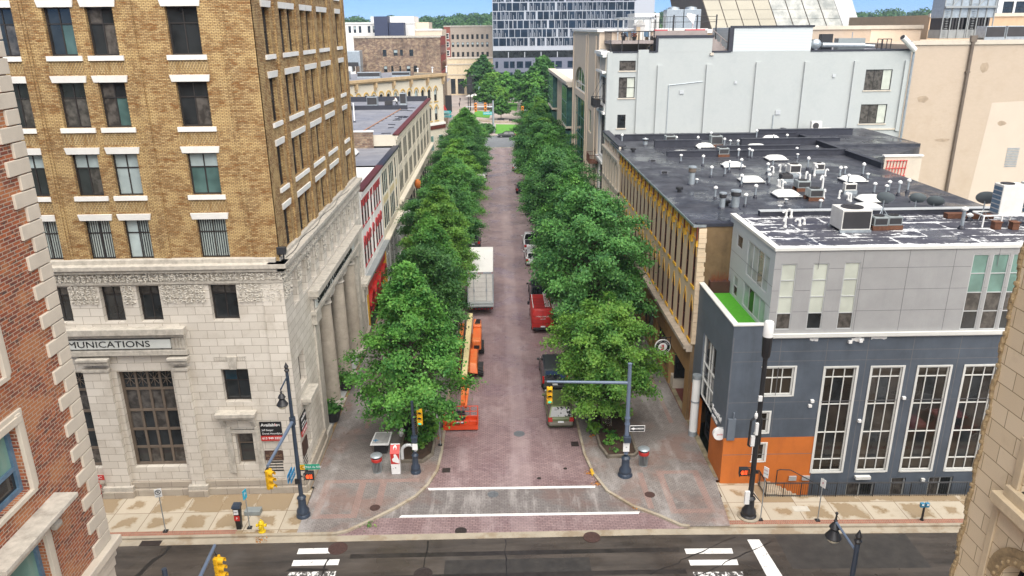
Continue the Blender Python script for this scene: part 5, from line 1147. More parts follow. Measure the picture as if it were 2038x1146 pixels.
def rail_run(p, q, n, h=.95):
 mb = MB(); p = Vector((*p, gz(p[0]))); q = Vector((*q, gz(q[0]))); up = Vector((0, 0, 1))
 for z in (h, h - .06, .1): mb.tube(p + up * z, q + up * z, .022, n=5)
 for i in range(n + 1): a = p.lerp(q, i / n); mb.tube(a, a + up * h, .03 if i % 8 == 0 else .011, n=4)
 mb.build('rail_section', BLK, t)
X = [15.45, 17.5, 19.6, 21.8, 24.0, 26.2, 28.4, 30.6, 32.8]
for a, c in zip(X[:-1], X[1:]): rail_run((a, 37.6), (c, 37.58), 16)
rail_run((15.45, 37.6), (15.45, 38.95), 10)
mb = MB(); mb.path([(16.4, 38.6, 0), (16.4, 38.6, 1.0), (16.6, 38.6, 1.05), (17.2, 38.6, 1.0), (19.6, 38.55, -.4)], .03); mb.tube((18.6, 38.55, .1), (18.6, 38.55, -1.2), .025); mb.build('handrail', BLK, t)
mb = MB()
for k in range(8): mb.box(16.2 + .33 * k, 16.53 + .33 * k, 37.75, 39, -2.4, -.14 - .19 * k)
mb.box(15.45, 16.2, 37.7, 39, -2.4, -.02); tag(mb.build('steps', CONC), kind='structure', label='concrete steps going down behind the black railing', cat='steps')
sheet('well_floor', 18.8, 90, 37.6, 39.05, -1.75, CONC); mb = MB(); mb.quad((15.45, 37.6, -2.5), (40, 37.6, -2.5), (40, 37.6, -.5), (15.45, 37.6, -.02)); tag(mb.build('well_wall', CONC), kind='structure')
for x in (17.3, 18.1): mb = MB(); mb.box(x, x + .45, 38.9, 38.98, .05, .35); tag(mb.build('vent_plate', FRAME_A), {17.3: 'left of two small grey vents low on the orange wall', 18.1: 'right of two small grey vents low on the orange wall'}[x], 'vent')

def build_yellow():
 b = thing('yellow_trimmed_building', 'long tan building with rows of pointed oxblood windows under golden yellow trim', 'building', (24, 63, 0)); F = Fc('x-', 12.9)
 us = [47.27 + 1.752 * k for k in range(18)]; w = .62; ops = [(u - w / 2, u + w / 2, z, z + 2.82) for u in us for z in (9.75, 5.97)]
 mb = MB(); wall(mb, F, 46.62, 78.4, 5.4, 13.9, ops, .04)
 for o in ops: arch_fill(mb, F, o[0], o[1], o[3] - .75, o[3], .04, True, n=6)
 mb.build('facade_wall', TANR, b)
 for o in ops: win(b, F, *o, -.02, FRAME_R, 1, (.42,), .17, .1, [GLASS_M], dep=.012)
 for o in ops:
  mb = MB(); F.box(mb, o[0] - .12, o[1] + .12, o[2] - .18, o[2], -.05, .07)
  pts = arch_fill(MB(), F, o[0] - .06, o[1] + .06, o[3] - .72, o[3] + .12, .1, True, n=6)
  for (a, za), (c, zc) in zip(pts[:-1], pts[1:]): mb.hexa([F.p(a, za - .04, -.01), F.p(c, zc - .04, -.01), F.p(c, zc - .04, .03), F.p(a, za - .04, .03)], [F.p(a, za + .1, -.01), F.p(c, zc + .1, -.01), F.p(c, zc + .1, .03), F.p(a, za + .1, .03)])
  um = (o[0] + o[1]) / 2; F.box(mb, um - .07, um + .07, o[3] + .02, o[3] + .28, -.01, .03); mb.build('window_hood', YTRIM, b)
 mb = MB(); A = Fc('x-', 13.0 - .22); aw = [(u - .52, u + .52, 12.6, 13.5) for u in us]
 wall(mb, A, 46.62, 78.4, 12.98, 13.86, [(a, c, 12.98, e) for a, c, d, e in aw], .14)
 for a, c, d, e in aw: arch_fill(mb, A, a, c, e - .5, e, .14)
 for k in range(19): u = 46.4 + 1.752 * k; A.box(mb, max(46.63, u - .2), u + .2, 12.55, 13.0, -.12, .03)
 mb.build('arched_cornice', YTRIM, b)
 mb = MB()
 for k in range(19): u = 46.4 + 1.752 * k; A.box(mb, max(46.63, u - .09), u + .09, 13.0, 13.9, .0, .07)
 mb.build('cornice_bracket', FRAME_R, b)
 mb = MB(); F.box(mb, 46.5, 78.4, 13.88, 14.04, -.4, .42); mb.build('gutter_edge', GALV, b)
 mb = MB(); mb.box(12.7, 16.8, 46.55, 47.0, 13.9, 14.12); mb.box(16.8, 34.2, 46.9, 47.3, 13.9, 14.75); mb.build('roof_edge', ROOF_D, b)
 mb = MB(); mb.box(16.8, 34.2, 46.85, 47.35, 14.75, 14.8); mb.build('edge_capping', FRAME_A, b)
 mb = MB(); mb.quad((12.52, 46.62, 14.045), (16.6, 46.62, 14.045), (16.6, 84, 14.045), (12.52, 84, 14.045)); mb.quad((16.6, 46.8, 13.95), (34.1, 46.8, 13.95), (34.1, 91, 13.95), (16.6, 91, 13.95)); mb.quad((16.6, 46.8, 13.95), (16.6, 91, 13.95), (16.6, 91, 14.045), (16.6, 46.8, 14.045)); mb.build('roof', ROOF, b)
 mb = MB(); mb.quad((12.9, 46.62, -.2), (34, 46.62, -.2), (34, 46.62, 13.9), (12.9, 46.62, 13.9)); mb.build('south_wall', BROWNW, b); mb = MB(); mb.quad((34.1, 46.8, -.2), (34.1, 91, -.2), (34.1, 91, 13.95), (34.1, 46.8, 13.95)); mb.build('east_wall', TANR, b)
 mb = MB()                         # rough brick quoin at the cut corner
 z = 5.8
 while z < 13.6: mb.box(12.86, 13.3 + rnd.uniform(0, .12), 46.5 - rnd.uniform(0, .06), 46.7, z, z + .3); z += .32
 mb.build('broken_brick_edge', TANR, b)
 mb = MB(); F.box(mb, 46.6, 78.4, 5.42, 5.68, -.1, .5); F.box(mb, 46.6, 78.4, 5.2, 5.42, -.1, .32); mb.build('stone_ledge', M('pale_ledge_stone', (.5, .42, .33), .8, var=.35, scale=2, stain=.4), b)
 mb = MB(); wall(mb, F, 46.62, 78.4, 0, 5.2, [(47.7, 52.4, .0, 3.4), (53.4, 57.6, .4, 3.3), (58.6, 63.5, .4, 3.6), (64.6, 69.5, .4, 3.6), (70.6, 77.5, .4, 3.6)], .5); F.box(mb, 53.0, 58.0, 4.15, 4.25, 0, .03); mb.build('shop_wall', M('ochre_shop_wall', (.36, .21, .08), .75, var=.2, stain=.25), b)
 for u0, u1 in ((53.4, 57.6), (58.6, 63.5), (64.6, 69.5), (70.6, 77.5)): win(b, F, u0, u1, .4, 3.3 if u0 < 55 else 3.6, -.4, FRAME_D, 3, (.75,), .1, .08, [GLASS], name='shop_window')
 mb = MB(); mb.box(12.9, 14.4, 47.7, 52.4, .0, .02); mb.build('porch_floor', M('red_quarry_floor', (.14, .035, .028), .7, var=.3), b); mb = MB(); mb.box(14.3, 14.5, 47.7, 52.4, 0, .9); mb.box(13.1, 14.4, 51.5, 52.4, 0, .9); mb.build('porch_base_wall', CREAM, b)
 P = Fc('x-', 14.4); win(b, P, 47.8, 51.4, .9, 3.3, .02, FRAME_D, 2, (), .1, .08, [GLASS], name='shop_window'); P = Fc('y', 51.5); win(b, P, 13.1, 14.35, .9, 3.3, .02, FRAME_D, 1, (), .08, .08, [GLASS], name='shop_window')
 return b
build_yellow()
s = thing('round_sign', 'round black and white projecting sign with red letters JJ', 'sign', (12.35, 52.2, 3.2)); x, y, z = 12.3, 52.2, 3.18
mb = MB(); mb.tube((x, y - .05, z), (x, y + .05, z), .6, n=32); mb.build('rim', SIGNW, s); mb = MB(); mb.tube((x, y - .06, z), (x, y + .06, z), .54, n=32); mb.build('black_ring', INK, s); mb = MB(); mb.tube((x, y - .07, z), (x, y + .07, z), .33, n=28); mb.build('white_disc', SIGNW, s)
text('JJ', .44, s, (x, y - .075, z), (R(90), 0, 0), REDP, ext=.004, bold=.018)
for i, ch in enumerate('JIMMY JOHNS'):
 a = R(158 - 13.6 * i); text(ch, .13, s, (x + .43 * math.cos(a), y - .065, z + .43 * math.sin(a)), (R(90), R(90) - a, 0), SIGNW, ext=.003)
for i, ch in enumerate('SANDWICHES'):
 a = R(212 + 13 * i); text(ch, .1, s, (x + .44 * math.cos(a), y - .065, z + .44 * math.sin(a)), (R(90), -R(90) - a, 0), SIGNW, ext=.003)
mb = MB(); mb.path([(12.9, y, z + .75), (x - .2, y, z + .75)], .03); mb.path([(12.9, y, z - .1), (12.9, y, z + .85)], .05); mb.tube((x, y, z + .75), (x, y, z + .6), .02); mb.build('bracket', BLK, s)

def build_pilastered():
 b = thing('pilastered_tan_building', 'narrow tan building with cream pilasters between the yellow trimmed block and the white loft', 'building', (24, 84, 0)); F = Fc('x-', 12.9)
 us = [79.8 + 1.9 * k for k in range(6)]; ops = [(u - .5, u + .5, z0, z1) for u in us for z0, z1 in ((10.0, 12.3), (6.3, 8.8))] + [(u - .45, u + .45, 12.9, 13.6) for u in us]
 mb = MB(); wall(mb, F, 78.4, 90.6, 5.4, 14.3, ops, .3); mb.build('facade_wall', BEIGE, b)
 for o in ops: win(b, F, *o, -.2, FRAME_R if o[3] < 12.5 else FRAME_D, 1, (.5,) if o[3] < 12.5 else (), .08, .06, [GLASS])
 mb = MB()
 for u in [78.6] + [x + .95 for x in us]: F.box(mb, u - .2, u + .2, 5.6, 12.6, -.02, .22); F.box(mb, u - .3, u + .3, 12.2, 12.6, -.02, .32)
 F.box(mb, 78.4, 90.6, 12.6, 12.85, -.02, .35); F.box(mb, 78.4, 90.6, 9.1, 9.5, -.02, .2); F.box(mb, 78.4, 90.6, 5.3, 5.7, -.02, .45); F.box(mb, 78.4, 90.6, 13.75, 14.3, -.02, .2); mb.build('pilaster', CREAM, b)
 mb = MB(); F.box(mb, 78.4, 90.6, 14.28, 14.42, -.5, .3); mb.build('coping', ROOF_D, b)
 mb = MB(); wall(mb, F, 78.4, 90.6, 0, 5.3, [(79.5, 84, .4, 4.2), (85.2, 89.8, .4, 4.2)], .4); mb.build('shop_wall', CREAM, b)
 for u0, u1 in ((79.5, 84), (85.2, 89.8)): win(b, F, u0, u1, .4, 4.2, -.3, FRAME_D, 3, (.75,), .1, .08, [GLASS], name='shop_window')
build_pilastered()
for i, (x0, x1, y0, y1, z) in enumerate(((16.6, 34.0, 73.3, 73.7, 14.5), (16.6, 21.5, 79.4, 79.8, 14.7), (22.5, 31, 77.0, 77.3, 14.4), (26, 36.5, 80.2, 80.7, 14.65), (13.3, 33.5, 84.8, 85.2, 14.6), (29.5, 40, 85.0, 85.6, 14.95), (34.0, 34.4, 66, 90.8, 14.4))):
 mb = MB(); mb.box(x0, x1, y0, y1, 13.9, z); mb.box(x0 - .05, x1 + .05, y0 - .06, y1 + .06, z, z + .06); tag(mb.build('roof_parapet', ROOF_D), ('low black parapet nearest the street on the big flat roof', 'black parapet stub behind the first on the street side', 'short black upstand in the middle of the far roof', 'raised black parapet on the right of the far roof', 'long black parapet below the white loft wall', 'tall black parapet at the right below the loft wall', 'black edge strip along the right side of the big roof')[i], 'parapet')
mb = MB(); mb.box(34.4, 44, 78, 91, 13.2, 14.3); mb.hexa([(34.4, 70, 13.2), (40, 74, 13.2), (44, 78, 13.2), (34.4, 78, 13.2)], [(34.4, 70, 14.0), (40, 74, 14.0), (44, 78, 14.0), (34.4, 78, 14.0)]); tag(mb.build('annex_roof', ROOF), 'black roofed annex stepping back under the white loft windows', 'building')
b = thing('cream_parapet_wall', 'cream wall stub with a red rack at the right end of the black roof', 'wall', (35.8, 66, 12)); mb = MB(); mb.box(34.2, 37.5, 65.9, 66.2, 4, 15.0); mb.build('wall', CREAM, b); mb = MB(); mb.box(34.1, 37.6, 65.8, 66.3, 15.0, 15.12); mb.build('coping', WHITE, b)
t = thing('red_rack', 'red painted metal rack leaning on the cream wall stub', 'rack', (35.2, 65.7, 13.2)); mb = MB()
for k in range(7): mb.tube((34.35 + k * .28, 65.78, 13.2), (34.5 + k * .28, 65.85, 14.7), .035, n=5)
for z in (13.3, 14.0, 14.65): mb.tube((34.3, 65.76, z), (36.2, 65.84, z), .04, n=5)
mb.build('bars', REDP, t)
def build_loft():
 b = thing('white_loft_building', 'big pale grey painted brick block with shallow piers above the black roofs', 'building', (30, 95, 0)); F = Fc('y', 91.0); S = Fc('x-', 12.95)
 ops = [(14.43, 16.32, 21.2, 22.3), (14.43, 16.33, 18.1, 20.45), (14.4, 15.38, 14.6, 16.18), (43.42, 46.58, 18.68, 21.03), (43.4, 46.55, 14.8, 17.05), (44.5, 46.6, 12.2, 13.0)]
 mb = MB(); wall(mb, F, 12.95, 48.5, 4, 23.2, ops, .22)
 F.box(mb, 18.7, 25.1, 23.19, 24.8, -.4, 0); mb.build('painted_brick_wall', PAINTB, b)
 for o, c, r_, f in zip(ops, (1, 2, 1, 3, 3, 1), ((), (.5,), (), (), (), ()), ((3,), (3, 1, 3, 1), (0,), (3, 3, 1), (3, 3, 1), (0,))): win(b, F, *o, -.14, FRAME_D, c, r_, .07, .06, [GLASS, BLIND_W, VBLIND, bpy.data.materials['glass_over_dim_room']], f, sill=(.1, .14, .08), trim=CREAM)
 for u0, u1, z1 in ((13.0, 13.55, 23.3), (16.55, 17.75, 23.5), (18.87, 19.45, 21.75), (24.58, 25.16, 21.8), (30.36, 30.99, 22.0), (36.06, 36.62, 22.0), (41.87, 42.5, 22.0), (47.85, 48.3, 22.0)): mb = MB(); F.box(mb, u0, u1, 13.9, z1, -.05, .22); mb.build('brick_pier', PAINTB, b)
 mb = MB(); F.box(mb, 18.6, 25.25, 24.75, 25.05, -.5, .06); F.box(mb, 18.55, 18.85, 23.2, 24.75, -.5, .06); F.box(mb, 13.6, 16.5, 23.18, 23.34, -.4, .05); F.box(mb, 17.8, 18.7, 23.18, 23.34, -.4, .05); F.box(mb, 25.1, 27.3, 23.1, 23.3, -.4, .05); F.box(mb, 36.6, 48.4, 23.1, 23.3, -.4, .05); F.box(mb, 27.2, 36.75, 25.8, 26.02, -.6, .1); F.box(mb, 27.0, 27.5, 23.2, 25.85, -.6, .08); mb.build('black_capping', ROOF_D, b)
 mb = MB(); mb.box(27.5, 36.6, 91.0, 100, 23.19, 25.8); mb.build('clapboard_penthouse', brick('pale_clapboard', (.56, .6, .6), (.58, .62, .62), (.38, .42, .42), 40, .17, .02, bmp=.3), b)
 mb = MB(); mb.quad((12.95, 91, 23.1), (48.5, 91, 23.1), (48.5, 125, 23.1), (12.95, 125, 23.1)); mb.quad((48.5, 91, 4), (48.5, 125, 4), (48.5, 125, 23.2), (48.5, 91, 23.2)); mb.build('roof', ROOF_G, b)
 mb = MB(); F.box(mb, 42.8, 48, 14.05, 14.22, -.02, .12); F.box(mb, 24.9, 25.3, 22.8, 23.1, -.02, .2); mb.build('ledge', CREAM, b)
 so = [(91.3, 95.6, 17.2, 20.4), (91.3, 95.6, 11.0, 16.0), (91.3, 95.6, 6.0, 10.2)]
 mb = MB(); wall(mb, S, 91.0, 97.0, 0, 23.5, so + [(91.3, 95.6, .4, 4.6)], .4); mb.build('street_front', WHITE, b)
 for o in so + [(91.3, 95.6, .4, 4.6)]: win(b, S, *o, -.3, FRAME_D, 5, (.75,), .1, .12, [GLASS])
 mb = MB(); S.box(mb, 90.95, 97.0, 23.0, 23.35, -.3, .7); S.box(mb, 91, 97, 22.7, 23.0, -.02, .5); S.box(mb, 91, 97, 20.9, 21.15, -.02, .5); S.box(mb, 91, 97, 16.2, 16.5, -.02, .3); S.box(mb, 91, 97, 10.3, 10.6, -.02, .3); S.box(mb, 91.2, 96, 16.55, 17.1, 0, .1); mb.build('cornice', WHITE, b)
 mb = MB(); S.box(mb, 91.2, 95.8, 21.2, 22.6, -.02, .1); mb.build('fascia_panel', CREAM, b)
 for y, z in ((93.8, 16.9), (97.3, 9.6)):
  mb = MB(); S.box(mb, y - 1.6, y + 1.6, z, z + .12, 0, 1.2)
  for i in range(13): S.box(mb, y - 1.58 + i * .26, y - 1.55 + i * .26, z, z + 1.05, 1.16, 1.19)
  for i in range(5):
   for yy in (y - 1.58, y + 1.55): S.box(mb, yy, yy + .03, z, z + 1.05, .1 + i * .26, .13 + i * .26)
  S.box(mb, y - 1.6, y + 1.6, z + 1.02, z + 1.08, 1.14, 1.21); S.box(mb, y - 1.6, y - 1.55, z + 1.02, z + 1.08, 0, 1.2); S.box(mb, y + 1.55, y + 1.6, z + 1.02, z + 1.08, 0, 1.2)
  mb.build('balcony', BLK if z > 12 else RUST, b)
  if z > 12: mb = MB(); mb.tube(S.p(y - 1.4, z + 3.2, 0), S.p(y - 1.4, z + 1.0, 1.15), .02); mb.tube(S.p(y + 1.4, z + 3.2, 0), S.p(y + 1.4, z + 1.0, 1.15), .02); mb.build('balcony_stay', BLK, b)
build_loft()
for i, (u, z, w, h) in enumerate(((21.6, 18.5, .5, .4), (28.0, 19.6, .3, .3), (33.2, 16.0, .6, .5), (39.5, 20.2, .35, .35))): mb = MB(); mb.box(u, u + w, 90.9, 91.02, z, z + h); tag(mb.build('wall_vent', FRAME_A), ('small grey vent on the second bay of the pale loft wall', 'tiny grey vent high on the pale loft wall', 'grey vent low in the middle of the pale loft wall', 'small vent near the right end of the pale loft wall')[i], 'vent')
mb = MB(); mb.path([(20.3, 90.93, 14), (20.3, 90.93, 19.5), (24.3, 90.93, 19.9)], .04, 5); mb.path([(33, 90.93, 14.2), (33, 90.93, 16)], .05, 5); tag(mb.build('conduit', GALV), 'thin grey conduit climbing the pale loft wall', 'pipe')
t = thing('planter_tub', 'dark square tub standing on the black iron balcony', 'planter', (12.1, 93.5, 17.02)); mb = MB(); mb.box(11.9, 12.6, 92.9, 94.3, 17.02, 17.75); mb.build('tub', BLK, t); mb = MB(); mb.box(11.95, 12.55, 92.95, 94.25, 17.75, 17.8); mb.build('soil', SOIL, t)
def build_arched():
 b = thing('beige_arched_building', 'tall beige stucco building with one huge arched green window facing the street', 'building', (20, 112, 0)); S = Fc('x-', 12.8)
 ops = [(110.6, 125.2, 4.5, 15.9), (110.6, 125.2, 16.9, 20.4), (103.2, 106.2, 12.4, 15.4), (98.2, 100.2, 8.5, 11.0), (103.2, 106.2, 6, 9)]
 mb = MB(); wall(mb, S, 97.0, 128.2, 0, 25.5, ops, .35); arch_fill(mb, S, 110.6, 125.2, 17.2, 20.4, .35, n=14)
 mb.quad((12.8, 97, 4), (26, 97, 4), (26, 97, 25.5), (12.8, 97, 25.5)); mb.quad((12.8, 128.2, 0), (26, 128.2, 0), (26, 128.2, 25.5), (12.8, 128.2, 25.5)); mb.build('stucco_wall', BEIGE, b)
 win(b, S, *ops[0], -.25, FRAME_G, 4, (.25, .5, .75), .16, .14, [GLASS_GREEN, GLASS], (0, 1, 0, 0, 1)); win(b, S, *ops[1], -.25, FRAME_W, 4, (.3,), .16, .16, [GLASS_GREEN, GLASS], (0, 0, 1))
 for o in ops[2:]: win(b, S, *o, -.25, FRAME_G, 2, (.6,), .12, .1, [GLASS_GREEN])
 mb = MB(); mb.box(12.5, 26, 96.7, 128.4, 25.45, 25.75); mb.build('coping', WHITE, b); mb = MB(); mb.quad((12.8, 97, 25.6), (26, 97, 25.6), (26, 128, 25.6), (12.8, 128, 25.6)); mb.build('roof', ROOF_W, b)
 mb = MB(); S.box(mb, 107.8, 108.3, 0, 25.3, -.02, .12); S.box(mb, 127.6, 128.2, 0, 25.3, -.02, .12); S.box(mb, 97, 128.2, 4.0, 4.4, -.02, .3); mb.build('stucco_band', BEIGE, b)
 for u in (98.6, 109.2): mb = MB(); mb.tube(S.p(u, .1, .15), S.p(u, 25, .15), .08); mb.build('downpipe', BEIGE, b)
build_arched()
def build_bay():
 b = thing('green_bay_building', 'lower beige building with green glass corner bays beyond the arched one', 'building', (20, 150, 0)); S = Fc('x-', 12.8)
 ops = [(141.5 + 3.2 * k, 143 + 3.2 * k, z, z + 2.4) for k in range(5) for z in (4.6, 8.4, 13.3)]
 mb = MB(); wall(mb, S, 128.4, 173, 0, 17.3, ops, .3); mb.quad((12.8, 173, 0), (26, 173, 0), (26, 173, 17.3), (12.8, 173, 17.3)); mb.quad((12.8, 128.4, 0), (26, 128.4, 0), (26, 128.4, 17.3), (12.8, 128.4, 17.3)); mb.build('stucco_wall', BEIGE, b)
 for o in ops: win(b, S, *o, -.2, FRAME_G, 1, (.5,), .1, .1, [GLASS])
 for y0, y1 in ((129.5, 138.5), (161, 172.8)):
  for z0, z1 in ((5.0, 9.4), (10.2, 16.6)):
   win(b, S, y0, y1, z0, z1, .9, FRAME_G, 3, (.2, .6), .14, .12, [GLASS_GREEN, GLASS_TEAL], (0, 1, 0, 0)); mb = MB(); S.box(mb, y0, y1, z0, z1, 0, .85); mb.build('bay_side', GLASS_GREEN, b)
   mb = MB(); S.box(mb, y0 - .1, y1 + .1, z0 - .35, z0, 0, 1.1); mb.build('bay_sill', CREAM, b)
 mb = MB(); S.box(mb, 128.4, 173.4, 17.0, 17.5, -.5, 1.1); S.box(mb, 128.4, 173.4, 16.7, 17.0, -.1, .8); mb.build('cornice', CREAM, b); mb = MB(); mb.quad((12.8, 128.4, 17.35), (26, 128.4, 17.35), (26, 173, 17.35), (12.8, 173, 17.35)); mb.build('roof', ROOF_W, b)
build_bay()
ac_box((17, 140, 17.4), 1.5, 1.5, 1.0, GALV, GRILLE, 'small grey unit on the white roof of the green bay building')
HP = M('patched_beige_render', (.4, .31, .22), .85, var=.3, scale=2)
def build_beige():
 b = thing('blank_beige_building', 'huge windowless beige brick building with one dark downpipe, far right', 'building', (62, 91.6, 0)); F = Fc('y', 91.6)
 mb = MB(); F.box(mb, 48.75, 110, -1, 23.75, -30, 0); mb.build('brick_wall', BEIGEB, b)
 mb = MB(); F.box(mb, 48.6, 110, 23.7, 24.15, -.6, .15); mb.build('coping', CREAM, b)
 mb = MB()
 for k in range(12): F.box(mb, 62.5, 64.0, 9.3 + .2 * k, 9.4 + .2 * k, -.01, .05)
 mb.build('louvre', GALV, b)
 t = MB(); t.tube((55.75, 91.4, 2), (55.75, 91.4, 24.1), .2); t.box(55.5, 56, 91.3, 91.6, 20.5, 20.7); t.box(55.4, 56.1, 91.25, 91.6, 24.0, 24.7); t.build('downpipe', FRAME_BR, b)
 for u, z, w, h in ((50.2, 17, 1.6, 1.1), (53.2, 12.4, 2.2, .5), (57.2, 20.3, 1.1, 1.6), (60.5, 14.2, 1.3, .7)):
  k = MB(); k.poly([(u + w * .5 * (1 + math.cos(a) * rnd.uniform(.7, 1)), 91.588, z + h * .5 * (1 + math.sin(a) * rnd.uniform(.6, 1))) for a in [q * .57 for q in range(11)]]); k.build('patched_render', HP, b)
 t = MB(); t.quad((58.6, 91.592, 2), (110, 91.592, 2), (110, 91.592, 19.5), (59.5, 91.592, 17)); t.build('paler_repainted_wall', M('pale_beige_paint', (.56, .47, .38), .8, var=.05, scale=.5), b)
build_beige()
t = thing('duct_elbow', 'white bent duct sticking out at the corner between the grey loft and the beige wall', 'duct', (48.6, 90.6, 22)); mb = MB(); mb.path([(48.6, 90.7, 10), (48.6, 90.7, 22.8), (48.2, 90.4, 23.6)], .14, 8); mb.build('downpipe', GALV, t); mb = MB(); mb.tube((48.5, 90.5, 23.2), (46.6, 89.9, 24.6), .32, n=12); mb.build('elbow', PVC, t); mb = MB(); mb.tube((46.6, 89.9, 24.6), (46.55, 89.88, 24.64), .27, n=12); mb.build('opening', GRILLE, t)
b, F = far_block('beige_parapet_building', 'long beige parapet wall with a peeling patch rising behind the loft roof', 40, 59.5, 110, 130, 25.7, BEIGEB, z0=15, cap=CREAM); mb = MB(); F.box(mb, 52.4, 59.4, 15, 25.3, 0, .03); mb.build('repainted_wall', BEIGE, b)
far_block('tan_parapet_building', 'tan blank wall rising behind the rooftop units at the far right', 67, 110, 122, 150, 27.3, M('tan_orange_stucco', (.5, .36, .23), .8, var=.1), z0=10, cap=CREAM)
far_block('tan_low_wall_building', 'tan blank wall between the rooftop deck and the clapboard penthouse', 20, 40, 112, 125, 25.4, bpy.data.materials['tan_orange_stucco'], z0=15, cap=WHITE)
def cooling(loc, w, d, h, label, group=None):
 t = thing('cooling_tower', label, 'cooling tower', loc, 0, group); x, y, z = loc
 mb = MB(); mb.box(x - w / 2, x + w / 2, y - d / 2, y + d / 2, z + h * .42, z + h); mb.build('casing', GALV, t, bevel=.05)
 mb = MB()
 for k in range(7): mb.box(x - w / 2 + .1 + k * (w - .3) / 7, x - w / 2 + (k + .8) * (w - .3) / 7, y - d / 2 + .05, y + d / 2, z + h * .18, z + h * .42)
 mb.build('louvre', GRILLE, t)
 mb = MB(); mb.box(x - w / 2, x + w / 2, y - d / 2, y + d / 2, z, z + h * .18)
 for q in (-.5, -.17, .17, .5): mb.box(x + q * w - .06, x + q * w + .06, y - d / 2 - .1, y - d / 2, z, z + h)
 mb.box(x - w / 2 - .1, x + w / 2 + .1, y - d / 2 - .5, y - d / 2, z + h * .62, z + h * .66)
 for q in range(14): mb.box(x - w / 2 + .3, x - w / 2 + .7, y - d / 2 - .16, y - d / 2 - .1, z + h * .05 * q + .3, z + h * .05 * q + .36)
 mb.path([(x - .8, y - d / 2 - .3, z + h * .66), (x, y - d / 2 - .3, z + h * .8), (x + .8, y - d / 2 - .3, z + h * .84)], .06, 5); mb.build('support_frame', STEELG, t)
cooling((59.6, 104, 24.2), 3.2, 3, 6, 'left half of the tall grey cooling towers at the upper right'); cooling((63.0, 104, 24.2), 3.2, 3, 6, 'right half of the tall grey cooling towers at the upper right')
for i, x in enumerate((66, 69.5, 73)): ac_box((x * .93 - .6, 96.5 + i, 24.1), 2.4, 2, 1.6, GALV, GRILLE, ('grey equipment frame right of the cooling towers', 'pale cabinet on the beige roof, middle of three', 'pale cabinet at the right end of the beige roof')[i], fan=False)
b, F = far_block('dark_glass_office', 'tall office tower with dark windows and white bands at the far upper right corner', 95, 125, 150, 170, 60, FRAME_W, [(96 + 2.4 * k, 98 + 2.4 * k, 27.5 + 3 * j, 29.9 + 3 * j) for k in range(8) for j in range(3)], z0=10)
def dome():
 b = thing('metal_dome_building', 'huge sloping building of pale and silver metal panels behind the loft', 'building', (75, 200, 0)); P = M('pale_champagne_panel', (.27, .25, .195), .4, .2, var=.12, scale=.15); Q = M('silver_quilted_panel', (.13, .14, .135), .35, .55, var=.75, scale=.35, col2=(.3, .3, .28)); Wt = M('white_dome_panel', (.55, .545, .525), .5, var=.04)
 n = 8; x0, x1 = 55.6, 89.4; u0, u1 = 49.5, 83.0; z0, z1, ya, yb = 23, 46, 200, 212
 L = lambda i, t: (x0 + (x1 - x0) * i / n + t * ((u0 + (u1 - u0) * i / n) - (x0 + (x1 - x0) * i / n)), ya + (yb - ya) * t, z0 + (z1 - z0) * t)
 for i in range(n):
  mb = MB()
  for j in range(10): mb.quad(*[tuple(v) for v in (L(i + .03, j / 10), L(i + .97, j / 10), L(i + .97, (j + .97) / 10), L(i + .03, (j + .97) / 10))])
  mb.build('panel_strip', P if i < 4 else Q, b)
 mb = MB(); mb.quad((x0, ya + .3, z0), (x1, ya + .3, z0), (u1, yb + .3, z1), (u0, yb + .3, z1)); mb.quad((x0, ya + .3, z0), (u0, yb + .3, z1), (u0 + 2, 250, z1), (x0 + 2, 250, z0)); mb.build('seam_backing', FRAME_BR, b)
 mb = MB(); mb.poly([(x1, ya, z0), (96.4, ya + 6, z0), (91.0, yb + 6, z1), (u1, yb, z1)]); mb.poly([(96.4, ya + 6, z0), (97, 250, z0), (92, 250, z1), (91, yb + 6, z1)]); mb.build('white_side', Wt, b)
 mb = MB(); mb.box(54, 108, 199, 240, 8, 24.6); mb.build('base_wall', WHITE, b)
 mb = MB(); mb.box(97, 104, 199, 205, 24.6, 25.2); mb.build('maroon_band', MAROON, b)
dome()
for x in (45.0, 49.4): t = thing('water_cooling_tank', {45.0: 'left of two big round topped grey tanks above the deck', 49.4: 'right of two big round topped grey tanks above the deck'}[x], 'tank', (x, 201, 24)); mb = MB(); mb.box(x - 2.1, x + 2.1, 199, 203, 24, 30); mb.build('casing', GALV, t, bevel=.05); mb = MB(); mb.lathe([(1.5, 6), (1.4, 6.5), (.1, 6.8)], 18, (x, 201, 24)); mb.build('fan_cowl', GALV, t)
far_block('white_flat_building', 'plain white flat topped building to the left of the grey tanks', 36, 42.4, 205, 215, 29.3, WHITE, z0=10)
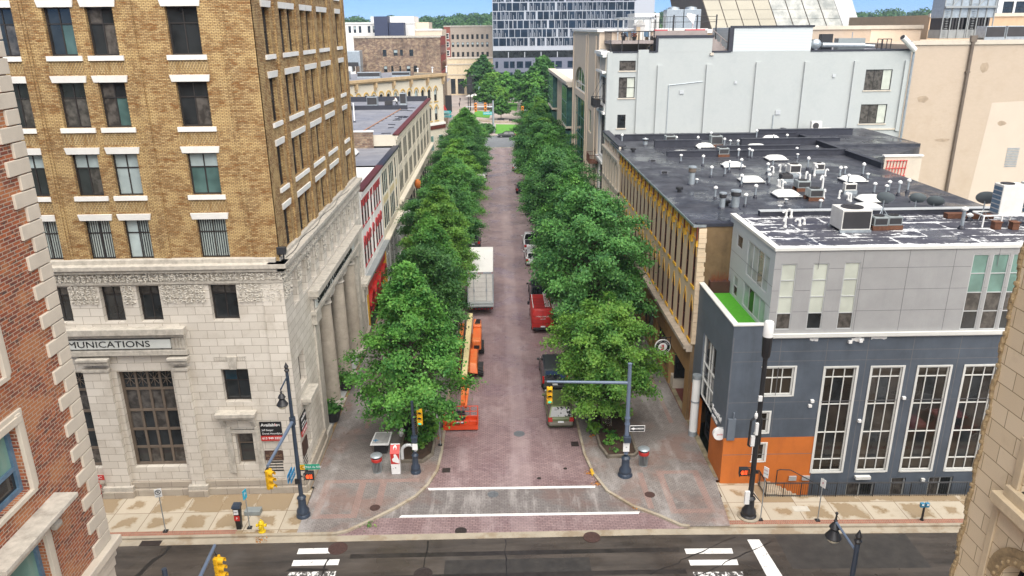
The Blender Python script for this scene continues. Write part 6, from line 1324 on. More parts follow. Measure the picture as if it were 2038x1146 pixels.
ROOF_PIPES = [(13.8, 83.4, 0.73), (15.9, 80.9, 0.79), (19.3, 81.3, 0.88), (21.3, 80.1, 1.01), (23.9, 84.5, 0.87), (23.9, 79.3, 0.91), (25.1, 78.6, 0.81), (24.8, 80.2, 0.6), (27.6, 85.6, 0.34), (20.5, 76.3, 0.44), (17.2, 70.2, 0.74), (18.8, 68.4, 0.92), (20.2, 65.0, 0.95), (21.6, 66.2, 0.93), (23.3, 72.5, 0.84), (24.4, 72.7, 0.84), (24.5, 72.2, 0.79), (18.0, 62.7, 0.92), (19.3, 63.2, 0.86), (19.3, 58.7, 0.94), (16.1, 60.0, 0.43), (16.0, 54.3, 0.91), (17.4, 51.7, 0.91), (29.1, 84.8, 1.02), (29.9, 81.7, 0.84), (31.3, 81.5, 0.93), (29.4, 73.7, 0.72), (28.7, 71.6, 0.46), (31.5, 74.0, 0.81), (23.2, 64.0, 0.9), (24.9, 67.5, 0.67), (27.3, 65.6, 1.08), (21.7, 59.3, 0.88), (22.4, 61.5, 0.87), (19.1, 54.7, 0.92), (28.4, 61.6, 0.95), (29.4, 62.9, 0.71), (30.6, 62.2, 1.1), (30.6, 61.3, 0.43), (28.2, 55.2, 0.86), (29.0, 55.0, 0.73), (31.0, 58.5, 0.35), (27.8, 58.7, 0.84), (22.3, 50.7, 0.65), (19.5, 50.7, 0.32), (20.7, 52.8, 0.29), (29.5, 55.6, 0.91), (29.8, 54.7, 1.05), (31.0, 55.7, 0.99), (30.4, 60.9, 0.52), (29.6, 52.5, 0.49)]
WHITE_PIPES = [(24.8, 60.9, 0.68), (25.2, 60.7, 0.72), (25.3, 60.1, 0.61), (22.3, 58.9, 0.52), (22.3, 58.5, 0.59), (22.3, 57.9, 0.45), (24.7, 56.2, 1.21), (24.0, 54.2, 0.66), (27.7, 62.8, 0.55), (26.9, 63.1, 0.82), (25.1, 54.1, 0.55), (25.5, 53.5, 0.55), (25.5, 53.1, 0.57), (24.7, 65.1, 0.61), (25.1, 64.7, 0.57), (24.0, 64.8, 0.42)]
RZ1 = 13.95; RZ2 = 14.45
first = None
for x, y, h in ROOF_PIPES:
 if first is None: first = vent_pipe((x, y, RZ1), .9, .075, GALV, 'thin grey vent pipe with a white cap and black boot on the big black roof', 'grey vent pipes on the big black roof')
 else: c = copy_thing(first, (x, y, RZ1)); c.scale = (1, 1, h / .9)
def hook_pipe(loc, h, label, group):
 t = thing('plastic_pipe', label, 'vent pipe', loc, rnd.uniform(0, 6), group); W[t] = Vector((0, 0, 0))
 mb = MB(); mb.tube((0, 0, 0), (0, 0, h), .07, n=8); pts = [(.13 - .13 * math.cos(a), 0, h + .13 * math.sin(a)) for a in [math.pi * q / 5 for q in range(6)]]; mb.path(pts, .07, 8); mb.tube((0, 0, 0), (0, 0, .1), .12, .1, n=8); mb.build('bent_pipe', PVC, t, local=True, smooth=True); return t
f2 = hook_pipe((*WHITE_PIPES[0][:2], RZ1), .5, 'white plastic pipe with a hooked top on the big black roof', 'white hooked pipes on the big black roof')
for x, y, h in WHITE_PIPES[1:]:
 c = copy_thing(f2, (x, y, RZ1), rnd.uniform(0, 6)); c.scale = (1, 1, max(.8, h / .62))
for (x, y, h), lab in (((18.3, 46.4, .35), ''), ((18.7, 46.6, .35), ''), ((17.4, 44.1, .4), ''), ((18.4, 44.4, .25), ''), ((18.8, 44.7, .25), '')):
 t = hook_pipe((x, y, RZ2), h, 'short white hooded vent on the peeling roof at the left end', 'white hooded vents on the peeling roof')
for (x, y, h, r_), lab in (((15.5, 59.3, 1.6, .24), 'tallest fat metal chimney pipe near the street side of the big roof'), ((15.6, 51.1, 1.2, .2), 'left of two fat metal chimney pipes at the near roof corner'), ((16.5, 51.1, 1.36, .27), 'right and fatter of two metal chimney pipes at the near roof corner'), ((15.9, 80.9, .8, .25), 'short fat chimney pipe with a dark collar at the far end of the roof')):
 t = thing('chimney_pipe', lab, 'chimney', (x, y, RZ1)); mb = MB(); mb.tube((x, y, RZ1), (x, y, RZ1 + h * .72), r_, n=14); mb.build('stack', GALV, t, smooth=True); mb = MB(); mb.lathe([(r_ * 1.15, h * .7), (r_ * 1.25, h * .74), (r_ * 1.25, h * .92)], 14, (x, y, RZ1)); mb.build('louvred_collar', GRILLE if y < 58 or y > 70 else FRAME_BR, t); mb = MB(); mb.lathe([(r_ * 1.35, h * .92), (r_ * 1.3, h), (.02, h * 1.04)], 14, (x, y, RZ1)); mb.build('cap', GALV, t)
 mb = MB(); mb.lathe([(r_ * 1.7, 0), (r_ * 1.1, .18)], 12, (x, y, RZ1)); mb.build('boot', ROOF_D, t)
for (x, y), lab in (((13.8, 76.3), 'far black mushroom vent on the street edge of the roof'), ((13.9, 56.6), 'near black mushroom vent on the street edge of the roof'), ((16.1, 51.8), 'small black stub vent between the fat chimney pipes')):
 t = thing('roof_vent', lab, 'roof vent', (x, y, 14.05)); mb = MB(); mb.lathe([(.16, 0), (.16, .2), (.28, .22), (.28, .38), (.2, .42), (.02, .42)], 14, (x, y, 14.05)); mb.build('vent_body', BLK, t)
for x, y, lab in ((14.6, 70.5, 'farther small dark roof hood on the patched street edge'), (14.4, 64.5, 'nearer small dark roof hood on the patched street edge')):
 t = thing('roof_hood', lab, 'roof vent', (x, y, 14.05)); mb = MB(); mb.hexa([(x - .3, y - .25, 14.05), (x + .3, y - .25, 14.05), (x + .3, y + .4, 14.05), (x - .3, y + .4, 14.05)], [(x - .28, y - .25, 14.3), (x + .28, y - .25, 14.3), (x + .28, y + .35, 14.1), (x - .28, y + .35, 14.1)]); mb.build('hood', ROOF_G, t); mb = MB(); mb.box(x - .24, x + .24, y - .27, y - .255, 14.08, 14.27); mb.build('opening', BLK, t)
SK = [(18.3, 74.6, 'skylight dome on the roof strip nearest the street side parapet'), (21.8, 79.4, 'skylight dome in front of the grey air conditioner at the far end'), (21.3, 67.6, 'skylight dome behind the cluster of thin pipes, middle of the roof'), (20.7, 60.6, 'skylight dome left of the satellite dish and condensers'), (21.5, 55.0, 'skylight dome in front of the brown based condensers'), (28.9, 60.3, 'skylight dome beside the tall square headed pipe, right of the roof'), (26.9, 52.9, 'skylight dome just behind the satellite dishes'), (25.4, 50.2, 'nearest skylight dome, half hidden by the big white unit'), (27.0, 78.3, 'skylight dome on the second far roof step'), (30.7, 85.0, 'leftmost skylight dome below the pale loft wall'), (34.0, 86.6, 'middle skylight dome below the pale loft wall'), (26.4, 71.0, 'low skylight dome behind the long middle parapet'), (38.2, 87.6, 'rightmost skylight dome beside the wall mounted fan unit')]
s0 = skylight((SK[0][0], SK[0][1], RZ1), 1.75, 1.6, .28, SK[0][2], 'white skylight domes on the black roof')
for x, y, lab in SK[1:]: copy_thing(s0, (x, y, RZ1 + (.35 if x > 33 else 0)), label=lab)
G_ = 'small condensers on the black roof'
for (x, y, w, d, h, body, lab) in ((18.5, 80.9, 1.1, 1.0, 1.1, ACGREY, 'grey ribbed condenser at the far left of the black roof'), (23.2, 80.2, 1.2, 1.1, 1.15, ACGREY, 'big dark grey condenser on a rusty frame at the far end of the roof'), (22.1, 73.6, 1.0, .9, .85, ACGREY, 'grey condenser behind the long middle parapet'), (25.2, 63.4, .95, .9, .95, ACWHITE, 'cream sided condenser with a dark face on a timber base'),
 (23.6, 60.8, .9, .8, .6, GRILLE, 'low black condenser among the white pipes'), (23.5, 57.1, 1.0, .9, .8, ACGREY, 'grey condenser on an orange timber base, left of the pair'), (23.1, 53.8, 1.0, .95, .85, ACGREY, 'grey condenser on rusty timbers nearest the peeling roof'), (27.7, 64.3, .9, .5, .85, ACWHITE, 'cream fan unit with a round black fan among bent pipes'), (26.6, 55.8, .9, .45, .8, ACWHITE, 'cream split unit beside two hooked pipes')):
 t = ac_box((x, y, RZ1), w, d, h, body, GRILLE, lab, group=G_)
t = thing('wall_fan_unit', 'cream split unit with a round fan standing below the loft wall', 'air conditioner', (37.4, 88.9, RZ1)); mb = MB(); mb.box(36.8, 38.0, 88.7, 89.2, 14.4, 15.4); mb.build('casing', ACWHITE, t); mb = MB(); mb.tube((37.3, 88.69, 14.9), (37.3, 88.66, 14.9), .36, n=18); mb.build('fan', GRILLE, t); mb = MB(); mb.box(36.8, 36.9, 88.7, 89.2, 13.95, 14.4); mb.box(37.9, 38.0, 88.7, 89.2, 13.95, 14.4); mb.build('leg', GALV, t)
t = ac_box((21.0, 43.4, RZ2), 1.75, 1.6, 1.35, ACWHITE, GRILLE, 'largest cream box unit with a black grille on the peeling white roof', legs=.14)
ac_box((22.7, 43.4, RZ2), .85, .75, .8, ACGREY, GRILLE, 'left of two small dark condensers beside the big cream unit', 'yx', group='pair of dark condensers'); ac_box((23.6, 43.5, RZ2), .85, .75, .8, ACGREY, GRILLE, 'right of two small dark condensers, with a small white badge', 'yx', group='pair of dark condensers')
t = thing('tall_condenser', 'tall white twin fan condenser on a raised pipe frame at the right end', 'air conditioner', (30.4, 43.6, RZ2)); mb = MB(); mb.box(29.8, 31.2, 43.3, 44.2, 15.2, 17.0); mb.build('casing', ACWHITE, t, bevel=.04); mb = MB()
for k in range(6): mb.box(29.785, 29.8, 43.36, 44.14, 15.3 + .27 * k, 15.5 + .27 * k)
mb.build('coil_grille', FRAME_B, t); mb = MB(); mb.lathe([(.38, 0), (.38, .05), (.34, .05), (.33, .01), (.01, .02)], 20, (30.3, 43.75, 17.0), caps=False); mb.build('fan_guard', GRILLE, t); mb = MB()
for x in (28.9, 31.6): mb.path([(x, 43.2, 14.5), (x, 43.2, 15.2)], .05, 8)
mb.path([(28.9, 43.2, 15.2), (31.6, 43.2, 15.2), (31.6, 44.3, 15.2), (28.9, 44.3, 15.2), (28.9, 43.2, 15.2)], .05, 8); mb.path([(30.0, 43.2, 14.5), (30.0, 43.2, 15.2)], .05, 8); mb.build('pipe_frame', PVC, t)
copy_thing(t, (32.2, 43.9, RZ2), label='second tall white condenser, half out of the photo on the right')
for x, y in ((29.6, 43.0), (30.6, 42.9)): t = thing('timber_block', {29.6: 'left rusty timber block under the tall white condenser', 30.6: 'right rusty timber block under the tall white condenser'}[x], 'block', (x, y, RZ2)); mb = MB(); mb.box(x - .2, x + .2, y - .2, y + .2, RZ2, RZ2 + .42); mb.build('block_body', RUST, t); mb = MB(); mb.box(x - .24, x + .24, y - .24, y + .24, RZ2 + .42, RZ2 + .47); mb.build('cap_board', RUST, t)
def dish(loc, r, h, label, ry=20):
 t = thing('satellite_dish', label, 'satellite dish', loc, 0, 'satellite dishes on the right roofs'); x, y, z = loc
 mb = MB(); n = 20; tilt = Matrix.Rotation(R(-55), 3, 'X') @ Matrix.Rotation(R(ry), 3, 'Y'); c = Vector((x, y, z + h)); vs = []; rings = 4
 for j in range(rings + 1):
  for i in range(n): a = 2 * math.pi * i / n; q = r * j / rings; vs.append(c + tilt @ Vector((q * math.cos(a) , q * .85 * math.sin(a), .22 * q * q / r)))
 mb.add(vs, [(j * n + i, j * n + (i + 1) % n, (j + 1) * n + (i + 1) % n, (j + 1) * n + i) for j in range(rings) for i in range(n)]); mb.build('reflector', STEELG if h > 9 else M_DISH, t, smooth=True)
 mb = MB(); mb.path([(x, y + .15, z), (x, y + .15, z + h - .1)], .035); mb.tube((x - .35, y - .1, z), (x, y + .15, z + h * .5), .02); mb.tube((x + .35, y - .1, z), (x, y + .15, z + h * .5), .02); mb.build('mast', GALV, t)
 mb = MB(); e = c + tilt @ Vector((0, 0, r * .9)); mb.tube(c + tilt @ Vector((0, -r * .8, .15)), e, .018); mb.box(e.x - .07, e.x + .07, e.y - .07, e.y + .07, e.z - .05, e.z + .05); mb.build('feed_arm', STEELG, t)
M_DISH = M('grey_dish', (.2, .235, .245), .45, var=.15)
dish((24.4, 46.2, RZ2), .55, 1.2, 'satellite dish on a tripod behind the small condensers, leftmost'); dish((27.6, 48.2, RZ1), .52, 1.2, 'satellite dish standing behind the low white wall, second from left'); dish((29.0, 48.5, RZ1), .55, .9, 'satellite dish showing only its top edge behind the low white wall'); dish((30.2, 45.2, RZ2), .62, 1.3, 'largest satellite dish beside the tall white condenser')
for x, y, h, lab in ((27.6, 43.1, 1.25, 'tall grey vent pipe standing alone on the peeling roof'), (29.2, 45.0, .4, 'short white stub pipe behind the tall grey vent on the peeling roof')): vent_pipe((x, y, RZ2), h, .1, GALV if h > 1 else PVC, lab, None)
mb = MB(); mb.box(28.2, 29.6, 45.6, 46.1, RZ2, RZ2 + .3); mb.box(29.7, 31, 45.4, 45.9, RZ2, RZ2 + .25); tag(mb.build('timber_sleepers', RUST), 'dark weathered timbers lying by the satellite dish on the peeling roof', 'timber')
mb = MB(); mb.path([(22.0, 44.2, RZ2 + .1), (21.9, 44.8, RZ2 + .3), (23.8, 45.2, RZ2 + .12), (24.2, 46.0, RZ2 + .1)], .035); mb.path([(24.0, 44.2, RZ2 + .3), (24.6, 45.1, RZ2 + .1)], .03); tag(mb.build('conduit', BLK), 'dark conduit running between the condensers and the dish tripod', 'pipe')
DECKW = M('weathered_deck_wood', (.33, .28, .26), .8, var=.2)
t = thing('roof_deck', 'timber roof deck with iron railings on top of the grey loft', 'deck', (18, 93, 23.2)); mb = MB(); mb.box(13.4, 18.5, 91.6, 99, 24.15, 24.5); mb.box(18.5, 25.0, 93, 99, 24.85, 25.0); mb.build('deck_boards', DECKW, t)
mb = MB()
for k in range(12): mb.box(14.7 + k * .34, 14.73 + k * .34, 91.6, 91.64, 24.5, 25.5)
for k in range(14): mb.box(13.4, 13.44, 91.6 + .5 * k, 91.64 + .5 * k, 24.0, 25.5)
for x in (13.4, 14.7, 16.6, 18.4): mb.box(x, x + .09, 91.55, 91.64, 23.2, 25.55)
mb.box(13.4, 18.5, 91.55, 91.65, 25.45, 25.55); mb.box(13.38, 13.48, 91.6, 99, 25.45, 25.55); mb.path([(18.3, 91.7, 24.1), (17.4, 91.9, 23.2)], .07); mb.build('railing', BLK, t)
mb = MB(); mb.box(18.5, 24.8, 92.4, 92.5, 24.8, 25.55)
mb.build('board_fence', DECKW, t)
mb = MB()
for x in (14.9, 18.0): mb.box(x, x + .14, 92.5, 92.64, 24.5, 26.9); mb.box(x, x + .14, 96.5, 96.64, 24.5, 26.9)
for k in range(14): mb.box(14.5 + k * .3, 14.6 + k * .3, 92.1, 97, 26.95, 27.07)
mb.box(14.5, 18.8, 92.5, 92.62, 26.8, 26.95); mb.box(14.5, 18.8, 96.5, 96.62, 26.8, 26.95); mb.build('pergola', FRAME_A, t)
t = thing('garden_shed', 'small white gabled shed on the roof deck', 'shed', (17.4, 95.5, 24.5)); mb = MB(); mb.box(16.9, 18.0, 95, 96.6, 24.5, 26.2); mb.build('walls', WHITE, t); mb = MB(); mb.hexa([(16.75, 94.9, 26.15), (18.15, 94.9, 26.15), (18.15, 96.7, 26.15), (16.75, 96.7, 26.15)], [(17.4, 94.9, 26.75), (17.5, 94.9, 26.75), (17.5, 96.7, 26.75), (17.4, 96.7, 26.75)]); mb.build('roof', WHITE, t); mb = MB(); mb.box(16.95, 17.4, 94.95, 95, 24.5, 26.0); mb.build('door', TANR, t)
for i, x in enumerate((15.3, 16.2, 17.7)):
 t = thing('patio_chair', ('pale patio chair behind the deck railing, leftmost', 'pale patio chair behind the deck railing, middle', 'pale patio chair behind the deck railing, rightmost')[i], 'chair', (x, 92.4, 24.5)); mb = MB(); mb.box(x - .28, x + .28, 92.15, 92.65, 24.9, 24.97); mb.build('seat', FRAME_B if i != 1 else WHITE, t); mb = MB(); mb.box(x - .28, x + .28, 92.6, 92.67, 24.95, 25.5); mb.build('back', FRAME_B, t)
 for dx in (-.25, .25):
  for dy in (-.22, .22): mb = MB(); mb.tube((x + dx, 92.4 + dy, 24.5), (x + dx, 92.4 + dy, 24.92), .025, n=5); mb.build('leg', WHITE, t)
t = thing('patio_table', 'small round white table between the deck chairs', 'table', (16.8, 92.5, 24.5)); mb = MB(); mb.lathe([(.45, .7), (.45, .74)], 16, (16.8, 92.5, 24.5)); mb.build('top', WHITE, t); mb = MB(); mb.tube((16.8, 92.5, 24.5), (16.8, 92.5, 25.2), .05); mb.build('stem', WHITE, t)
for x, lab in ((14.95, 'dark potted plant at the left corner of the roof deck'), (16.2, 'rust coloured potted plant by the deck railing')):
 t = thing('potted_plant', lab, 'plant', (x, 92.0, 24.5)); mb = MB(); mb.lathe([(.18, 0), (.26, .4)], 10, (x, 92.0, 24.5)); mb.build('pot', BLK, t); mb = MB()
 for k in range(60): a = rnd.uniform(0, 6.3); e = rnd.uniform(.1, .4); mb.ball((x + e * math.cos(a), 92 + e * math.sin(a), 25.1 + rnd.uniform(-.2, .25)), .06, n=4)
 mb.build('foliage', M('rusty_leaves', (.2, .06, .03), .9) if x > 15 else M('dark_leaves', (.05, .03, .03), .9), t)
for x0, x1, lab in ((18.7, 20.2, 'left red seat cushion along the deck fence'), (22.3, 24.6, 'right red seat cushion along the deck fence')): mb = MB(); mb.box(x0, x1, 92.6, 93.3, 25.45, 25.68); tag(mb.build('seat_cushion', M('coral_cushion', (.5, .05, .07), .8), bevel=.06), lab, 'cushion')
t = thing('folded_parasol', 'big white parasol tipped on its pole on the roof deck', 'parasol', (23.2, 93.5, 25)); mb = MB(); mb.tube((23.3, 93.5, 25), (23.3, 93.5, 26.4), .05); mb.build('pole', WHITE, t); mb = MB(); mb.hexa([(22.4, 93.2, 27.2), (22.6, 94, 27.1), (23.4, 93.8, 26.3), (23.3, 93.2, 26.2)], [(22.5, 93.2, 27.45), (22.9, 94, 27.5), (23.5, 93.8, 27.3), (23.5, 93.2, 27.3)]); mb.build('canopy', WHITE, t)
t = thing('deck_fence', 'tall wire fence with dark posts along the back of the roof deck', 'fence', (22, 94, 25));
for x in (19.0, 21.2, 24.0, 26.3): mb = MB(); mb.box(x, x + .14, 94.5, 94.64, 23.1, 27.3); mb.build('post', BLK, t)
mb = MB()
for z in (27.1, 26.5): mb.tube((18.6, 94.57, z), (26.4, 94.57, z), .03, n=4)
for k in range(10): mb.tube((18.6 + .32 * k, 94.57, 25), (18.6 + .32 * k, 94.57, 27.1), .018, n=4)
mb.build('wires', BLK, t)
t = thing('deck_stair', 'wooden stair with a sloping rail beside the clapboard penthouse', 'stairs', (26, 92, 23.2)); mb = MB()
for k in range(6): mb.box(25.2 + .3 * k, 25.5 + .3 * k, 91.6, 92.6, 23.2, 24.8 - .26 * k)
mb.build('steps', DECKW, t); mb = MB(); mb.tube((25.2, 91.6, 25.6), (27.0, 91.6, 24.2), .05); mb.tube((25.2, 91.6, 24.6), (25.2, 91.6, 25.7), .06); mb.tube((26.2, 91.6, 23.9), (26.2, 91.6, 24.8), .05); mb.build('rail', DECKW, t)
t = thing('roof_plant', 'cluster of grey ducts and boxes on the loft roof beside the penthouse', 'equipment', (40, 93, 23.2)); mb = MB(); mb.tube((38.4, 92.3, 23.8), (43.5, 92.3, 23.7), .28, n=10); mb.path([(43.5, 92.3, 23.7), (44.6, 92.3, 23.6)], .2, 8); mb.ball((37.6, 92.2, 23.9), .7, .5, .6, 10); mb.build('duct', GALV, t, smooth=True); mb = MB(); mb.box(38.6, 39.9, 93, 94, 23.2, 25.0); mb.box(36.8, 37.8, 92.8, 93.6, 23.2, 24.4); mb.build('dark_box', BLK, t); mb = MB(); mb.box(40.6, 43.8, 93, 94.2, 23.2, 24.5); mb.build('grey_box', ACGREY, t); mb = MB(); mb.tube((42.4, 93.5, 24.5), (42.4, 93.5, 25.2), .05); mb.build('pipe', GALV, t)
t = thing('roof_ladder', 'dark ladder hoops at the roof edge of the loft', 'ladder', (45.6, 91.3, 23)); mb = MB()
for x in (44.9, 45.5, 46.0): mb.path([(x, 91.2, 22.8), (x, 91.2, 24.4), (x, 92.2, 24.4), (x, 92.2, 23.2)], .05, 5)
mb.path([(43, 91.2, 23.9), (44.9, 91.2, 23.9)], .05, 5); mb.build('hoops', BLK, t)
CARGLASS = glass('car_glass', (.012, .015, .018), .04, .8)
def paint(name, c, metal=.15, rough=.35): return M(name, c, rough, metal, var=.06, scale=.8)
def loft(mb, rings, mi=0, caps=True):
 n = len(rings[0]); vs = [p for r in rings for p in r]; fs = []
 for j in range(len(rings) - 1):
  for i in range(n): fs.append((j * n + i, j * n + (i + 1) % n, (j + 1) * n + (i + 1) % n, (j + 1) * n + i))
 if caps: fs += [tuple(range(n))[::-1], tuple(range((len(rings) - 1) * n, len(rings) * n))]
 mb.add(vs, fs, mi)
def lerp(a, b, t): return tuple(x + (y - x) * t for x, y in zip(a, b))
def inset(q, k):
 c = tuple(sum(p[i] for p in q) / 4 for i in range(3)); return [lerp(p, c, k) for p in q]
def car(name, label, cat, loc, rz, L, Wd, H, col, belt=.95, yb=(-.46, .22), yt=(-.36, .08), hood=.9, trunk=None, pillar=(.5,), rails=False, lower=None, wheel_r=.34, plate=True, tail='corner', boxy=0.0, group=None):
 t = thing(name, label, cat, (loc[0], loc[1], RZ if len(loc) < 3 else loc[2]), rz, group); W[t] = Vector((0, 0, 0))
 hw = Wd / 2; trunk = belt if trunk is None else trunk
 st = [(-L / 2, hw * .86, .42, min(trunk, belt) - .12), (-L / 2 + .06, hw * .93, .3, trunk - .03), (-L / 2 + .35, hw * .99, .24, trunk), (L * yb[0], hw, .22, trunk), (L * yb[0] + .15, hw, .22, belt), (L * yb[1] - .1, hw, .22, belt), (L * yb[1] + .25, hw, .22, hood), (L / 2 - .5, hw * .96, .22, hood - .06), (L / 2 - .12, hw * .88, .26, hood - .18), (L / 2, hw * .74, .36, hood - .34)]
 rings = []
 for y, w, zb, zt in st:
  m = zb + (zt - zb) * .55
  rings.append([(-w * .9, y, zb), (w * .9, y, zb), (w * .98, y, zb + .1), (w, y, m), (w * .985, y, zt - .1), (w * .93, y, zt - .02), (w * .8, y, zt), (-w * .8, y, zt), (-w * .93, y, zt - .02), (-w * .985, y, zt - .1), (-w, y, m), (-w * .98, y, zb + .1)])
 mb = MB(); loft(mb, rings); mb.build('body', col, t, smooth=True, local=True)
 if lower:
  mb = MB(); loft(mb, [[(-w * .92, y, zb - .01), (w * .92, y, zb - .01), (w * 1.005, y, zb + .08), (w * 1.01, y, zb + .26), (w * .9, y, zb + .27), (-w * .9, y, zb + .27), (-w * 1.01, y, zb + .26), (-w * 1.005, y, zb + .08)] for y, w, zb, zt in [(a[0] * 1.004, a[1], a[2], a[3]) for a in st]]); mb.build('lower_cladding', lower, t, local=True)
 b0, b1, t0, t1 = L * yb[0], L * yb[1], L * yt[0], L * yt[1]; wb = hw * .93; wt = hw * (.74 + .14 * boxy); zb = belt - .02; zt = H
 mid = (b0 * .35 + b1 * .65)
 B = [(-wb, b0, zb), (wb, b0, zb), (wb, b1, zb), (-wb, b1, zb)]; T = [(-wt, t0, zt - .05), (wt, t0, zt - .05), (wt * .96, t1, zt - .05), (-wt * .96, t1, zt - .05)]
 mb = MB(); mb.hexa(B, T); cr = [(-wt * .85, t0 + .1, zt), (wt * .85, t0 + .1, zt), (wt * .82, t1 - .1, zt), (-wt * .82, t1 - .1, zt)]; mb.hexa([(x, y, z - .0) for x, y, z in T], cr); mb.build('cabin', col, t, local=True)
 def pane(nm, q, k, d=.012):
  n = (Vector(q[1]) - Vector(q[0])).cross(Vector(q[3]) - Vector(q[0])).normalized(); c = sum((Vector(p) for p in q), Vector()) / 4
  if n.dot(c - Vector((0, 0, zb))) < 0: n = -n
  mb = MB(); qq = [tuple(Vector(p) + n * d) for p in inset(q, k)]; mb.quad(*qq); mb.build(nm, CARGLASS, t, local=True)
 pane('rear_window', [B[0], B[1], T[1], T[0]], .14); pane('windscreen', [B[3], B[2], T[2], T[3]], .1)
 cuts = [0] + list(pillar) + [1]
 for sgn, (p0, p1, q0, q1) in ((1, (B[1], B[2], T[1], T[2])), (-1, (B[0], B[3], T[0], T[3]))):
  for a, c in zip(cuts[:-1], cuts[1:]): pane('side_window', [lerp(p0, p1, a + .02), lerp(p0, p1, c - .02), lerp(q0, q1, c - .02), lerp(q0, q1, a + .02)], .13)
 wb_ = L * .29
 for sx in (-1, 1):
  for y in (-wb_, wb_):
   mb = MB(); x = sx * (hw - .1); mb.tube((x - .11, y, wheel_r), (x + .11, y, wheel_r), wheel_r, n=18); w = mb.build('wheel', TYRE, t, local=True); mb = MB(); xo = x + sx * .112; mb.tube((x, y, wheel_r), (xo, y, wheel_r), wheel_r * .62, n=14); o = mb.build('rim', CHROME, w, local=True)
  mb = MB(); x = sx * hw * .8
  if tail == 'tall': mb.box(min(sx * hw * .84, sx * hw * .97), max(sx * hw * .84, sx * hw * .97), -L / 2 - .02, -L / 2 + .16, belt - .22, belt + .32)
  else: mb.hexa([(x - .15, -L / 2 - .015, trunk - .3), (x + .15, -L / 2 - .015, trunk - .3), (x + .17, -L / 2 + .3, trunk - .3), (x - .15, -L / 2 + .2, trunk - .3)], [(x - .14, -L / 2 + .01, trunk - .03), (x + .14, -L / 2 + .01, trunk - .03), (x + .16, -L / 2 + .3, trunk - .02), (x - .14, -L / 2 + .2, trunk - .02)])
  mb.build('tail_light', REDL, t, local=True)
  mb = MB(); x = sx * hw * .68; mb.box(x - .18, x + .18, L / 2 - .3, L / 2 - .06, hood - .36, hood - .2); mb.build('headlight', SIGNW, t, local=True)
  mb = MB(); x = sx * (hw + .1); mb.box(x - .1, x + .1, L * yb[1] - .28, L * yb[1] - .12, belt - .02, belt + .14); mb.build('mirror', col, t, local=True, bevel=.03)
  if rails: mb = MB(); x = sx * wt * .9; mb.path([(x, t0 + .15, zt + .01), (x, t0 + .25, zt + .07), (x, t1 - .25, zt + .07), (x, t1 - .1, zt + .01)], .022, 5); mb.build('roof_rail', BLK, t, local=True)
 mb = MB(); mb.box(-hw * .84, hw * .84, -L / 2 - .07, -L / 2 + .1, .38, .58); mb.build('rear_bumper', lower or col, t, local=True, bevel=.03); mb = MB(); mb.box(-hw * .8, hw * .8, L / 2 - .1, L / 2 + .04, .36, .55); mb.build('front_bumper', lower or col, t, local=True, bevel=.03)
 if plate: mb = MB(); mb.box(-.2, .2, -L / 2 - .035, -L / 2 - .018, trunk - .38, trunk - .24); mb.build('number_plate', PLATE, t, local=True)
 return t
GREENC = paint('olive_green_paint', (.10, .125, .05)); TANC = M('tan_grey_cladding', (.17, .16, .125), .5, var=.1)
car('station_wagon', 'olive green station wagon with roof rails parked at the right kerb, nearest the crossing', 'car', (4.12, 48.2), 0, 4.8, 1.8, 1.62, GREENC, yb=(-.485, .24), yt=(-.40, .1), rails=True, lower=TANC, pillar=(.34, .66))
car('minivan', 'dark grey minivan with tall tail lights parked ahead of the green wagon', 'van', (4.15, 54.0), 0, 5.1, 1.95, 1.8, paint('dark_grey_paint', (.045, .05, .05)), belt=1.0, yb=(-.49, .3), yt=(-.45, .12), tail='tall', boxy=.6, pillar=(.34, .66), rails=True)
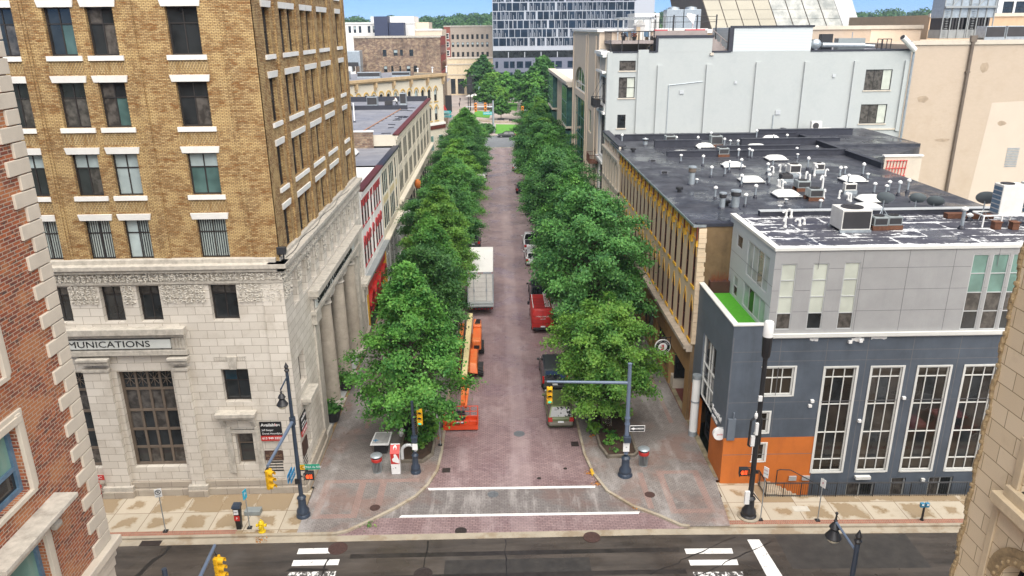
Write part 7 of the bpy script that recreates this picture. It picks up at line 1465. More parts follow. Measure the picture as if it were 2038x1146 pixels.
def cargo_van(loc, label, col):
 t = thing('cargo_van', label, 'van', (*loc, RZ), 0); W[t] = Vector((0, 0, 0)); hw = 1.0; L = 5.6
 rings = []
 for y, w, zb, zt, r_ in ((-L / 2, .95, .45, 2.15, .2), (-L / 2 + .08, .99, .3, 2.3, .25), (.9, 1.0, .28, 2.35, .25), (1.4, .99, .28, 2.25, .25), (1.9, .97, .28, 1.45, .2), (2.6, .9, .3, 1.2, .2), (L / 2, .78, .4, .85, .1)):
  rings.append([(-w * .92, y, zb), (w * .92, y, zb), (w, y, zb + .15), (w, y, zb + (zt - zb) * .5), (w * .93, y, zt - r_), (w * .8, y, zt), (-w * .8, y, zt), (-w * .93, y, zt - r_), (-w, y, zb + (zt - zb) * .5), (-w, y, zb + .15)])
 mb = MB(); loft(mb, rings); mb.build('body', col, t, local=True, smooth=True)
 for sx in (-1, 1):
  for y in (-1.7, 1.75): mb = MB(); mb.tube((sx * .8, y, .36), (sx * 1.01, y, .36), .36, n=16); w = mb.build('wheel', TYRE, t, local=True); mb = MB(); mb.tube((sx * .9, y, .36), (sx * 1.015, y, .36), .2, n=12); mb.build('rim', CHROME, w, local=True)
  mb = MB(); mb.box(sx * .93 - .05, sx * .93 + .05, -L / 2 - .02, -L / 2 + .05, 1.0, 1.5); mb.build('tail_light', REDL, t, local=True)
  mb = MB(); mb.box(sx * 1.12 - .1, sx * 1.12 + .1, 1.5, 1.65, 1.2, 1.5); mb.build('mirror', BLK, t, local=True)
  mb = MB(); mb.box(sx * .86 - .025, sx * .86 + .025, -2.5, 1.0, 2.34, 2.42); mb.build('roof_rail', SIGNW, t, local=True)
 mb = MB(); mb.box(-.92, .92, -L / 2 - .1, -L / 2 + .1, .36, .58); mb.build('rear_bumper', BLK, t, local=True, bevel=.03)
 mb = MB(); mb.box(-.012, .012, -L / 2 - .012, -L / 2 + .02, .6, 2.1)
 for k in range(3): mb.box(-.9, .9, -L / 2 - .008, -L / 2 + .02, .95 + .35 * k, .965 + .35 * k)
 mb.build('door_seam', MAROON, t, local=True)
 mb = MB(); mb.quad((-.85, 1.47, 2.16), (.85, 1.47, 2.16), (.86, 1.88, 1.5), (-.86, 1.88, 1.5)); mb.v = [(x, y + .03, z + .02) for x, y, z in mb.v]; mb.build('windscreen', CARGLASS, t, local=True)
 mb = MB()
 for k in range(9): mb.box(-.8, .8, -2.4 + .4 * k, -2.36 + .4 * k, 2.345, 2.36)
 mb.build('roof_rib', MAROON, t, local=True)
 text('6 MECHANICAL', .17, t, (-.05, -L / 2 - .02, 1.62), (R(90), 0, 0), SIGNW, ext=.002); text('SERVICE', .13, t, (0, -L / 2 - .02, 1.38), (R(90), 0, 0), SIGNW, ext=.002); mb = MB(); mb.box(-.2, .2, -L / 2 - .12, -L / 2 - .1, .62, .76); mb.build('number_plate', PLATE, t, local=True)
 return t
cargo_van((3.95, 66.0), 'bright red cargo van with a white ladder on its roof', REDP)
t = thing('ladder', 'white ladder lying on the roof of the red van', 'ladder', (4.3, 66, 2.4)); mb = MB();
for x in (4.15, 4.55): mb.box(x, x + .05, 63.4, 67.2, 2.33, 2.41)
mb.build('side_rails', SIGNW, t); mb = MB()
for k in range(12): mb.box(4.2, 4.55, 63.5 + .32 * k, 63.55 + .32 * k, 2.35, 2.39)
mb.build('rungs', SIGNW, t)
car('suv', 'black car parked just ahead of the red van', 'car', (4.05, 73.4), 0, 4.7, 1.88, 1.7, paint('black_paint', (.012, .013, .014)), yb=(-.48, .24), yt=(-.42, .08), boxy=.4, rails=True)
def pickup(loc, label, col, load=None):
 t = car('pickup_truck', label, 'pickup truck', loc, 0, 5.6, 1.95, 1.85, col, belt=1.1, yb=(-.08, .24), yt=(-.05, .1), hood=1.1, trunk=1.05, boxy=.3, wheel_r=.39, tail='corner'); mb = MB(); mb.box(-.78, .78, -2.6, -.5, 1.055, 1.075); mb.build('load_bed', BLK, t, local=True); return t
car('suv', 'white hatchback parked at the right kerb half under the trees', 'car', (4.1, 85.6), 0, 4.4, 1.82, 1.55, paint('white_paint', (.6, .6, .6), .1), yb=(-.48, .22), yt=(-.38, .06))
pickup((4.15, 91.8), 'white pickup with an empty bed ahead of the white hatchback', bpy.data.materials['white_paint'])
car('parked_car', 'silver grey car at the right kerb near the far end of the street', 'car', (4.0, 147), 0, 4.6, 1.85, 1.5, paint('silver_paint', (.4, .41, .42), .5)); car('parked_car', 'black car at the right kerb, mostly under the trees, behind the silver one', 'car', (4.1, 126), 0, 4.6, 1.85, 1.5, bpy.data.materials['black_paint'])
car('parked_car', 'silver car at the left kerb near the far end of the street', 'car', (-2.7, 142), R(180), 4.5, 1.8, 1.5, bpy.data.materials['silver_paint']); car('parked_car', 'white car with red lights at the left kerb half under a tree', 'car', (-2.9, 136), 0, 4.5, 1.8, 1.5, bpy.data.materials['white_paint']); car('parked_car', 'dark car beyond the box truck at the left kerb', 'car', (-3.1, 93.5), 0, 4.7, 1.85, 1.6, bpy.data.materials['dark_grey_paint'])
car('driving_car', 'dark car with a pale roof crossing at the far end of the street', 'car', (2.6, 193.4), R(90), 4.6, 1.85, 1.45, bpy.data.materials['dark_grey_paint']); car('parked_car', 'white car beyond the lawn of the far park', 'car', (7.0, 290), R(80), 4.5, 1.8, 1.5, bpy.data.materials['white_paint'])
t = thing('box_truck', 'white box truck parked at the left kerb beyond the orange lift', 'truck', (-1.75, 73, RZ)); TW = M('truck_white_panel', (.6, .59, .55), .5, var=.08, stain=.12, scale=.5)
mb = MB(); mb.box(-2.98, -.5, 68.4, 77.2, 1.0, 4.1); mb.build('cargo_box', TW, t, bevel=.04); mb = MB(); mb.box(-3.0, -.48, 68.36, 68.4, 3.95, 4.12); mb.box(-3.0, -2.9, 68.36, 68.4, 1.0, 3.95); mb.box(-.58, -.48, 68.36, 68.4, 1.0, 3.95); mb.box(-.49, -.47, 68.4, 77.2, 1.0, 1.1); mb.build('frame_edge', GALV, t)
mb = MB()
for k in range(6): mb.box(-2.88, -.6, 68.385, 68.395, 1.25 + .45 * k, 1.26 + .45 * k)
mb.build('roll_door_joint', M('door_joint_grey', (.35, .35, .33), .6), t)
mb = MB(); mb.box(-2.95, -.5, 67.6, 68.3, .85, .98); mb.box(-2.9, -.55, 67.9, 68.36, .98, 1.15); mb.build('tail_lift', STEELG, t); mb = MB(); mb.box(-2.9, -.55, 67.95, 68.1, .5, .62); mb.build('bumper', BLK, t)
mb = MB()
for k in range(8): mb.box(-2.88 + .3 * k, -2.74 + .3 * k, 67.93, 67.95, .51, .61)
mb.build('reflector_tape', REDL, t)
mb = MB(); mb.box(-2.7, -.8, 77.4, 79.8, .7, 2.7); mb.build('cab', TW, t, bevel=.15); mb = MB(); mb.box(-2.3, -1.2, 68.6, 79, .6, 1.0); mb.build('chassis', BLK, t)
for y in (70.6, 78.6):
 for x in (-2.75, -1.0): mb = MB(); mb.tube((x - .15, y, .38), (x + .3, y, .38), .48, n=18); w = mb.build('wheel', TYRE, t); mb = MB(); mb.tube((x - .16, y, .38), (x + .31, y, .38), .24, n=12); mb.build('rim', CHROME, w)
mb = MB()
for x in (-2.35, -1.15): mb.tube((x, 68.33, 1.05), (x, 68.33, 3.9), .025, n=5); mb.box(x - .06, x + .06, 68.3, 68.36, 2.2, 2.45)
for x in (-2.85, -1.9, -1.74, -1.58, -.62): mb.box(x, x + .1, 68.34, 68.36, 4.0, 4.07, 1)
mb.build('door_hardware', [GALV, REDL], t)
mb = MB(); mb.box(-2.95, -2.45, 69.0, 69.04, .2, .75); mb.box(-1.05, -.55, 69.0, 69.04, .2, .75); mb.build('mud_flap', BLK, t)
mb = MB(); mb.box(-.49, -.478, 70.2, 75.6, 1.12, 1.3); mb.build('side_guard', STEELG, t)
for x in (-2.8, -.7): mb = MB(); mb.box(x, x + .12, 67.94, 67.98, .62, .72); mb.build('tail_light', REDL, t)
mb = MB(); mb.quad((-2.6, 79.82, 1.7), (-.9, 79.82, 1.7), (-.95, 79.6, 2.5), (-2.55, 79.6, 2.5)); mb.v = [(x, y + .06, z) for x, y, z in mb.v]; mb.build('windscreen', CARGLASS, t)
LO = M('lift_orange_paint', (.62, .11, .018), .4, var=.12, scale=1.5, col2=(.6, .2, .06)); LR = M('basket_orange_red', (.62, .06, .012), .4, var=.1); LC = M('boom_cream_paint', (.62, .52, .27), .5, var=.12)
t = thing('boom_lift', 'orange boom lift with a long cream boom and its work basket lowered on the left', 'boom lift', (-2.4, 57.5, RZ))
mb = MB(); mb.box(-2.25, -1.5, 57.4, 60.2, .85, 1.75); mb.hexa([(-2.25, 60.2, .85), (-1.5, 60.2, .85), (-1.55, 62.6, .95), (-2.25, 62.6, .95)], [(-2.25, 60.2, 2.0), (-1.5, 60.2, 1.95), (-1.6, 62.6, 1.6), (-2.25, 62.6, 1.65)]); mb.hexa([(-3.5, 57.6, .85), (-2.95, 57.6, .85), (-2.95, 61.5, .85), (-3.5, 61.5, .85)], [(-3.45, 57.6, 1.7), (-2.95, 57.6, 1.75), (-2.95, 61.5, 1.75), (-3.45, 61.5, 1.7)]); mb.build('turret_hood', LO, t, bevel=.12)
mb = MB(); mb.box(-2.7, -1.75, 53.9, 57.2, .55, 1.0); mb.hexa([(-2.4, 53.6, .6), (-1.72, 53.6, .5), (-1.72, 56.8, .6), (-2.4, 56.8, .6)], [(-2.35, 53.9, 1.3), (-1.8, 53.9, 1.25), (-1.8, 56.6, 1.35), (-2.35, 56.6, 1.4)]); mb.box(-3.2, -2.0, 54, 61, .45, .9); mb.build('chassis', LO, t, bevel=.06)
for y in (54.6, 59.0):
 for x in (-3.35, -1.5):
  mb = MB(); mb.tube((x - .2, y, .5), (x + .2, y, .5), .52, n=22);
  for k in range(16): a = 2 * math.pi * k / 16; c_ = (x, y + .53 * math.cos(a), .5 + .53 * math.sin(a)); mb.tube((x - .2, c_[1], c_[2]), (x + .2, y + .53 * math.cos(a + .22), .5 + .53 * math.sin(a + .22)), .045, n=4)
  w = mb.build('wheel', TYRE, t); mb = MB(); mb.tube((x - .21, y, .5), (x + .21, y, .5), .24, n=12); mb.build('rim', LO, w)
mb = MB(); mb.hexa([(-2.85, 51.0, 1.25), (-2.45, 51.0, 1.25), (-2.3, 62.3, 1.75), (-2.75, 62.3, 1.75)], [(-2.85, 51.0, 1.75), (-2.45, 51.0, 1.75), (-2.3, 62.3, 2.3), (-2.75, 62.3, 2.3)]); mb.build('boom', LC, t, bevel=.03)
mb = MB(); mb.box(-2.95, -2.88, 51.2, 61.5, 1.4, 1.5); mb.path([(-2.9, 51, 1.8), (-2.92, 56, 2.05), (-2.85, 61, 2.3)], .05, 6); mb.build('hose_track', BLK, t)
mb = MB(); mb.hexa([(-2.8, 47.9, .75), (-2.5, 47.9, .75), (-2.5, 51.2, 1.3), (-2.8, 51.2, 1.3)], [(-2.8, 47.9, 1.0), (-2.5, 47.9, 1.0), (-2.5, 51.2, 1.65), (-2.8, 51.2, 1.65)]); mb.tube((-2.3, 49.5, 1.6), (-2.45, 47.6, .8), .1); mb.build('jib', LO, t)
mb = MB(); mb.box(-1.495, -1.485, 57.8, 59.8, 1.0, 1.35); mb.box(-1.715, -1.705, 54.4, 56.0, .75, .95); mb.box(-2.1, -1.65, 57.385, 57.395, 1.0, 1.3); mb.build('warning_decal', INK, t)
mb = MB()
for k in range(6): mb.box(-2.1 + .02 * k, -1.62, 60.6 + .3 * k, 60.66 + .3 * k, 1.95 - .045 * k, 2.0 - .045 * k)
mb.build('hood_louvre', BLK, t); mb = MB(); mb.tube((-2.6, 52.5, 1.2), (-2.5, 55.5, .95), .06, n=8); mb.tube((-2.6, 58, 1.6), (-2.6, 60.5, 1.1), .08, n=8); mb.build('hydraulic_cylinder', CHROME, t)
bk = MB(); x0, x1, y0, y1 = -3.9, -1.58, 45.9, 47.3
for z in (1.05, .65):
 bk.path([(x0, y0, z), (x1, y0, z), (x1, y1, z), (x0, y1, z), (x0, y0, z)], .03, 6)
for x in (x0, x0 + .55, -2.75, x1 - .55, x1):
 for y in (y0, y1): bk.tube((x, y, .02), (x, y, 1.07), .028, n=6)
bk.tube((x0, (y0 + y1) / 2, .1), (x0, (y0 + y1) / 2, 1.05), .025); bk.tube((x1, (y0 + y1) / 2, .1), (x1, (y0 + y1) / 2, 1.05), .025)
b_ = bk.build('basket_rails', LR, t); mb = MB(); mb.box(x0 - .02, x1 + .02, y0 - .03, y0 + .02, .0, .32); mb.box(x0 - .02, x1 + .02, y1 - .02, y1 + .03, .0, .3); mb.box(x0 - .03, x0 + .02, y0, y1, .0, .3); mb.box(x1 - .02, x1 + .03, y0, y1, .0, .3); mb.box(x0, x1, y0, y1, .0, .05); mb.build('basket_floor', LR, t); mb = MB(); mb.box(-3.15, -2.4, 46.0, 46.35, .72, .98); mb.box(-3.05, -2.5, 45.95, 46.1, .4, .7); mb.box(-3.1, -2.45, 46.35, 46.6, 1.0, 1.08); mb.build('control_box', BLK, t); mb = MB(); mb.box(-3.0, -2.55, 45.92, 45.95, .5, .62); mb.build('control_label', SIGNW, t)
car('parked_car', 'red car by the right kerb, mirrored in the slate wall windows', 'car', (29.8, 33.0, -.5), R(90), 4.6, 1.8, 1.5, paint('red_car_paint', (.45, .01, .015)))
def sighead(t, x, y, z, rz=0, lit=None, back=False):
 """three-lens yellow signal head, lenses facing -Y before turning; parts of thing t (or of a thing of its own)"""
 m = Matrix.Translation((x, y, z)) @ Matrix.Rotation(rz, 4, 'Z')
 def put(mb, nm, mat, **k): mb.v = [tuple(m @ Vector(p)) for p in mb.v]; return mb.build(nm, mat, t, **k)
 mb = MB()
 for k in range(3): mb.box(-.17, .17, -.02, .16, -1.1 + .36 * k, -.76 + .36 * k)
 put(mb, 'housing', YEL, bevel=.03)
 for k in range(3):
  mb = MB(); zc = -.93 + .36 * k; n = 12; vs = []
  for y_ in (-.02, -.26):
   for i in range(n + 1): a = R(-40 + 260 * i / n); vs.append((.145 * math.cos(a), y_ , zc + .145 * math.sin(a) - (0 if y_ > -.1 else .01)))
  mb.add(vs, [(i, i + 1, n + 2 + i, n + 1 + i) for i in range(n)]); put(mb, 'visor', YEL)
  mb = MB(); mb.tube((0, -.03, zc), (0, -.022, zc), .13, n=16); put(mb, 'lens', lit if (lit and k == 0) else INK)
 mb = MB(); mb.tube((0, .07, -.03), (0, .07, .12), .03); put(mb, 'hanger', BLK)
GRN = bpy.data.materials.new('lit_green_lens'); GRN.use_nodes = True; _b = GRN.node_tree.nodes['Principled BSDF']; _b.inputs['Base Color'].default_value = (.02, .35, .25, 1); _b.inputs['Emission Color'].default_value = (.02, .6, .4, 1); _b.inputs['Emission Strength'].default_value = .6
HAND = bpy.data.materials.new('lit_red_hand'); HAND.use_nodes = True; _b = HAND.node_tree.nodes['Principled BSDF']; _b.inputs['Base Color'].default_value = (.8, .08, .02, 1); _b.inputs['Emission Color'].default_value = (1, .1, .02, 1); _b.inputs['Emission Strength'].default_value = .8
GLOBE = M('milky_lamp_globe', (.62, .58, .45), .3, var=.1)
def base_fluted(mb, x, y, z=0, s=1.0):
 mb.lathe([(.34 * s, 0), (.34 * s, .12), (.29 * s, .2), (.31 * s, .3), (.3 * s, .42), (.2 * s, .62), (.19 * s, 1.15), (.23 * s, 1.2), (.19 * s, 1.28), (.12 * s, 1.35)], 16, (x, y, z))
def pendant(t, x, y, z):
 mb = MB(); mb.lathe([(.03, .75), (.07, .7), (.05, .62), (.12, .55), (.2, .4), (.13, .3), (.17, .22), (.3, .0), (.29, -.04)], 16, (x, y, z)); mb.build('lantern_hood', BLK, t, smooth=True)
 mb = MB(); mb.lathe([(.24, -.02), (.22, -.14), (.12, -.24), (.02, -.28)], 14, (x, y, z)); mb.build('globe', GLOBE, t, smooth=True)
def pedsig(t, x, y, z, rz=0, face=True):
 m = Matrix.Translation((x, y, z)) @ Matrix.Rotation(rz, 4, 'Z'); mb = MB(); mb.box(-.24, .24, -.1, .12, -.24, .24); mb.v = [tuple(m @ Vector(p)) for p in mb.v]; mb.build('crossing_signal', BLK, t, bevel=.02)
 mb = MB(); mb.box(-.28, .28, -.22, -.1, .2, .24); mb.box(-.28, -.25, -.2, -.1, -.22, .2); mb.box(.25, .28, -.2, -.1, -.22, .2); mb.v = [tuple(m @ Vector(p)) for p in mb.v]; mb.build('signal_visor', BLK, t)
 mb = MB(); mb.box(-.14, -.02, -.115, -.105, -.14, .02);
 for k in range(4): mb.box(-.15 + .036 * k, -.125 + .036 * k, -.115, -.105, .02, .13 - .02 * abs(k - 1.5))
 mb.box(-.18, -.14, -.115, -.105, -.06, .03); mb.box(.03, .08, -.115, -.105, -.14, .14); mb.box(.12, .17, -.115, -.105, -.14, .14); mb.v = [tuple(m @ Vector(p)) for p in mb.v]; mb.build('lit_hand', HAND, t)
t = thing('lamp_post', 'tall dark lamp post with a pendant lantern and a long signal arm, left corner', 'lamp post', (-11.24, 36.53, 0)); x, y = -11.24, 36.53
mb = MB(); base_fluted(mb, x, y, 0, 1.15); mb.build('base', DKBLUE, t, smooth=True); mb = MB(); mb.tube((x, y, 1.3), (x, y, 9.0), .125, .085, 12); mb.lathe([(.17, 5.8), (.17, 6.25)], 12, (x, y, 0)); mb.build('pole', DKBLUE, t, smooth=True)
mb = MB(); mb.lathe([(.09, 8.95), (.14, 9.05), (.08, 9.12), (.12, 9.25), (.06, 9.38), (.01, 9.5)], 12, (x, y, 0)); mb.build('finial', BLK, t, smooth=True)
mb = MB(); mb.path([(x, y, 8.7), (x - .03, y - 1.25, 8.55)], .045); mb.build('lantern_arm', DKBLUE, t); pendant(t, x - .03, y - 1.25, 7.7); mb = MB(); mb.tube((x - .03, y - 1.25, 8.4), (x - .03, y - 1.25, 8.55), .03); mb.build('lantern_stem', BLK, t)
mb = MB(); mb.tube((x, y, 6.02), (x - .1, 32.1, 6.02), .1, .07, 10); mb.build('signal_arm', M('steel_blue_paint', (.13, .17, .24), .4, var=.15), t)
mb = MB(); mb.box(x + .12, x + .2, y - .04, y + .04, 2.55, 2.6); mb.tube((x, y, 2.95), (x + .55, y, 2.95), .03); mb.box(x - .2, x + .08, y - .2, y - .1, 2.2, 2.5); mb.build('bracket', BLK, t); pedsig(t, x + .6, y - .05, 2.65)
s = thing('traffic_signal', 'yellow three lens signal hanging from the left lamp post arm', 'traffic signal', (-11.3, 32.1, 5.85)); sighead(s, -11.28, 32.1, 5.85, R(62)); mb = MB(); mb.path([(-11.33, 32.15, 6.0), (-11.5, 32.05, 5.7), (-11.4, 32.1, 5.5)], .03); mb.build('cable', BLK, s)
s = thing('street_name_sign', 'green street name sign with a yellow end on the left lamp post', 'sign', (-10.6, 36.5, 3.2)); mb = MB(); mb.box(-11.1, -10.02, 36.45, 36.48, 3.04, 3.36); mb.build('plate', GREENP, s); mb = MB(); mb.box(-11.1, -10.84, 36.44, 36.45, 3.05, 3.35); mb.build('emblem_panel', YEL, s); text('C', .26, s, (-10.97, 36.436, 3.2), (R(90), 0, 0), INK, ext=.002); text('IONIA Av NW', .2, s, (-10.42, 36.44, 3.2), (R(90), 0, 0), SIGNW, ext=.002, sx=.8)
s = thing('street_name_sign', 'pair of blue street signs seen edge on at the left lamp post', 'sign', (-11.35, 36.1, 2.9));
for d in (0, .16): mb = MB(); mb.box(-11.42 - d, -11.39 - d, 35.55, 36.45, 2.75, 3.25); mb.build('plate', BLUEP, s); text('MONROE', .2, s, (-11.38 - d, 36.0, 3.0), (R(90), 0, R(90)), SIGNW, ext=.002)
t = thing('signal_post', 'short dark signal post with a green light at the left planting bed', 'signal post', (-5.3, 40.75, 0)); x, y = -5.3, 40.75
mb = MB(); base_fluted(mb, x, y, 0, .95); mb.build('base', DKBLUE, t, smooth=True); mb = MB(); mb.tube((x, y, 1.2), (x, y, 4.9), .1, .09, 12); mb.build('pole', DKBLUE, t, smooth=True); mb = MB(); mb.box(x - .14, x + .2, y - .25, y + .1, 2.2, 2.5); mb.box(x - .16, x + .22, y - .28, y + .12, 2.5, 2.56); mb.build('control_box', DKBLUE, t); mb = MB(); mb.box(x - .1, x + .22, y - .3, y - .26, 1.75, 2.15); mb.build('push_button_sign', SIGNW, t); mb = MB(); mb.tube((x, y, 4.3), (x + .42, y, 4.3), .03); mb.build('bracket', BLK, t)
s = thing('traffic_signal', 'yellow three lens signal showing green on the left planting bed post', 'traffic signal', (x + .42, y, 4.35)); sighead(s, x + .42, y - .05, 4.4, 0, GRN)
mb = MB(); mb.path([(x - .35 - .42 * math.cos(a), y - .05, 1.55 + .42 * math.sin(a)) for a in [math.pi * k / 8 for k in range(9)]], .1, 10); mb.tube((x - .77, y - .05, 1.0), (x - .77, y - .05, 1.55), .1, n=10); tag(mb.build('flexible_duct', FRAME_A, smooth=True), 'pale curved flexible duct joining the kiosk and the signal post', 'duct')
t = thing('signal_post', 'blue grey signal post with a straight mast arm over the street, right corner', 'signal post', (7.58, 39.97, 0)); x, y = 7.58, 39.97
SB = bpy.data.materials['steel_blue_paint']
mb = MB(); base_fluted(mb, x, y, 0, 1.25); mb.lathe([(.46, -.02), (.46, .03)], 16, (x, y, 0)); mb.build('base', DKBLUE, t, smooth=True); mb = MB(); mb.tube((x, y, 1.5), (x, y, 7.45), .14, .11, 14); mb.build('pole', SB, t, smooth=True); mb = MB(); mb.tube((x, y, 6.25), (2.75, y, 6.42), .1, .07, 12); mb.build('mast_arm', SB, t, smooth=True); mb = MB(); mb.lathe([(.13, 7.45), (.14, 7.5), (.02, 7.55)], 12, (x, y, 0)); mb.lathe([(.17, 3.5), (.17, 3.6)], 12, (x, y, 0)); mb.lathe([(.17, 3.9), (.17, 4.0)], 12, (x, y, 0)); mb.build('collar', SB, t); mb = MB(); mb.box(x - .2, x + .22, y - .32, y + .05, 2.4, 2.78); mb.build('control_box', DKBLUE, t, bevel=.02); mb = MB(); mb.box(x - .22, x + .16, y - .2, y - .16, 1.75, 2.35); mb.build('push_button_sign', SIGNW, t); text('>', .2, t, (x - .03, y - .205, 2.05), (R(90), 0, 0), INK, ext=.002)
s = thing('traffic_signal', 'yellow three lens signal showing green at the end of the mast arm', 'traffic signal', (2.9, y, 6.2)); sighead(s, 2.9, y - .12, 6.15, 0, GRN)
s = thing('one_way_sign', 'black and white ONE WAY arrow sign on the right signal post', 'sign', (8.15, 39.8, 3.3)); mb = MB(); mb.box(7.7, 8.62, 39.8, 39.82, 3.1, 3.5); mb.build('plate', SIGNW, s); mb = MB(); mb.box(7.73, 8.59, 39.795, 39.8, 3.13, 3.47); mb.build('black_field', INK, s); mb = MB(); mb.poly([(7.76, 39.79, 3.3), (7.96, 39.79, 3.2), (7.96, 39.79, 3.25), (8.54, 39.79, 3.25), (8.54, 39.79, 3.35), (7.96, 39.79, 3.35), (7.96, 39.79, 3.4)]); mb.build('arrow', SIGNW, s); text('ONE WAY', .11, s, (8.26, 39.787, 3.3), (R(90), 0, 0), INK, ext=.001)
t = thing('lamp_post', 'tall black pole with a white cylinder top at the right corner', 'lamp post', (13.85, 35.75, gz(13.85))); x, y = 13.85, 35.75; z0 = gz(13.85)
mb = MB(); base_fluted(mb, x, y, z0, 1.3); mb.build('base', BLK, t, smooth=True); mb = MB(); mb.lathe([(.62, -.12), (.62, .06), (.5, .07)], 22, (x, y, z0)); mb.build('concrete_footing', CONC, t); mb = MB(); mb.tube((x, y, z0 + 1.4), (x, y, 9.7), .15, .12, 14); mb.build('pole', BLK, t, smooth=True); mb = MB(); mb.lathe([(.13, 9.6), (.22, 9.75), (.26, 10.85)], 16, (x, y, 0)); mb.build('black_sleeve', BLK, t, smooth=True); mb = MB(); mb.lathe([(.26, 10.85), (.25, 11.6), (.2, 11.68), (.02, 11.7)], 16, (x, y, 0)); mb.build('white_radome', SIGNW, t, smooth=True)
mb = MB(); mb.path([(x - .3, y - .05, 4.4), (x - .45, y - .05, 4.5), (x - .42, y - .05, 6.0), (x - .25, y - .05, 6.15), (x + .15, y, 6.1), (x + .18, y, 4.5)], .06, 6); mb.build('signal_frame', BLK, t)
mb = MB(); mb.box(x - .36, x - .16, y - .2, y - .05, 4.5, 5.1); mb.box(x - .2, x - .05, y - .25, y - .1, 5.2, 5.9); mb.ball((x - .2, y - .1, 6.3), .1, .1, .2, 8); mb.box(x - .2, x, y - .2, y - .1, 7.2, 7.5); mb.box(x - .38, x - .12, y - .25, y - .1, z0 + .95, z0 + 1.75); mb.build('white_box', SIGNW, t); pedsig(t, x - .55, y - .05, 2.85); mb = MB(); mb.tube((x - .5, y, 3.05), (x, y, 3.05), .03); mb.tube((x - .5, y, 2.6), (x, y, 2.6), .03); mb.box(x, x + .28, y - .08, y, 2.7, 2.9); mb.tube((x + .15, y, 1.4), (x + .5, y - .2, 1.0), .04, .02); mb.build('bracket', BLK, t)
t = thing('lamp_post', 'dark lamp post top with a pendant lantern and pale globe at the bottom right', 'lamp post', (12.35, 21.7, 0)); x, y = 12.35, 21.7
mb = MB(); base_fluted(mb, x, y, 0, 1.15); mb.build('base', DKBLUE, t); mb = MB(); mb.tube((x, y, 1.3), (x, y, 9.0), .125, .085, 12); mb.build('pole', DKBLUE, t, smooth=True); mb = MB(); mb.lathe([(.09, 8.95), (.14, 9.05), (.08, 9.12), (.12, 9.25), (.06, 9.38), (.01, 9.5)], 12, (x, y, 0)); mb.build('finial', BLK, t, smooth=True); mb = MB(); mb.tube((x, y, 8.6), (x - .1, y + 1.5, 8.75), .045); mb.build('lantern_arm', SB, t); pendant(t, x - .1, y + 1.5, 8.1); mb = MB(); mb.tube((x - .1, y + 1.5, 8.7), (x - .1, y + 1.5, 9.05), .05, .03); mb.ball((x - .1, y + 1.5, 9.1), .06, n=8); mb.build('lantern_stem', BLK, t)
t = thing('signal_post', 'dark signal arm reaching in from the bottom left edge', 'signal post', (-11.6, 21.6, 0)); x, y = -11.6, 21.6
mb = MB(); base_fluted(mb, x, y, 0, 1.15); mb.build('base', DKBLUE, t); mb = MB(); mb.tube((x, y, 1.3), (x, y, 8.6), .125, .085, 12); mb.build('pole', DKBLUE, t); mb = MB(); mb.tube((x, y, 6.0), (-11.83, 26.2, 6.0), .1, .07, 10); mb.build('signal_arm', SB, t, smooth=True)
s = thing('traffic_signal', 'yellow signal backs hanging at the bottom left edge of the photo', 'traffic signal', (-11.6, 25.9, 5.9)); sighead(s, -11.62, 25.85, 5.75, R(80)); mb = MB(); mb.tube((-11.75, 25.9, 5.95), (-11.62, 25.85, 5.8), .03); mb.build('bracket', BLK, s)
def bin_(x, y, label):
 t = thing('litter_bin', label, 'litter bin', (x, y, 0), 0, 'slatted litter bins'); mb = MB(); mb.lathe([(.24, .02), (.24, .1)], 16, (x, y, 0)); mb.lathe([(.2, .1), (.2, .8)], 14, (x, y, 0)); mb.build('liner', GRILLE, t); mb = MB()
 for k in range(20): a = 2 * math.pi * k / 20; mb.tube((x + .25 * math.cos(a), y + .25 * math.sin(a), .05), (x + .3 * math.cos(a), y + .3 * math.sin(a), .82), .02, n=4)
 mb.lathe([(.27, .0), (.27, .06)], 18, (x, y, 0)); mb.build('slats', STEELG, t); mb = MB(); mb.lathe([(.31, .78), (.33, .8), (.33, .98), (.31, 1.0)], 20, (x, y, 0)); mb.build('red_band', REDP, t); mb = MB(); mb.lathe([(.3, .98), (.26, 1.05), (.26, 1.12)], 18, (x, y, 0)); mb.build('opening', GRILLE, t); mb = MB(); mb.lathe([(.36, 1.12), (.37, 1.16), (.3, 1.22), (.02, 1.24)], 22, (x, y, 0)); mb.build('lid', GALV, t, smooth=True)
bin_(-7.7, 40.9, 'slatted litter bin with a red band beside the white table, left corner'); bin_(8.9, 41.05, 'slatted litter bin with a red band by the right planting bed')
t = thing('news_box', 'white news box with a red panel showing a white figure', 'news box', (-6.5, 40.75, 0)); x, y = -6.5, 40.75
mb = MB(); mb.hexa([(x - .27, y - .2, .0), (x + .27, y - .2, .0), (x + .27, y + .25, .0), (x - .27, y + .25, .0)], [(x - .29, y - .28, 1.5), (x + .29, y - .28, 1.5), (x + .29, y + .25, 1.9), (x - .29, y + .25, 1.9)]); mb.build('cabinet', SIGNW, t, bevel=.02)
def onf(u, v):   # point on the sloped front of the box: u -1..1, v 0..1
 return (x + .27 * u, y - .2 - .08 * v - .006, 1.5 * v)
mb = MB(); mb.quad(onf(-.97, .5), onf(.97, .5), onf(1.03, .995), onf(-1.03, .995)); mb.quad((x - .29, y - .285, 1.5), (x + .29, y - .285, 1.5), (x + .29, y + .18, 1.87), (x - .29, y + .18, 1.87)); mb.v = [(a, b - .004, c + .008) for a, b, c in mb.v]; mb.build('red_panel', REDP, t)
def onr(u, v):
 return (x + .29 * u, y - .29 + .465 * v - .006, 1.512 + .37 * v + .006)
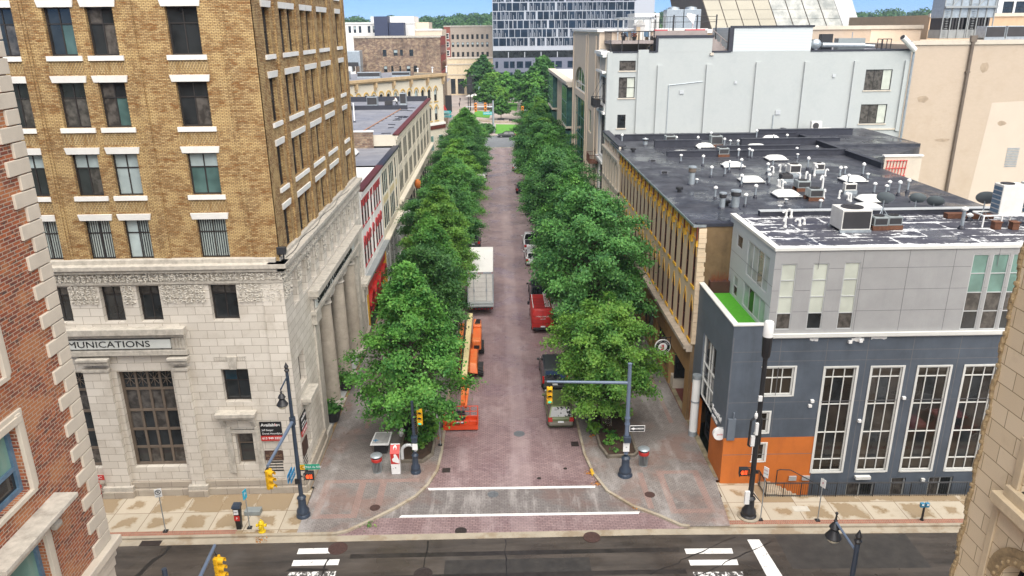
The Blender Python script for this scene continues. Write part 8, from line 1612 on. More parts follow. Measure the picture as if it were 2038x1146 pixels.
mb = MB(); mb.poly([onr(.0 + .36 * math.cos(2 * math.pi * k / 14), .62 + .3 * math.sin(2 * math.pi * k / 14)) for k in range(14)]); mb.poly([onf(-.5, .62), onf(.9, .52), onf(.95, .68), onf(.45, .9), onf(.2, .98), onf(-.25, .96), onf(-.2, .82), onf(-.7, .74)]); mb.v = [(a, b - .008, c + .008) for a, b, c in mb.v]; mb.build('white_figure', SIGNW, t)
mb = MB(); mb.poly([onr(.0 + .24 * math.cos(2 * math.pi * k / 12), .5 + .2 * math.sin(2 * math.pi * k / 12)) for k in range(12)]); mb.v = [(a, b - .014, c + .014) for a, b, c in mb.v]; mb.build('face_detail', REDP, t)
mb = MB(); mb.quad(onf(-.12, .3), onf(.12, .3), onf(.12, .34), onf(-.12, .34)); mb.quad(onf(-.6, .27), onf(-.5, .27), onf(-.5, .3), onf(-.6, .3)); mb.v = [(a, b - .006, c) for a, b, c in mb.v]; mb.build('slot', INK, t)
t = thing('display_table', 'low slanted white map table with a blue logo behind the left litter bin', 'table', (-7.9, 43.3, 0)); mb = MB(); mb.hexa([(-8.4, 42.75, .75), (-7.2, 42.75, .75), (-7.1, 43.9, 1.0), (-8.2, 43.9, 1.0)], [(-8.4, 42.75, .82), (-7.2, 42.75, .82), (-7.1, 43.9, 1.07), (-8.2, 43.9, 1.07)]); mb.build('panel', SIGNW, t); mb = MB(); mb.box(-8.2, -7.4, 43.0, 43.7, 0, .78); mb.build('pedestal', BLK, t); mb = MB(); mb.box(-8.1, -8.05, 42.95, 43.35, .9, .935); mb.box(-8.25, -7.9, 43.1, 43.15, .9, .935); mb.build('blue_mark', BLUEP, t); mb = MB(); mb.hexa([(-8.3, 42.85, .845), (-7.28, 42.85, .845), (-7.2, 43.8, 1.055), (-8.12, 43.8, 1.055)], [(-8.3, 42.85, .85), (-7.28, 42.85, .85), (-7.2, 43.8, 1.06), (-8.12, 43.8, 1.06)]); mb.build('printed_sheet', M('grey_map_print', (.45, .45, .44), .4, var=.35, scale=3), t)
t = thing('utility_cabinet', 'black utility cabinet at the edge of the left planting bed', 'cabinet', (-6.55, 45.7, 0)); mb = MB(); mb.hexa([(-6.95, 45.4, 0), (-6.15, 45.4, 0), (-6.15, 46.1, 0), (-6.95, 46.1, 0)], [(-7.0, 45.35, 1.35), (-6.1, 45.35, 1.35), (-6.1, 46.15, 1.35), (-7.0, 46.15, 1.35)]); mb.build('cabinet_body', INK, t, bevel=.05); mb = MB(); mb.box(-7.03, -6.07, 45.3, 46.2, 1.35, 1.45); mb.build('lid', BLK, t, bevel=.04)
t = thing('bag', 'crumpled white bag at the foot of the black utility cabinet', 'bag', (-6.7, 45.1, 0)); mb = MB(); mb.ball((-6.7, 45.1, .3), .2, .18, .32, 9); mb.ball((-6.66, 45.08, .55), .14, .12, .14, 7); mb.build('bag_body', SIGNW, t)
t = thing('fire_hydrant', 'yellow fire hydrant on the left pavement near the kerb', 'fire hydrant', (-13.17, 35.15, 0)); x, y = -13.17, 35.15
HY = M('hydrant_yellow', (.72, .5, .01), .4, var=.1); mb = MB(); mb.lathe([(.2, 0), (.2, .06), (.13, .08), (.13, .5), (.17, .51), (.17, .56), (.14, .6), (.11, .68), (.04, .72), (.04, .78)], 14, (x, y, 0)); mb.build('barrel', HY, t, smooth=True); mb = MB()
for d in ((1, 0), (-1, 0), (0, -1)): mb.tube((x, y, .42), (x + d[0] * .24, y + d[1] * .24, .42), .075, n=10); mb.tube((x + d[0] * .22, y + d[1] * .22, .42), (x + d[0] * .28, y + d[1] * .28, .42), .09, n=6)
mb.build('nozzle_cap', HY, t); tag(t)
t = thing('parking_kiosk', 'black parking pay post with a red and white panel, left pavement', 'parking kiosk', (-14.5, 35.5, 0)); x, y = -14.5, 35.5; mb = MB(); mb.hexa([(x - .13, y - .13, 0), (x + .13, y - .13, 0), (x + .13, y + .13, 0), (x - .13, y + .13, 0)], [(x - .2, y - .16, 1.4), (x + .2, y - .16, 1.4), (x + .2, y + .16, 1.4), (x - .2, y + .16, 1.4)]); mb.build('post', INK, t, bevel=.02); mb = MB(); mb.hexa([(x - .24, y - .22, 1.4), (x + .24, y - .22, 1.4), (x + .24, y + .2, 1.4), (x - .24, y + .2, 1.4)], [(x - .22, y - .16, 1.52), (x + .22, y - .16, 1.52), (x + .2, y + .2, 1.56), (x - .2, y + .2, 1.56)]); mb.build('head', DKBLUE, t); mb = MB(); mb.box(x - .14, x + .1, y - .19, y - .165, 1.0, 1.3); mb.build('white_panel', SIGNW, t); mb = MB(); mb.box(x - .16, x + .14, y - .185, y - .165, .6, .92); mb.build('red_panel', REDP, t); text('PAY', .12, t, (x - .02, y - .195, 1.15), (R(90), 0, 0), INK, ext=.002); text('P', .2, t, (x, y - .19, .76), (R(90), 0, 0), SIGNW, ext=.002)
def signpole(name, label, x, y, h, plates, z=None):
 z = gz(x) if z is None else z; t = thing(name, label, 'sign', (x, y, z)); mb = MB(); mb.tube((x, y, z), (x, y, z + h), .028, n=6); mb.build('pole', STEELG, t); mb = MB(); mb.box(x - .12, x + .12, y - .12, y + .12, z, z + .06); mb.build('foot', BLK, t)
 for (w, hh, dz, rz, mat, words) in plates:
  mb = MB(); mb.box(-w / 2, w / 2, -.012, .012, -hh / 2, hh / 2); m = Matrix.Translation((x, y - .05, z + dz)) @ Matrix.Rotation(rz, 4, 'Z'); mb.v = [tuple(m @ Vector(p)) for p in mb.v]; mb.build('plate', mat, t)
  for s_, sz, mt, dzz in words: text(s_, sz, t, m @ Vector((0, -.016, dzz)), (R(90), 0, rz), mt, ext=.002)
 return t
def noparking(t, x, y, z, rz, r=.12):
 m = Matrix.Translation((x, y - .05, z)) @ Matrix.Rotation(rz, 4, 'Z'); mb = MB(); n = 20
 for i in range(n):
  a0, a1 = 2 * math.pi * i / n, 2 * math.pi * (i + 1) / n; mb.quad(*[tuple(m @ Vector((q * math.cos(a), -.02, q * math.sin(a)))) for q, a in ((r, a0), (r, a1), (r * .78, a1), (r * .78, a0))])
 mb.quad(*[tuple(m @ Vector(p)) for p in ((-r * .75, -.021, r * .6), (-r * .6, -.021, r * .75), (r * .75, -.021, -r * .6), (r * .6, -.021, -r * .75))]); mb.build('prohibition_ring', INK if r > .125 else REDP, t)
t = signpole('parking_sign', 'white no parking sign on a thin leaning post, left pavement', -18.5, 35.35, 2.75, [(.36, .5, 2.5, R(20), SIGNW, [('P', .2, INK, .06), ('8AM-6PM', .07, INK, -.18)])]); noparking(t, -18.5, 35.34, 2.56, R(20), .15)
signpole('parking_sign', 'blue parking sign seen edge on beside the black pay post', -13.95, 35.5, 2.45, [(.34, .55, 2.2, R(75), M('cyan_sign_blue', (.02, .42, .6), .4), [('P', .3, SIGNW, 0)])])
mb = MB(); mb.box(-14.6, -13.7, 36.6, 37.1, .0, .28); tag(mb.build('stone_block', ACGREY, bevel=.03), 'low dark grey block on the left pavement behind the blue sign', 'block')
t = signpole('parking_sign', 'white no parking sign in the left planting bed near the green signal', -4.0, 43.9, 2.5, [(.34, .45, 2.3, R(10), SIGNW, [('P', .16, REDP, .05)]), (.34, .35, 2.28, R(55), SIGNW, [])]); noparking(t, -4.0, 43.9, 2.36, R(10), .12)
t = signpole('parking_sign', 'pair of white no parking signs by the kerb under the first right tree', 6.05, 47.0, 2.3, [(.34, .45, 2.1, R(-35), SIGNW, [('P', .16, REDP, .05)]), (.34, .45, 2.1, R(40), SIGNW, [])]); noparking(t, 6.05, 47.0, 2.16, R(-35), .12)
t = signpole('arrow_sign', 'white slanted sign on the first thin post by the railing', 14.42, 35.4, 3.4, [(.3, .62, 3.1, R(-55), SIGNW, [('NO', .14, REDP, .12), ('STOP', .12, INK, -.1)])]); signpole('parking_sign', 'white sign seen almost edge on, second thin post by the railing', 17.6, 35.3, 2.75, [(.32, .5, 2.45, R(-62), SIGNW, [('P', .2, REDP, 0)])])
t = thing('parking_meter', 'twin headed blue parking meter on the right pavement', 'parking meter', (23.5, 35.3, gz(23.5))); x, y, z = 23.5, 35.3, gz(23.5); mb = MB(); mb.tube((x, y, z), (x, y, z + .85), .06, n=8); mb.lathe([(.11, 0), (.1, .06)], 10, (x, y, z)); mb.build('post', BLK, t)
for d in (-.14, .14): mb = MB(); mb.box(x + d - .11, x + d + .11, y - .08, y + .08, z + .85, z + 1.12); mb.build('meter_head', M('meter_blue', (.04, .25, .42), .4) if d < 0 else bpy.data.materials['meter_blue'], t, bevel=.03); mb = MB(); mb.box(x + d - .06, x + d + .06, y - .09, y - .08, z + .98, z + 1.08); mb.build('display', SIGNW, t)
mb = MB(); mb.box(-.45, .45, -.25, .25, 0, .012); mb.v = [(a + 17.1, b + 36.4, c + gz(17.1)) for a, b, c in mb.v]; tag(mb.build('utility_cover', M('pale_utility_cover', (.5, .47, .4), .7)), 'pale rectangular utility cover in the right pavement', 'cover')
def mast(x, y, h, arm, heads, label, za):
 t = thing('signal_mast', label, 'signal post', (x, y, 0)); mb = MB(); mb.tube((x, y, 0), (x, y, h), .32, .22, 12); mb.lathe([(.5, 0), (.5, 1.6), (.34, 1.8)], 12, (x, y, 0)); mb.build('pole', GALV, t, smooth=True); mb = MB(); mb.tube((x, y, za), (x + arm, y, za + .1), .18, .1, 10); mb.build('mast_arm', GALV, t)
 for hx in heads:
  mb = MB(); mb.box(hx - .3, hx + .3, y - .5, y - .2, za - 1.1, za + 1.1); mb.build('signal_housing', M('far_signal_orange', (.75, .25, .02), .5) if 'far_signal_orange' not in bpy.data.materials else bpy.data.materials['far_signal_orange'], t, bevel=.05)
  mb = MB()
  for k in range(3): mb.tube((hx, y - .53, za - .7 + .7 * k), (hx, y - .5, za - .7 + .7 * k), .2, n=10)
  mb.build('lens', INK, t)
 return t
mast(-.7, 202, 8.2, -7, (-5.2, -2.7), 'grey signal mast with two orange heads on the far lawn corner', 6.6); mast(-12.9, 180, 9, 3.0, (), 'grey signal pole at the far left corner below the ornate building', 6.8); mast(11, 196, 7, -4.5, (6.8,), 'grey signal mast behind the far right trees', 6.2)
s = thing('street_name_sign', 'teal street name board on the far signal mast', 'sign', (-1.9, 201.7, 5)); mb = MB(); mb.box(-3.3, -.95, 201.6, 201.7, 4.6, 5.4); mb.build('plate', M('teal_sign', (.04, .4, .42), .4), s); text('MONROE', .5, s, (-2.1, 201.58, 5.0), (R(90), 0, 0), SIGNW, ext=.002)
for y0, lab in ((180, 'upper teal street sign on the far left signal pole'), (180.4, 'lower teal street sign on the far left signal pole')): s = thing('street_name_sign', lab, 'sign', (-11.5, y0, 7.5)); mb = MB(); dz = 0 if y0 < 180.2 else -.9; mb.hexa([(-12.7, y0 - .4, 7.4 + dz), (-10.3, y0 - .8, 7.3 + dz), (-10.3, y0 - .75, 7.3 + dz), (-12.7, y0 - .35, 7.4 + dz)], [(-12.7, y0 - .4, 8.1 + dz), (-10.3, y0 - .8, 8.0 + dz), (-10.3, y0 - .75, 8.0 + dz), (-12.7, y0 - .35, 8.1 + dz)]); mb.build('plate', bpy.data.materials['teal_sign'], s); text('CENTER', .45, s, (-11.5, y0 - .66, 7.7 + dz), (R(90), 0, R(-9)), SIGNW, ext=.002)
for (x, y, h), lab in (((-8.2, 233, 10), 'left thin dark lamp post on the far plaza'), ((-7.2, 262, 11), 'right thin dark lamp post on the far plaza'), ((15, 232, 11), 'black lamp post beside the far right park trees')):
 t = thing('lamp_post', lab, 'lamp post', (x, y, 0)); mb = MB(); mb.tube((x, y, 0), (x, y, h), .16, .1, 8); mb.build('pole', BLK, t); mb = MB(); mb.tube((x - .9, y, h), (x + .9, y, h + .2), .12); mb.build('lamp_arm', BLK, t)
t = thing('banner_post', 'dark post with long black banners on the far plaza', 'banner', (-8.4, 258, 0)); mb = MB(); mb.tube((-8.4, 258, 0), (-8.4, 258, 12), .2, n=8); mb.build('post', BLK, t); mb = MB(); mb.box(-9.3, -7.5, 257.8, 257.9, 6, 11); mb.build('banner_cloth', INK, t)
t = thing('blue_sign_pillar', 'pale blue information pillar on the far plaza', 'sign', (-5.4, 285, 0)); mb = MB(); mb.box(-6.2, -4.6, 285, 285.6, 0, 5.8); mb.build('pillar', M('pale_blue_panel', (.3, .45, .55), .5), t); mb = MB(); mb.box(-6, -4.8, 284.95, 285, 2, 5.4); mb.build('poster', SIGNW, t)
t = thing('monument', 'white stone monument column among the far park trees', 'monument', (9.4, 280, 0)); mb = MB(); mb.lathe([(1.4, 0), (1.4, 1.2), (.9, 1.4), (.8, 4), (.95, 4.2), (.5, 4.6)], 14, (9.4, 280, 0)); mb.build('pedestal', WHITE, t); mb = MB(); mb.lathe([(.45, 4.5), (.5, 5.5), (.35, 6.6), (.25, 7.0), (.28, 7.4), (.02, 7.8)], 10, (9.4, 280, 0)); mb.build('statue', WHITE, t, smooth=True)
for k, (x, y) in enumerate(((4.8, 224), (1.5, 226.5), (7.4, 222.5), (9.6, 226))):
 t = thing('bench', ('dark bench on the far park wall, left of the row', 'dark bench set back in the far park', 'dark bench near the front of the far park', 'dark bench at the right end of the far park')[k], 'bench', (x, y, 0)); mb = MB(); mb.box(x - 1, x + 1, y - .25, y + .25, .42, .5); mb.build('seat', BLK, t); mb = MB(); mb.box(x - 1, x + 1, y + .22, y + .3, .5, .95); mb.build('backrest', BLK, t); mb = MB(); mb.box(x - .9, x - .8, y - .2, y + .2, 0, .42); mb.box(x + .8, x + .9, y - .2, y + .2, 0, .42); mb.build('leg', BLK, t)
for x, y, lab in ((-9.5, 287, 'left white patio umbrella on the far plaza'), (-7.9, 291, 'right white patio umbrella on the far plaza')):
 t = thing('parasol', lab, 'parasol', (x, y, 0)); mb = MB(); mb.lathe([(1.5, 2.3), (.05, 3.0)], 8, (x, y, 0)); mb.build('canopy', WHITE, t); mb = MB(); mb.tube((x, y, 0), (x, y, 2.9), .06); mb.build('pole', STEELG, t)
def person(loc, rz, label, top, legs, hair, stride=.2, bend=0, arms='down'):
 t = thing('person', label, 'person', loc, rz); W[t] = Vector((0, 0, 0))
 me = bpy.data.meshes.new('body'); J = []; E = []; Rr = []
 def j(p, r, parent=None):
  J.append(p); Rr.append(r)
  if parent is not None: E.append((parent, len(J) - 1))
  return len(J) - 1
 f = bend
 pel = j((0, 0, .95), .15); chest = j((0, f * .5, 1.28), .16, pel); nk = j((0, f * .75, 1.48), .06, chest); hd = j((0, f * .85, 1.6), .085, nk); j((0, f * .9, 1.7), .09, hd)
 for s in (-1, 1):
  hip = j((s * .09, 0, .88), .1, pel); kn = j((s * .1, s * stride * .5 + .03, .48), .065, hip); an = j((s * .1, s * stride - .05, .09), .045, kn); j((s * .11, s * stride + .1, .04), .04, an)
  sh = j((s * .2, f * .6, 1.42), .07, chest); el = j((s * .26, f * .6 - .02 * s + (.12 if arms != 'down' else 0), 1.15), .045, sh); wr = j((s * .24, f * .6 + (.3 if arms != 'down' else .06 * s), .95 if arms == 'down' else 1.1), .035, el); h_ = j((s * .24, f * .6 + (.38 if arms != 'down' else .08 * s), .87 if arms == 'down' else 1.08), .035, wr)
  for q in range(5): j((s * (.21 + .016 * q), f * .6 + (.46 if arms != 'down' else .1 * s) - (.03 if q == 4 else 0), (.79 + .012 * abs(q - 2)) if arms == 'down' else 1.05), .009, h_)
 me.from_pydata(J, E, []); o = bpy.data.objects.new('body', me); C.objects.link(o); o.parent = t
 sk = o.modifiers.new('skin', 'SKIN')
 for v, r in zip(me.skin_vertices[0].data, Rr): v.radius = (r, r)
 me.skin_vertices[0].data[0].use_root = True
 o.modifiers.new('sub', 'SUBSURF').levels = 1
 m, nt, b = _new('clothing_' + label[:18].replace(' ', '_')); g = nt.nodes.new('ShaderNodeTexCoord'); sp = nt.nodes.new('ShaderNodeSeparateXYZ'); nt.links.new(g.outputs['Object'], sp.inputs[0])
 c = mix(nt, math_(nt, 'GREATER_THAN', sp.outputs[2], .98), legs, top); c = mix(nt, math_(nt, 'GREATER_THAN', sp.outputs[2], 1.5), c, (.45, .27, .19)); nt.links.new(c, b.inputs['Base Color']); b.inputs['Roughness'].default_value = .8; me.materials.append(m)
 mb = MB(); mb.ball((0, f * .9 - .02, 1.72), .105, .11, .1, 10); mb.build('hair', M('hair_' + label[:12].replace(' ', '_'), hair, .8), t, local=True, smooth=True)
 mb = MB(); mb.ball((0, f * .9 + .1, 1.655), .018, .03, .022, 6); mb.ball((-.035, f * .9 + .088, 1.685), .012, n=6); mb.ball((.035, f * .9 + .088, 1.685), .012, n=6); mb.build('face', M('face_' + label[:12].replace(' ', '_'), (.35, .2, .14), .7), t, local=True)
person((-16.0, 126, 13.97), R(120), 'person in a white shirt and dark trousers bending over on the left roof', (.75, .74, .7), (.03, .03, .035), (.03, .02, .015), .25, .28, 'fwd')
person((-13.2, 290, 0), R(160), 'person in dark clothes walking on the far plaza', (.02, .02, .025), (.03, .03, .035), (.03, .02, .015), .3); person((-12.7, 272, 0), R(20), 'person in black standing nearer on the far plaza', (.03, .02, .02), (.015, .015, .02), (.03, .02, .015), .12)
person((-11.9, 183, 0), R(90), 'person in black under the far left signal pole', (.02, .02, .02), (.04, .04, .05), (.05, .03, .02), .2)
def leafmat(name, c1, c2, c3, sc=.5):
 m, nt, b = _new(name); b.inputs['Roughness'].default_value = .55; b.inputs['Specular IOR Level'].default_value = .3
 tc = nt.nodes.new('ShaderNodeTexCoord'); oi = nt.nodes.new('ShaderNodeObjectInfo')
 ad = nt.nodes.new('ShaderNodeVectorMath'); ad.operation = 'ADD'; nt.links.new(tc.outputs['Object'], ad.inputs[0]); nt.links.new(oi.outputs['Location'], ad.inputs[1])
 f = ramp(nt, noise(nt, ad.outputs[0], sc, 3, .6), .4, .62); c = mix(nt, f, c1, c2); g = ramp(nt, noise(nt, ad.outputs[0], 3.5, 2, .6), .52, .7); c = mix(nt, math_(nt, 'MULTIPLY', g, .6), c, c3)
 r = nt.nodes.new('ShaderNodeHueSaturation'); rv = nt.nodes.new('ShaderNodeMapRange'); rv.inputs[3].default_value = .75; rv.inputs[4].default_value = 1.2; nt.links.new(oi.outputs['Random'], rv.inputs[0]); nt.links.new(rv.outputs[0], r.inputs['Value']); nt.links.new(c, r.inputs['Color'])
 nt.links.new(r.outputs[0], b.inputs['Base Color'])
 tr = nt.nodes.new('ShaderNodeBsdfTranslucent'); nt.links.new(r.outputs[0], tr.inputs[0]); ms = nt.nodes.new('ShaderNodeMixShader'); ms.inputs[0].default_value = .3
 nt.links.new(b.outputs[0], ms.inputs[1]); nt.links.new(tr.outputs[0], ms.inputs[2]); nt.links.new(ms.outputs[0], nt.nodes['Material Output'].inputs['Surface'])
 return m
LEAF = leafmat('linden_leaves', (.105, .275, .045), (.042, .15, .03), (.22, .38, .07)); LEAF_D = leafmat('dark_leaves_blue', (.08, .215, .05), (.032, .11, .032), (.17, .31, .07)); LEAF_Y = leafmat('yellow_green_leaves', (.145, .305, .045), (.058, .18, .03), (.28, .41, .07))
def leaves_mesh(name, centres, dirs, size, mat, rng, flat=.6):
 """many small folded leaves: centres Nx3, dirs = outward lean of each"""
 n = len(centres); up = np.array([0, 0, 1.0]); nrm = dirs * (1 - flat) + up * flat + rng.normal(0, .38, (n, 3)); nrm /= np.linalg.norm(nrm, axis=1)[:, None]
 a = np.cross(nrm, rng.normal(0, 1, (n, 3))); a /= np.linalg.norm(a, axis=1)[:, None]; b = np.cross(nrm, a); s = (size * rng.uniform(.45, 1.5, n))[:, None]
 v = np.stack([centres - a * s, centres - a * s * .25 + b * s * .62 - nrm * s * .18, centres + a * s * .55 + b * s * .4 - nrm * s * .12, centres + a * s * 1.05 - nrm * s * .2, centres + a * s * .55 - b * s * .4 - nrm * s * .12, centres - a * s * .25 - b * s * .62 - nrm * s * .18], 1).reshape(-1, 3)
 me = bpy.data.meshes.new(name); me.vertices.add(n * 6); me.vertices.foreach_set('co', v.astype(np.float32).ravel())
 idx = np.arange(n)[:, None] * 6 + np.array([0, 1, 2, 3, 0, 3, 4, 5]); me.loops.add(n * 8); me.loops.foreach_set('vertex_index', idx.ravel().astype(np.int32))
 me.polygons.add(n * 2); me.polygons.foreach_set('loop_start', np.arange(n * 2, dtype=np.int32) * 4); me.polygons.foreach_set('loop_total', np.full(n * 2, 4, np.int32)); me.update(); me.validate(); me.materials.append(mat); return me
def tree_meshes(seed, Rr, zb, zt, nspray=95, nleaf=120, size=.15, mat=LEAF, shape='egg', trunk_r=.16):
 rng = np.random.default_rng(seed); r = random.Random(seed); tk = MB()
 pts = [(0, 0, 0), (r.uniform(-.1, .1), r.uniform(-.1, .1), zb * .6), (r.uniform(-.15, .15), r.uniform(-.15, .15), zb + .4), (r.uniform(-.3, .3), r.uniform(-.3, .3), (zb + zt) / 2), (0, 0, zt - .6)]
 rad = [trunk_r * 1.25, trunk_r, trunk_r * .85, trunk_r * .5, .02]
 for i in range(4): tk.tube(pts[i], pts[i + 1], rad[i], rad[i + 1], 8)
 C_ = []; D_ = []; H = zt - zb
 for k in range(nspray):
  t = (k + r.random()) / nspray; t = t ** .85; z = zb + H * t; az = k * 2.39996 + r.uniform(-.5, .5)
  if shape == 'egg': prof = min(1, .62 + 1.9 * t) if t < .22 else max(.06, (1 - (t - .2) / .8)) ** .72
  else: prof = math.sin(math.pi * (t * .86 + .1)) ** .6
  rr = Rr * prof * r.choice((1.0, 1.05, .95, 1.15, .6, .8)) * r.uniform(.85, 1.12)
  tip = np.array([rr * math.cos(az), rr * math.sin(az), z + r.uniform(-.3, .25) - .12 * rr * (1 - t)]); root = np.array([0, 0, max(zb * .8, z - .32 * rr - .3)]); d = tip - root; L = np.linalg.norm(d); d /= L + 1e-6
  if L > .6: mid = tuple(root + (tip - root) * .55 + np.array([0, 0, .15 * L])); tk.tube(tuple(root), mid, .045, .025, 4, caps=False); tk.tube(mid, tuple(tip), .025, .006, 4, caps=False)
  m = int(nleaf * (.5 + .6 * min(1.3, rr / Rr + .15))); s = rng.beta(3.2, 1.0, m); wdt = .3 + .3 * min(1, L / 3.5)
  off = rng.normal(0, 1, (m, 3)) * np.array([wdt, wdt, wdt * .55]) * (1.05 - .5 * s)[:, None]; side = np.cross(d, [0, 0, 1.0]);
  c = root + (tip - root) * s[:, None] + off; c[:, 2] += .15 * L * np.sin(np.pi * s) - .22 * (np.hypot(off[:, 0], off[:, 1]) ** 1.3)
  C_.append(c); D_.append(np.tile(d, (m, 1)))
 c = np.concatenate(C_); d = np.concatenate(D_); keep = c[:, 2] > zb - .9; return tk.mesh('trunk', BARK, smooth=True), leaves_mesh('crown', c[keep], d[keep], size, mat, rng)
def plant_tree(meshes, loc, rz, sc, label, group=None, name='street_tree', cat='tree'):
 t = thing(name, label, cat, loc, rz, group); t.scale = sc
 for nm, me in zip(('trunk', 'crown'), meshes): o = bpy.data.objects.new(nm, me); C.objects.link(o); o.parent = t
 return t
TA = [tree_meshes(11, 4.1, 2.6, 12.0, 92, 520, .088, LEAF), tree_meshes(12, 4.3, 3.0, 12.2, 96, 520, .09, LEAF_D, 'round'), tree_meshes(13, 4.0, 2.4, 9.6, 90, 540, .088, LEAF_Y, 'round'), tree_meshes(14, 4.1, 3.0, 11.6, 90, 500, .09, LEAF_Y), tree_meshes(15, 4.0, 2.8, 10.8, 84, 500, .09, LEAF_D, 'round')]
ORD = ['first', 'second', 'third', 'fourth', 'fifth', 'sixth', 'seventh', 'eighth', 'ninth', 'tenth', 'eleventh', 'twelfth', 'thirteenth', 'fourteenth']
LT = [(-5.7, 44.6, 0, .95, 1.02), (-5.4, 53.3, 4, .76, 1.04), (-5.8, 62, 0, .88, .93), (-5.7, 71, 3, .95, 1.02), (-6.3, 80.5, 1, .95, .85), (-5.9, 90, 0, 1.0, .97), (-6.1, 99, 4, 1.0, .9), (-5.7, 108.5, 3, 1.05, .95), (-5.8, 118, 1, 1.05, .86), (-5.8, 128, 0, 1.1, .95), (-5.9, 138, 4, 1.1, .9), (-6.0, 149, 0, 1.15, .95), (-6.4, 160, 3, 1.1, .88), (-6.8, 171, 4, 1.0, .75)]
for i, (x, y, k, s, h) in enumerate(LT):
 plant_tree(TA[k], (x, y, 0), i * 1.7 + .4, (s, s, h), ('nearest leafy street tree on the left pavement, over the planting bed' if i == 0 else '%s leafy street tree of the left row, counting from the crossing' % ORD[i] if i < 13 else 'last leafy street tree of the left row, at the far corner'), 'street trees along the left pavement')
RT = [(7.0, 45.6, 2, .84, .97), (7.1, 55.0, 1, .98, 1.2), (7.4, 64.5, 4, 1.08, 1.2), (7.3, 74, 0, 1.02, 1.05), (7.1, 83.5, 1, 1.02, 1.0), (7.2, 93, 4, 1.05, 1.15), (7.3, 103, 0, 1.1, 1.03), (7.4, 113, 1, 1.1, 1.05), (7.6, 123, 3, 1.15, 1.05), (7.8, 133, 4, 1.2, 1.1), (8.0, 144, 0, 1.15, 1.0), (8.4, 155, 3, 1.15, .98), (8.8, 166, 4, 1.15, 1.0), (10, 178, 3, 1.1, .95)]
for i, (x, y, k, s, h) in enumerate(RT):
 plant_tree(TA[k], (x, y, 0), i * 2.1 + 1.0, (s, s, h), ('nearest bright green round topped tree on the right pavement, behind the mast arm' if i == 0 else '%s street tree of the right row, counting from the crossing' % ORD[i] if i < 13 else 'last street tree of the right row, across the far road'), 'street trees along the right pavement')
FT = tree_meshes(21, 5.0, 3.0, 11.0, 90, 110, .3, LEAF); FY = tree_meshes(22, 4.2, 2.5, 9.0, 80, 100, .28, LEAF_Y, 'round'); FD = tree_meshes(23, 5.2, 2.5, 12, 90, 110, .3, LEAF_D)
for k, (x, y, ms, s, lab) in enumerate(((-4.5, 300, FD, 1.35, 'tall dark tree in front of the cream corner building'), (-7.5, 318, FT, 1.2, 'green tree at the left of the far plaza'), (.8, 262, FY, .85, 'yellow green tree in the middle of the far park'), (4.0, 272, FT, 1.05, 'broad green tree beside the yellow green one in the far park'), (-2.5, 262, FT, .9, 'small dark green tree left of the far lawn'), (-.5, 285, FY, 1.2, 'yellow leaved tree behind the far park trees'), (1.6, 232, FT, .62, 'small bright tree standing on the near lawn of the park'), (12, 232, FT, 1.25, 'green tree at the right side of the far park'), (14.5, 250, FD, 1.4, 'tall dark tree near the monument'), (11.5, 218, FD, .85, 'dark tree beyond the last street tree on the right'), (17, 275, FT, 1.5, 'big light green tree behind the monument'), (11.8, 262, FT, 1.15, 'rounded green tree just left of the black lamp post'), (18, 225, FD, 1.2, 'dark tree beside the green bay building'), (8.7, 300, FD, .9, 'small dark tree left of the white monument'))):
 plant_tree(ms, (x, y, 0), k * 1.3, (s, s, s), lab, 'park trees', 'park_tree')
def bed(pts, label):
 mb = MB(); n = len(pts)
 for i in range(n):
  a = Vector(pts[i]); b = Vector(pts[(i + 1) % n]); d = (b - a).normalized(); nx = Vector((-d.y, d.x)) * .16; q = (a, b, b + nx, a + nx); mb.hexa([(*p, -.05) for p in q], [(*p, .22) for p in q])
 t = tag(mb.build('bed_kerb', M('mossy_bed_kerb', (.2, .17, .13), .85, var=.5, scale=2) if 'mossy_bed_kerb' not in bpy.data.materials else bpy.data.materials['mossy_bed_kerb'], bevel=.03), label, 'planting bed'); mb = MB(); mb.poly([(x, y, .1) for x, y in pts]); o = mb.build('soil', SOIL, t)
bed([(-6.4, 41.8), (-4.95, 41.75), (-4.35, 42.6), (-4.3, 48.0), (-6.6, 48.0), (-6.6, 42.2)], 'kerbed planting bed of low green plants under the first left tree'); bed([(6.75, 41.85), (8.55, 41.95), (8.8, 42.3), (8.8, 48.5), (6.3, 48.5), (6.4, 43.2)], 'kerbed bed of bare brown soil under the first right tree')
rng = np.random.default_rng(5)
def tuft(name, x, y, z, r_, h, n, size, mat, label, group=None, cat='plant'):
 c = np.stack([x + rng.normal(0, r_, n), y + rng.normal(0, r_, n), z + np.abs(rng.normal(0, h, n)) + .05], 1); d = c - np.array([x, y, z]); d /= np.linalg.norm(d, axis=1)[:, None] + 1e-6; c -= np.array([x, y, z]); me = leaves_mesh(name, c, d, size, mat, rng, .3); o = bpy.data.objects.new(name, me); C.objects.link(o); o.location = (x, y, z); return tag(o, label, cat, group)
for k in range(22): tuft('bed_plant', rnd.uniform(-6.1, -4.6), rnd.uniform(42.2, 47.5), .12, .16, .2, 70, .11, (LEAF, LEAF_Y, LEAF_D)[k % 3], 'low leafy green plant in the left planting bed', 'plants in the left planting bed')
for k in range(9): tuft('bed_plant', rnd.uniform(6.9, 8.4), rnd.uniform(42.4, 45), .12, .11, .1, 40, .08, LEAF_Y if k % 2 else LEAF, 'small sparse green plant in the brown right bed', 'plants in the right bed')
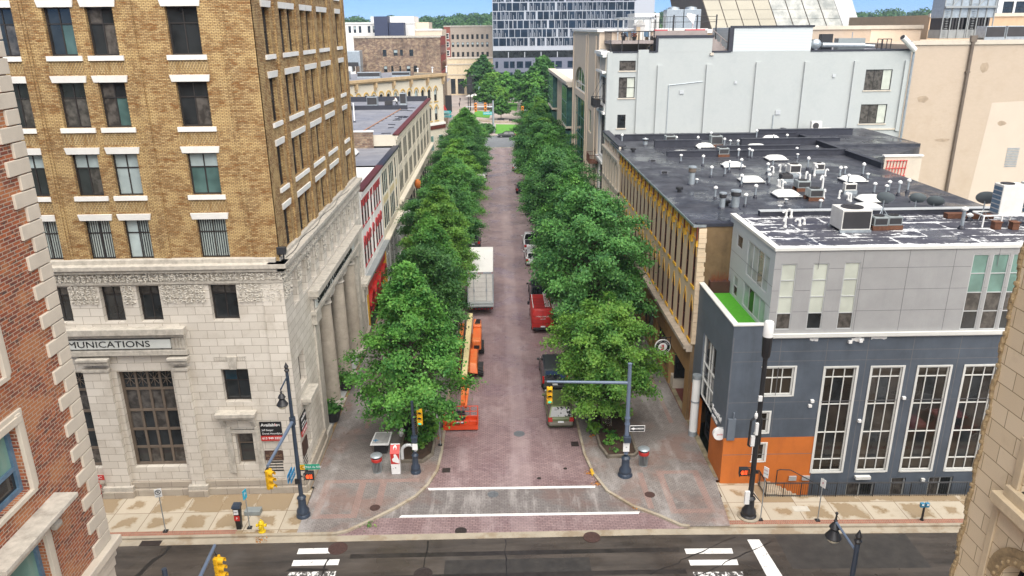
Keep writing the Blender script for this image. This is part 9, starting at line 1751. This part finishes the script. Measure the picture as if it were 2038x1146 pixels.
tuft('hosta', 6.3, 44.9, .3, .22, .35, 120, .14, LEAF_Y, 'bright lime green plant by the kerb of the right bed'); tuft('lime_plant', -4.5, 45.6, .2, .2, .4, 120, .13, LEAF_Y, 'bright lime plant behind the green signal in the left bed'); tuft('red_flowers', -7.1, 46.4, .8, .2, .3, 60, .09, M('red_flower_leaves', (.35, .03, .03), .8, var=.6, scale=8), 'red flowering plant beside the black cabinet')
tuft('kerb_weeds', -7.4, 35.75, RZ, .22, .03, 50, .05, LEAF_Y, 'strip of weeds growing along the left corner kerb', cat='weeds')
LIT = M('fairy_light_white', (.75, .72, .6), .4)
for (x, y), lab in (((-5.7, 44.6), 'string of small white lights wound round the first left trunk'), ((7.35, 45.6), 'string of small white lights wound round the first right trunk')):
 mb = MB()
 for k in range(150): a = k * .7; z = .3 + 2.6 * k / 150; mb.ball((x + .2 * math.cos(a), y + .2 * math.sin(a), z), .022, n=4)
 tag(mb.build('fairy_lights', LIT, loc=(x, y, 0)), lab, 'string lights')
for y, lab in ((47.4, 'nearer dark planter of leafy plants between the stone columns'), (52.3, 'farther dark planter of leafy plants between the stone columns')):
 t = thing('planter', lab, 'planter', (-11.75, y, .1)); mb = MB(); mb.lathe([(.4, 0), (.62, .75), (.66, .8)], 16, (-11.75, y, .1)); mb.build('pot', BLK, t); o = tuft('foliage', -11.75, y, .85, .38, .4, 260, .13, LEAF, None); o.parent = t; o.location = (0, 0, .75)
 for kk in ('label', 'category'):
  if kk in o: del o[kk]
shr = tree_meshes(31, 1.6, .3, 2.2, 30, 60, .2, LEAF_D, 'round', .05)
for k, (x, y) in enumerate(((-4.0, 201), (-3.0, 199.8), (-6.5, 203), (-2.2, 201.5), (-9, 215))): plant_tree(shr, (x, y, 0), k, (1.2, 1.2, 1), ('dark shrub left of the far signal mast', 'low shrub at the far road corner', 'round shrub behind the far kerb', 'shrub against the far signal mast', 'shrub on the far plaza edge')[k], 'shrubs at the far road corner', 'shrub', 'shrub')
FALL = M('fallen_orange_leaves', (.5, .2, .03), .8, var=.5, scale=9)
for k, (x, y, z, n) in enumerate(((5.35, 40.4, RZ, 40), (5.75, 39.3, RZ, 40), (7.6, 36.75, RZ, 30), (-13.1, 34.6, RZ, 40), (6.1, 44.6, .0, 25), (-4.2, 44.8, .0, 25))): tuft('leaf_litter', x, y, z, .13, .02, n, .05, FALL, ('fallen orange leaves by the yellow kerb at the right corner', 'fallen orange leaves at the end of the far white crossing line', 'fallen orange leaves where the right kerb meets the near white line', 'rusty leaves in the gutter below the hydrant', 'few orange leaves beside the right planting bed', 'few orange leaves beside the left planting bed')[k], cat='leaves')
def forest():
 rg = np.random.default_rng(9); Cn = []; Dn = []
 for k in range(1700):
  x = rg.uniform(-520, 760); y = rg.uniform(470, 1000)
  s = rg.uniform(4, 8); z = hill_h(x, y); n = 150; p = rg.normal(0, 1, (n, 3)); p /= np.linalg.norm(p, axis=1)[:, None]; p[:, 2] = p[:, 2] * .9 + .15; q = p * rg.uniform(.7, 1.05, (n, 1)) * np.array([s, s, s * .85]) + np.array([x, y, z + s * 1.0]); Cn.append(q); Dn.append(p)
 me = leaves_mesh('forest', np.concatenate(Cn), np.concatenate(Dn), 1.3, leafmat('far_tree_leaves', (.05, .12, .03), (.032, .085, .028), (.09, .16, .04), .02), rg, .25); o = bpy.data.objects.new('forest', me); C.objects.link(o); tag(o, 'wooded hills of dense green trees on the horizon', 'woods', kind='stuff')
forest()
def town():
 r = random.Random(3)
 for k in range(26):
  x = r.uniform(-150, 330); y = r.uniform(420, 640)
  if -40 < x < 75: continue
  w, d, h = r.uniform(12, 28), r.uniform(10, 20), r.uniform(4, 8); mt = r.choice((WHITEW, BEIGE, STEELG, WHITE, MAROON)); F = Fc('y', y); t = thing('distant_building', 'small distant low %s building half hidden among far trees' % {WHITEW: 'white', BEIGE: 'beige', STEELG: 'grey', WHITE: 'pale', MAROON: 'maroon'}[mt], 'building', (x, y, -2), 0, 'distant low buildings')
  z0 = hill_h(x, y); h += z0; mb = MB(); mb.box(x, x + w, y, y + d, z0 - 3, h); mb.build('wall', mt, t); mb = MB(); mb.box(x - .3, x + w + .3, y - .3, y + d + .3, h, h + .5); mb.build('roof', ROOF_W, t)
  for q in range(int(w / 6)): mb = MB(); F.box(mb, x + 1.5 + q * 6, x + 4.5 + q * 6, h - 3, h - 1.2, 0, .1); mb.build('window', GLASS, t)
town()
HAZE = .0002
mz = bpy.data.materials.new('haze_air'); mz.use_nodes = True; nt = mz.node_tree; nt.nodes.remove(nt.nodes['Principled BSDF']); pv = nt.nodes.new('ShaderNodeVolumePrincipled'); pv.inputs['Color'].default_value = (.62, .8, 1, 1); pv.inputs['Density'].default_value = HAZE; pv.inputs['Anisotropy'].default_value = .2; nt.links.new(pv.outputs[0], nt.nodes['Material Output'].inputs['Volume'])
if HAZE: mb = MB(); mb.box(-1700, 1700, -520, 3200, -6, 75); tag(mb.build('haze', mz), kind='stuff')
dg = bpy.context.evaluated_depsgraph_get()
for o in [o for o in C.objects if o.type == 'FONT']:
 me = bpy.data.meshes.new_from_object(o.evaluated_get(dg)); n = bpy.data.objects.new('lettering', me); C.objects.link(n)
 n.parent = o.parent; n.location = o.location; n.rotation_euler = o.rotation_euler; n.scale = o.scale; nm = o.name
 bpy.data.objects.remove(o); n.name = 'lettering'
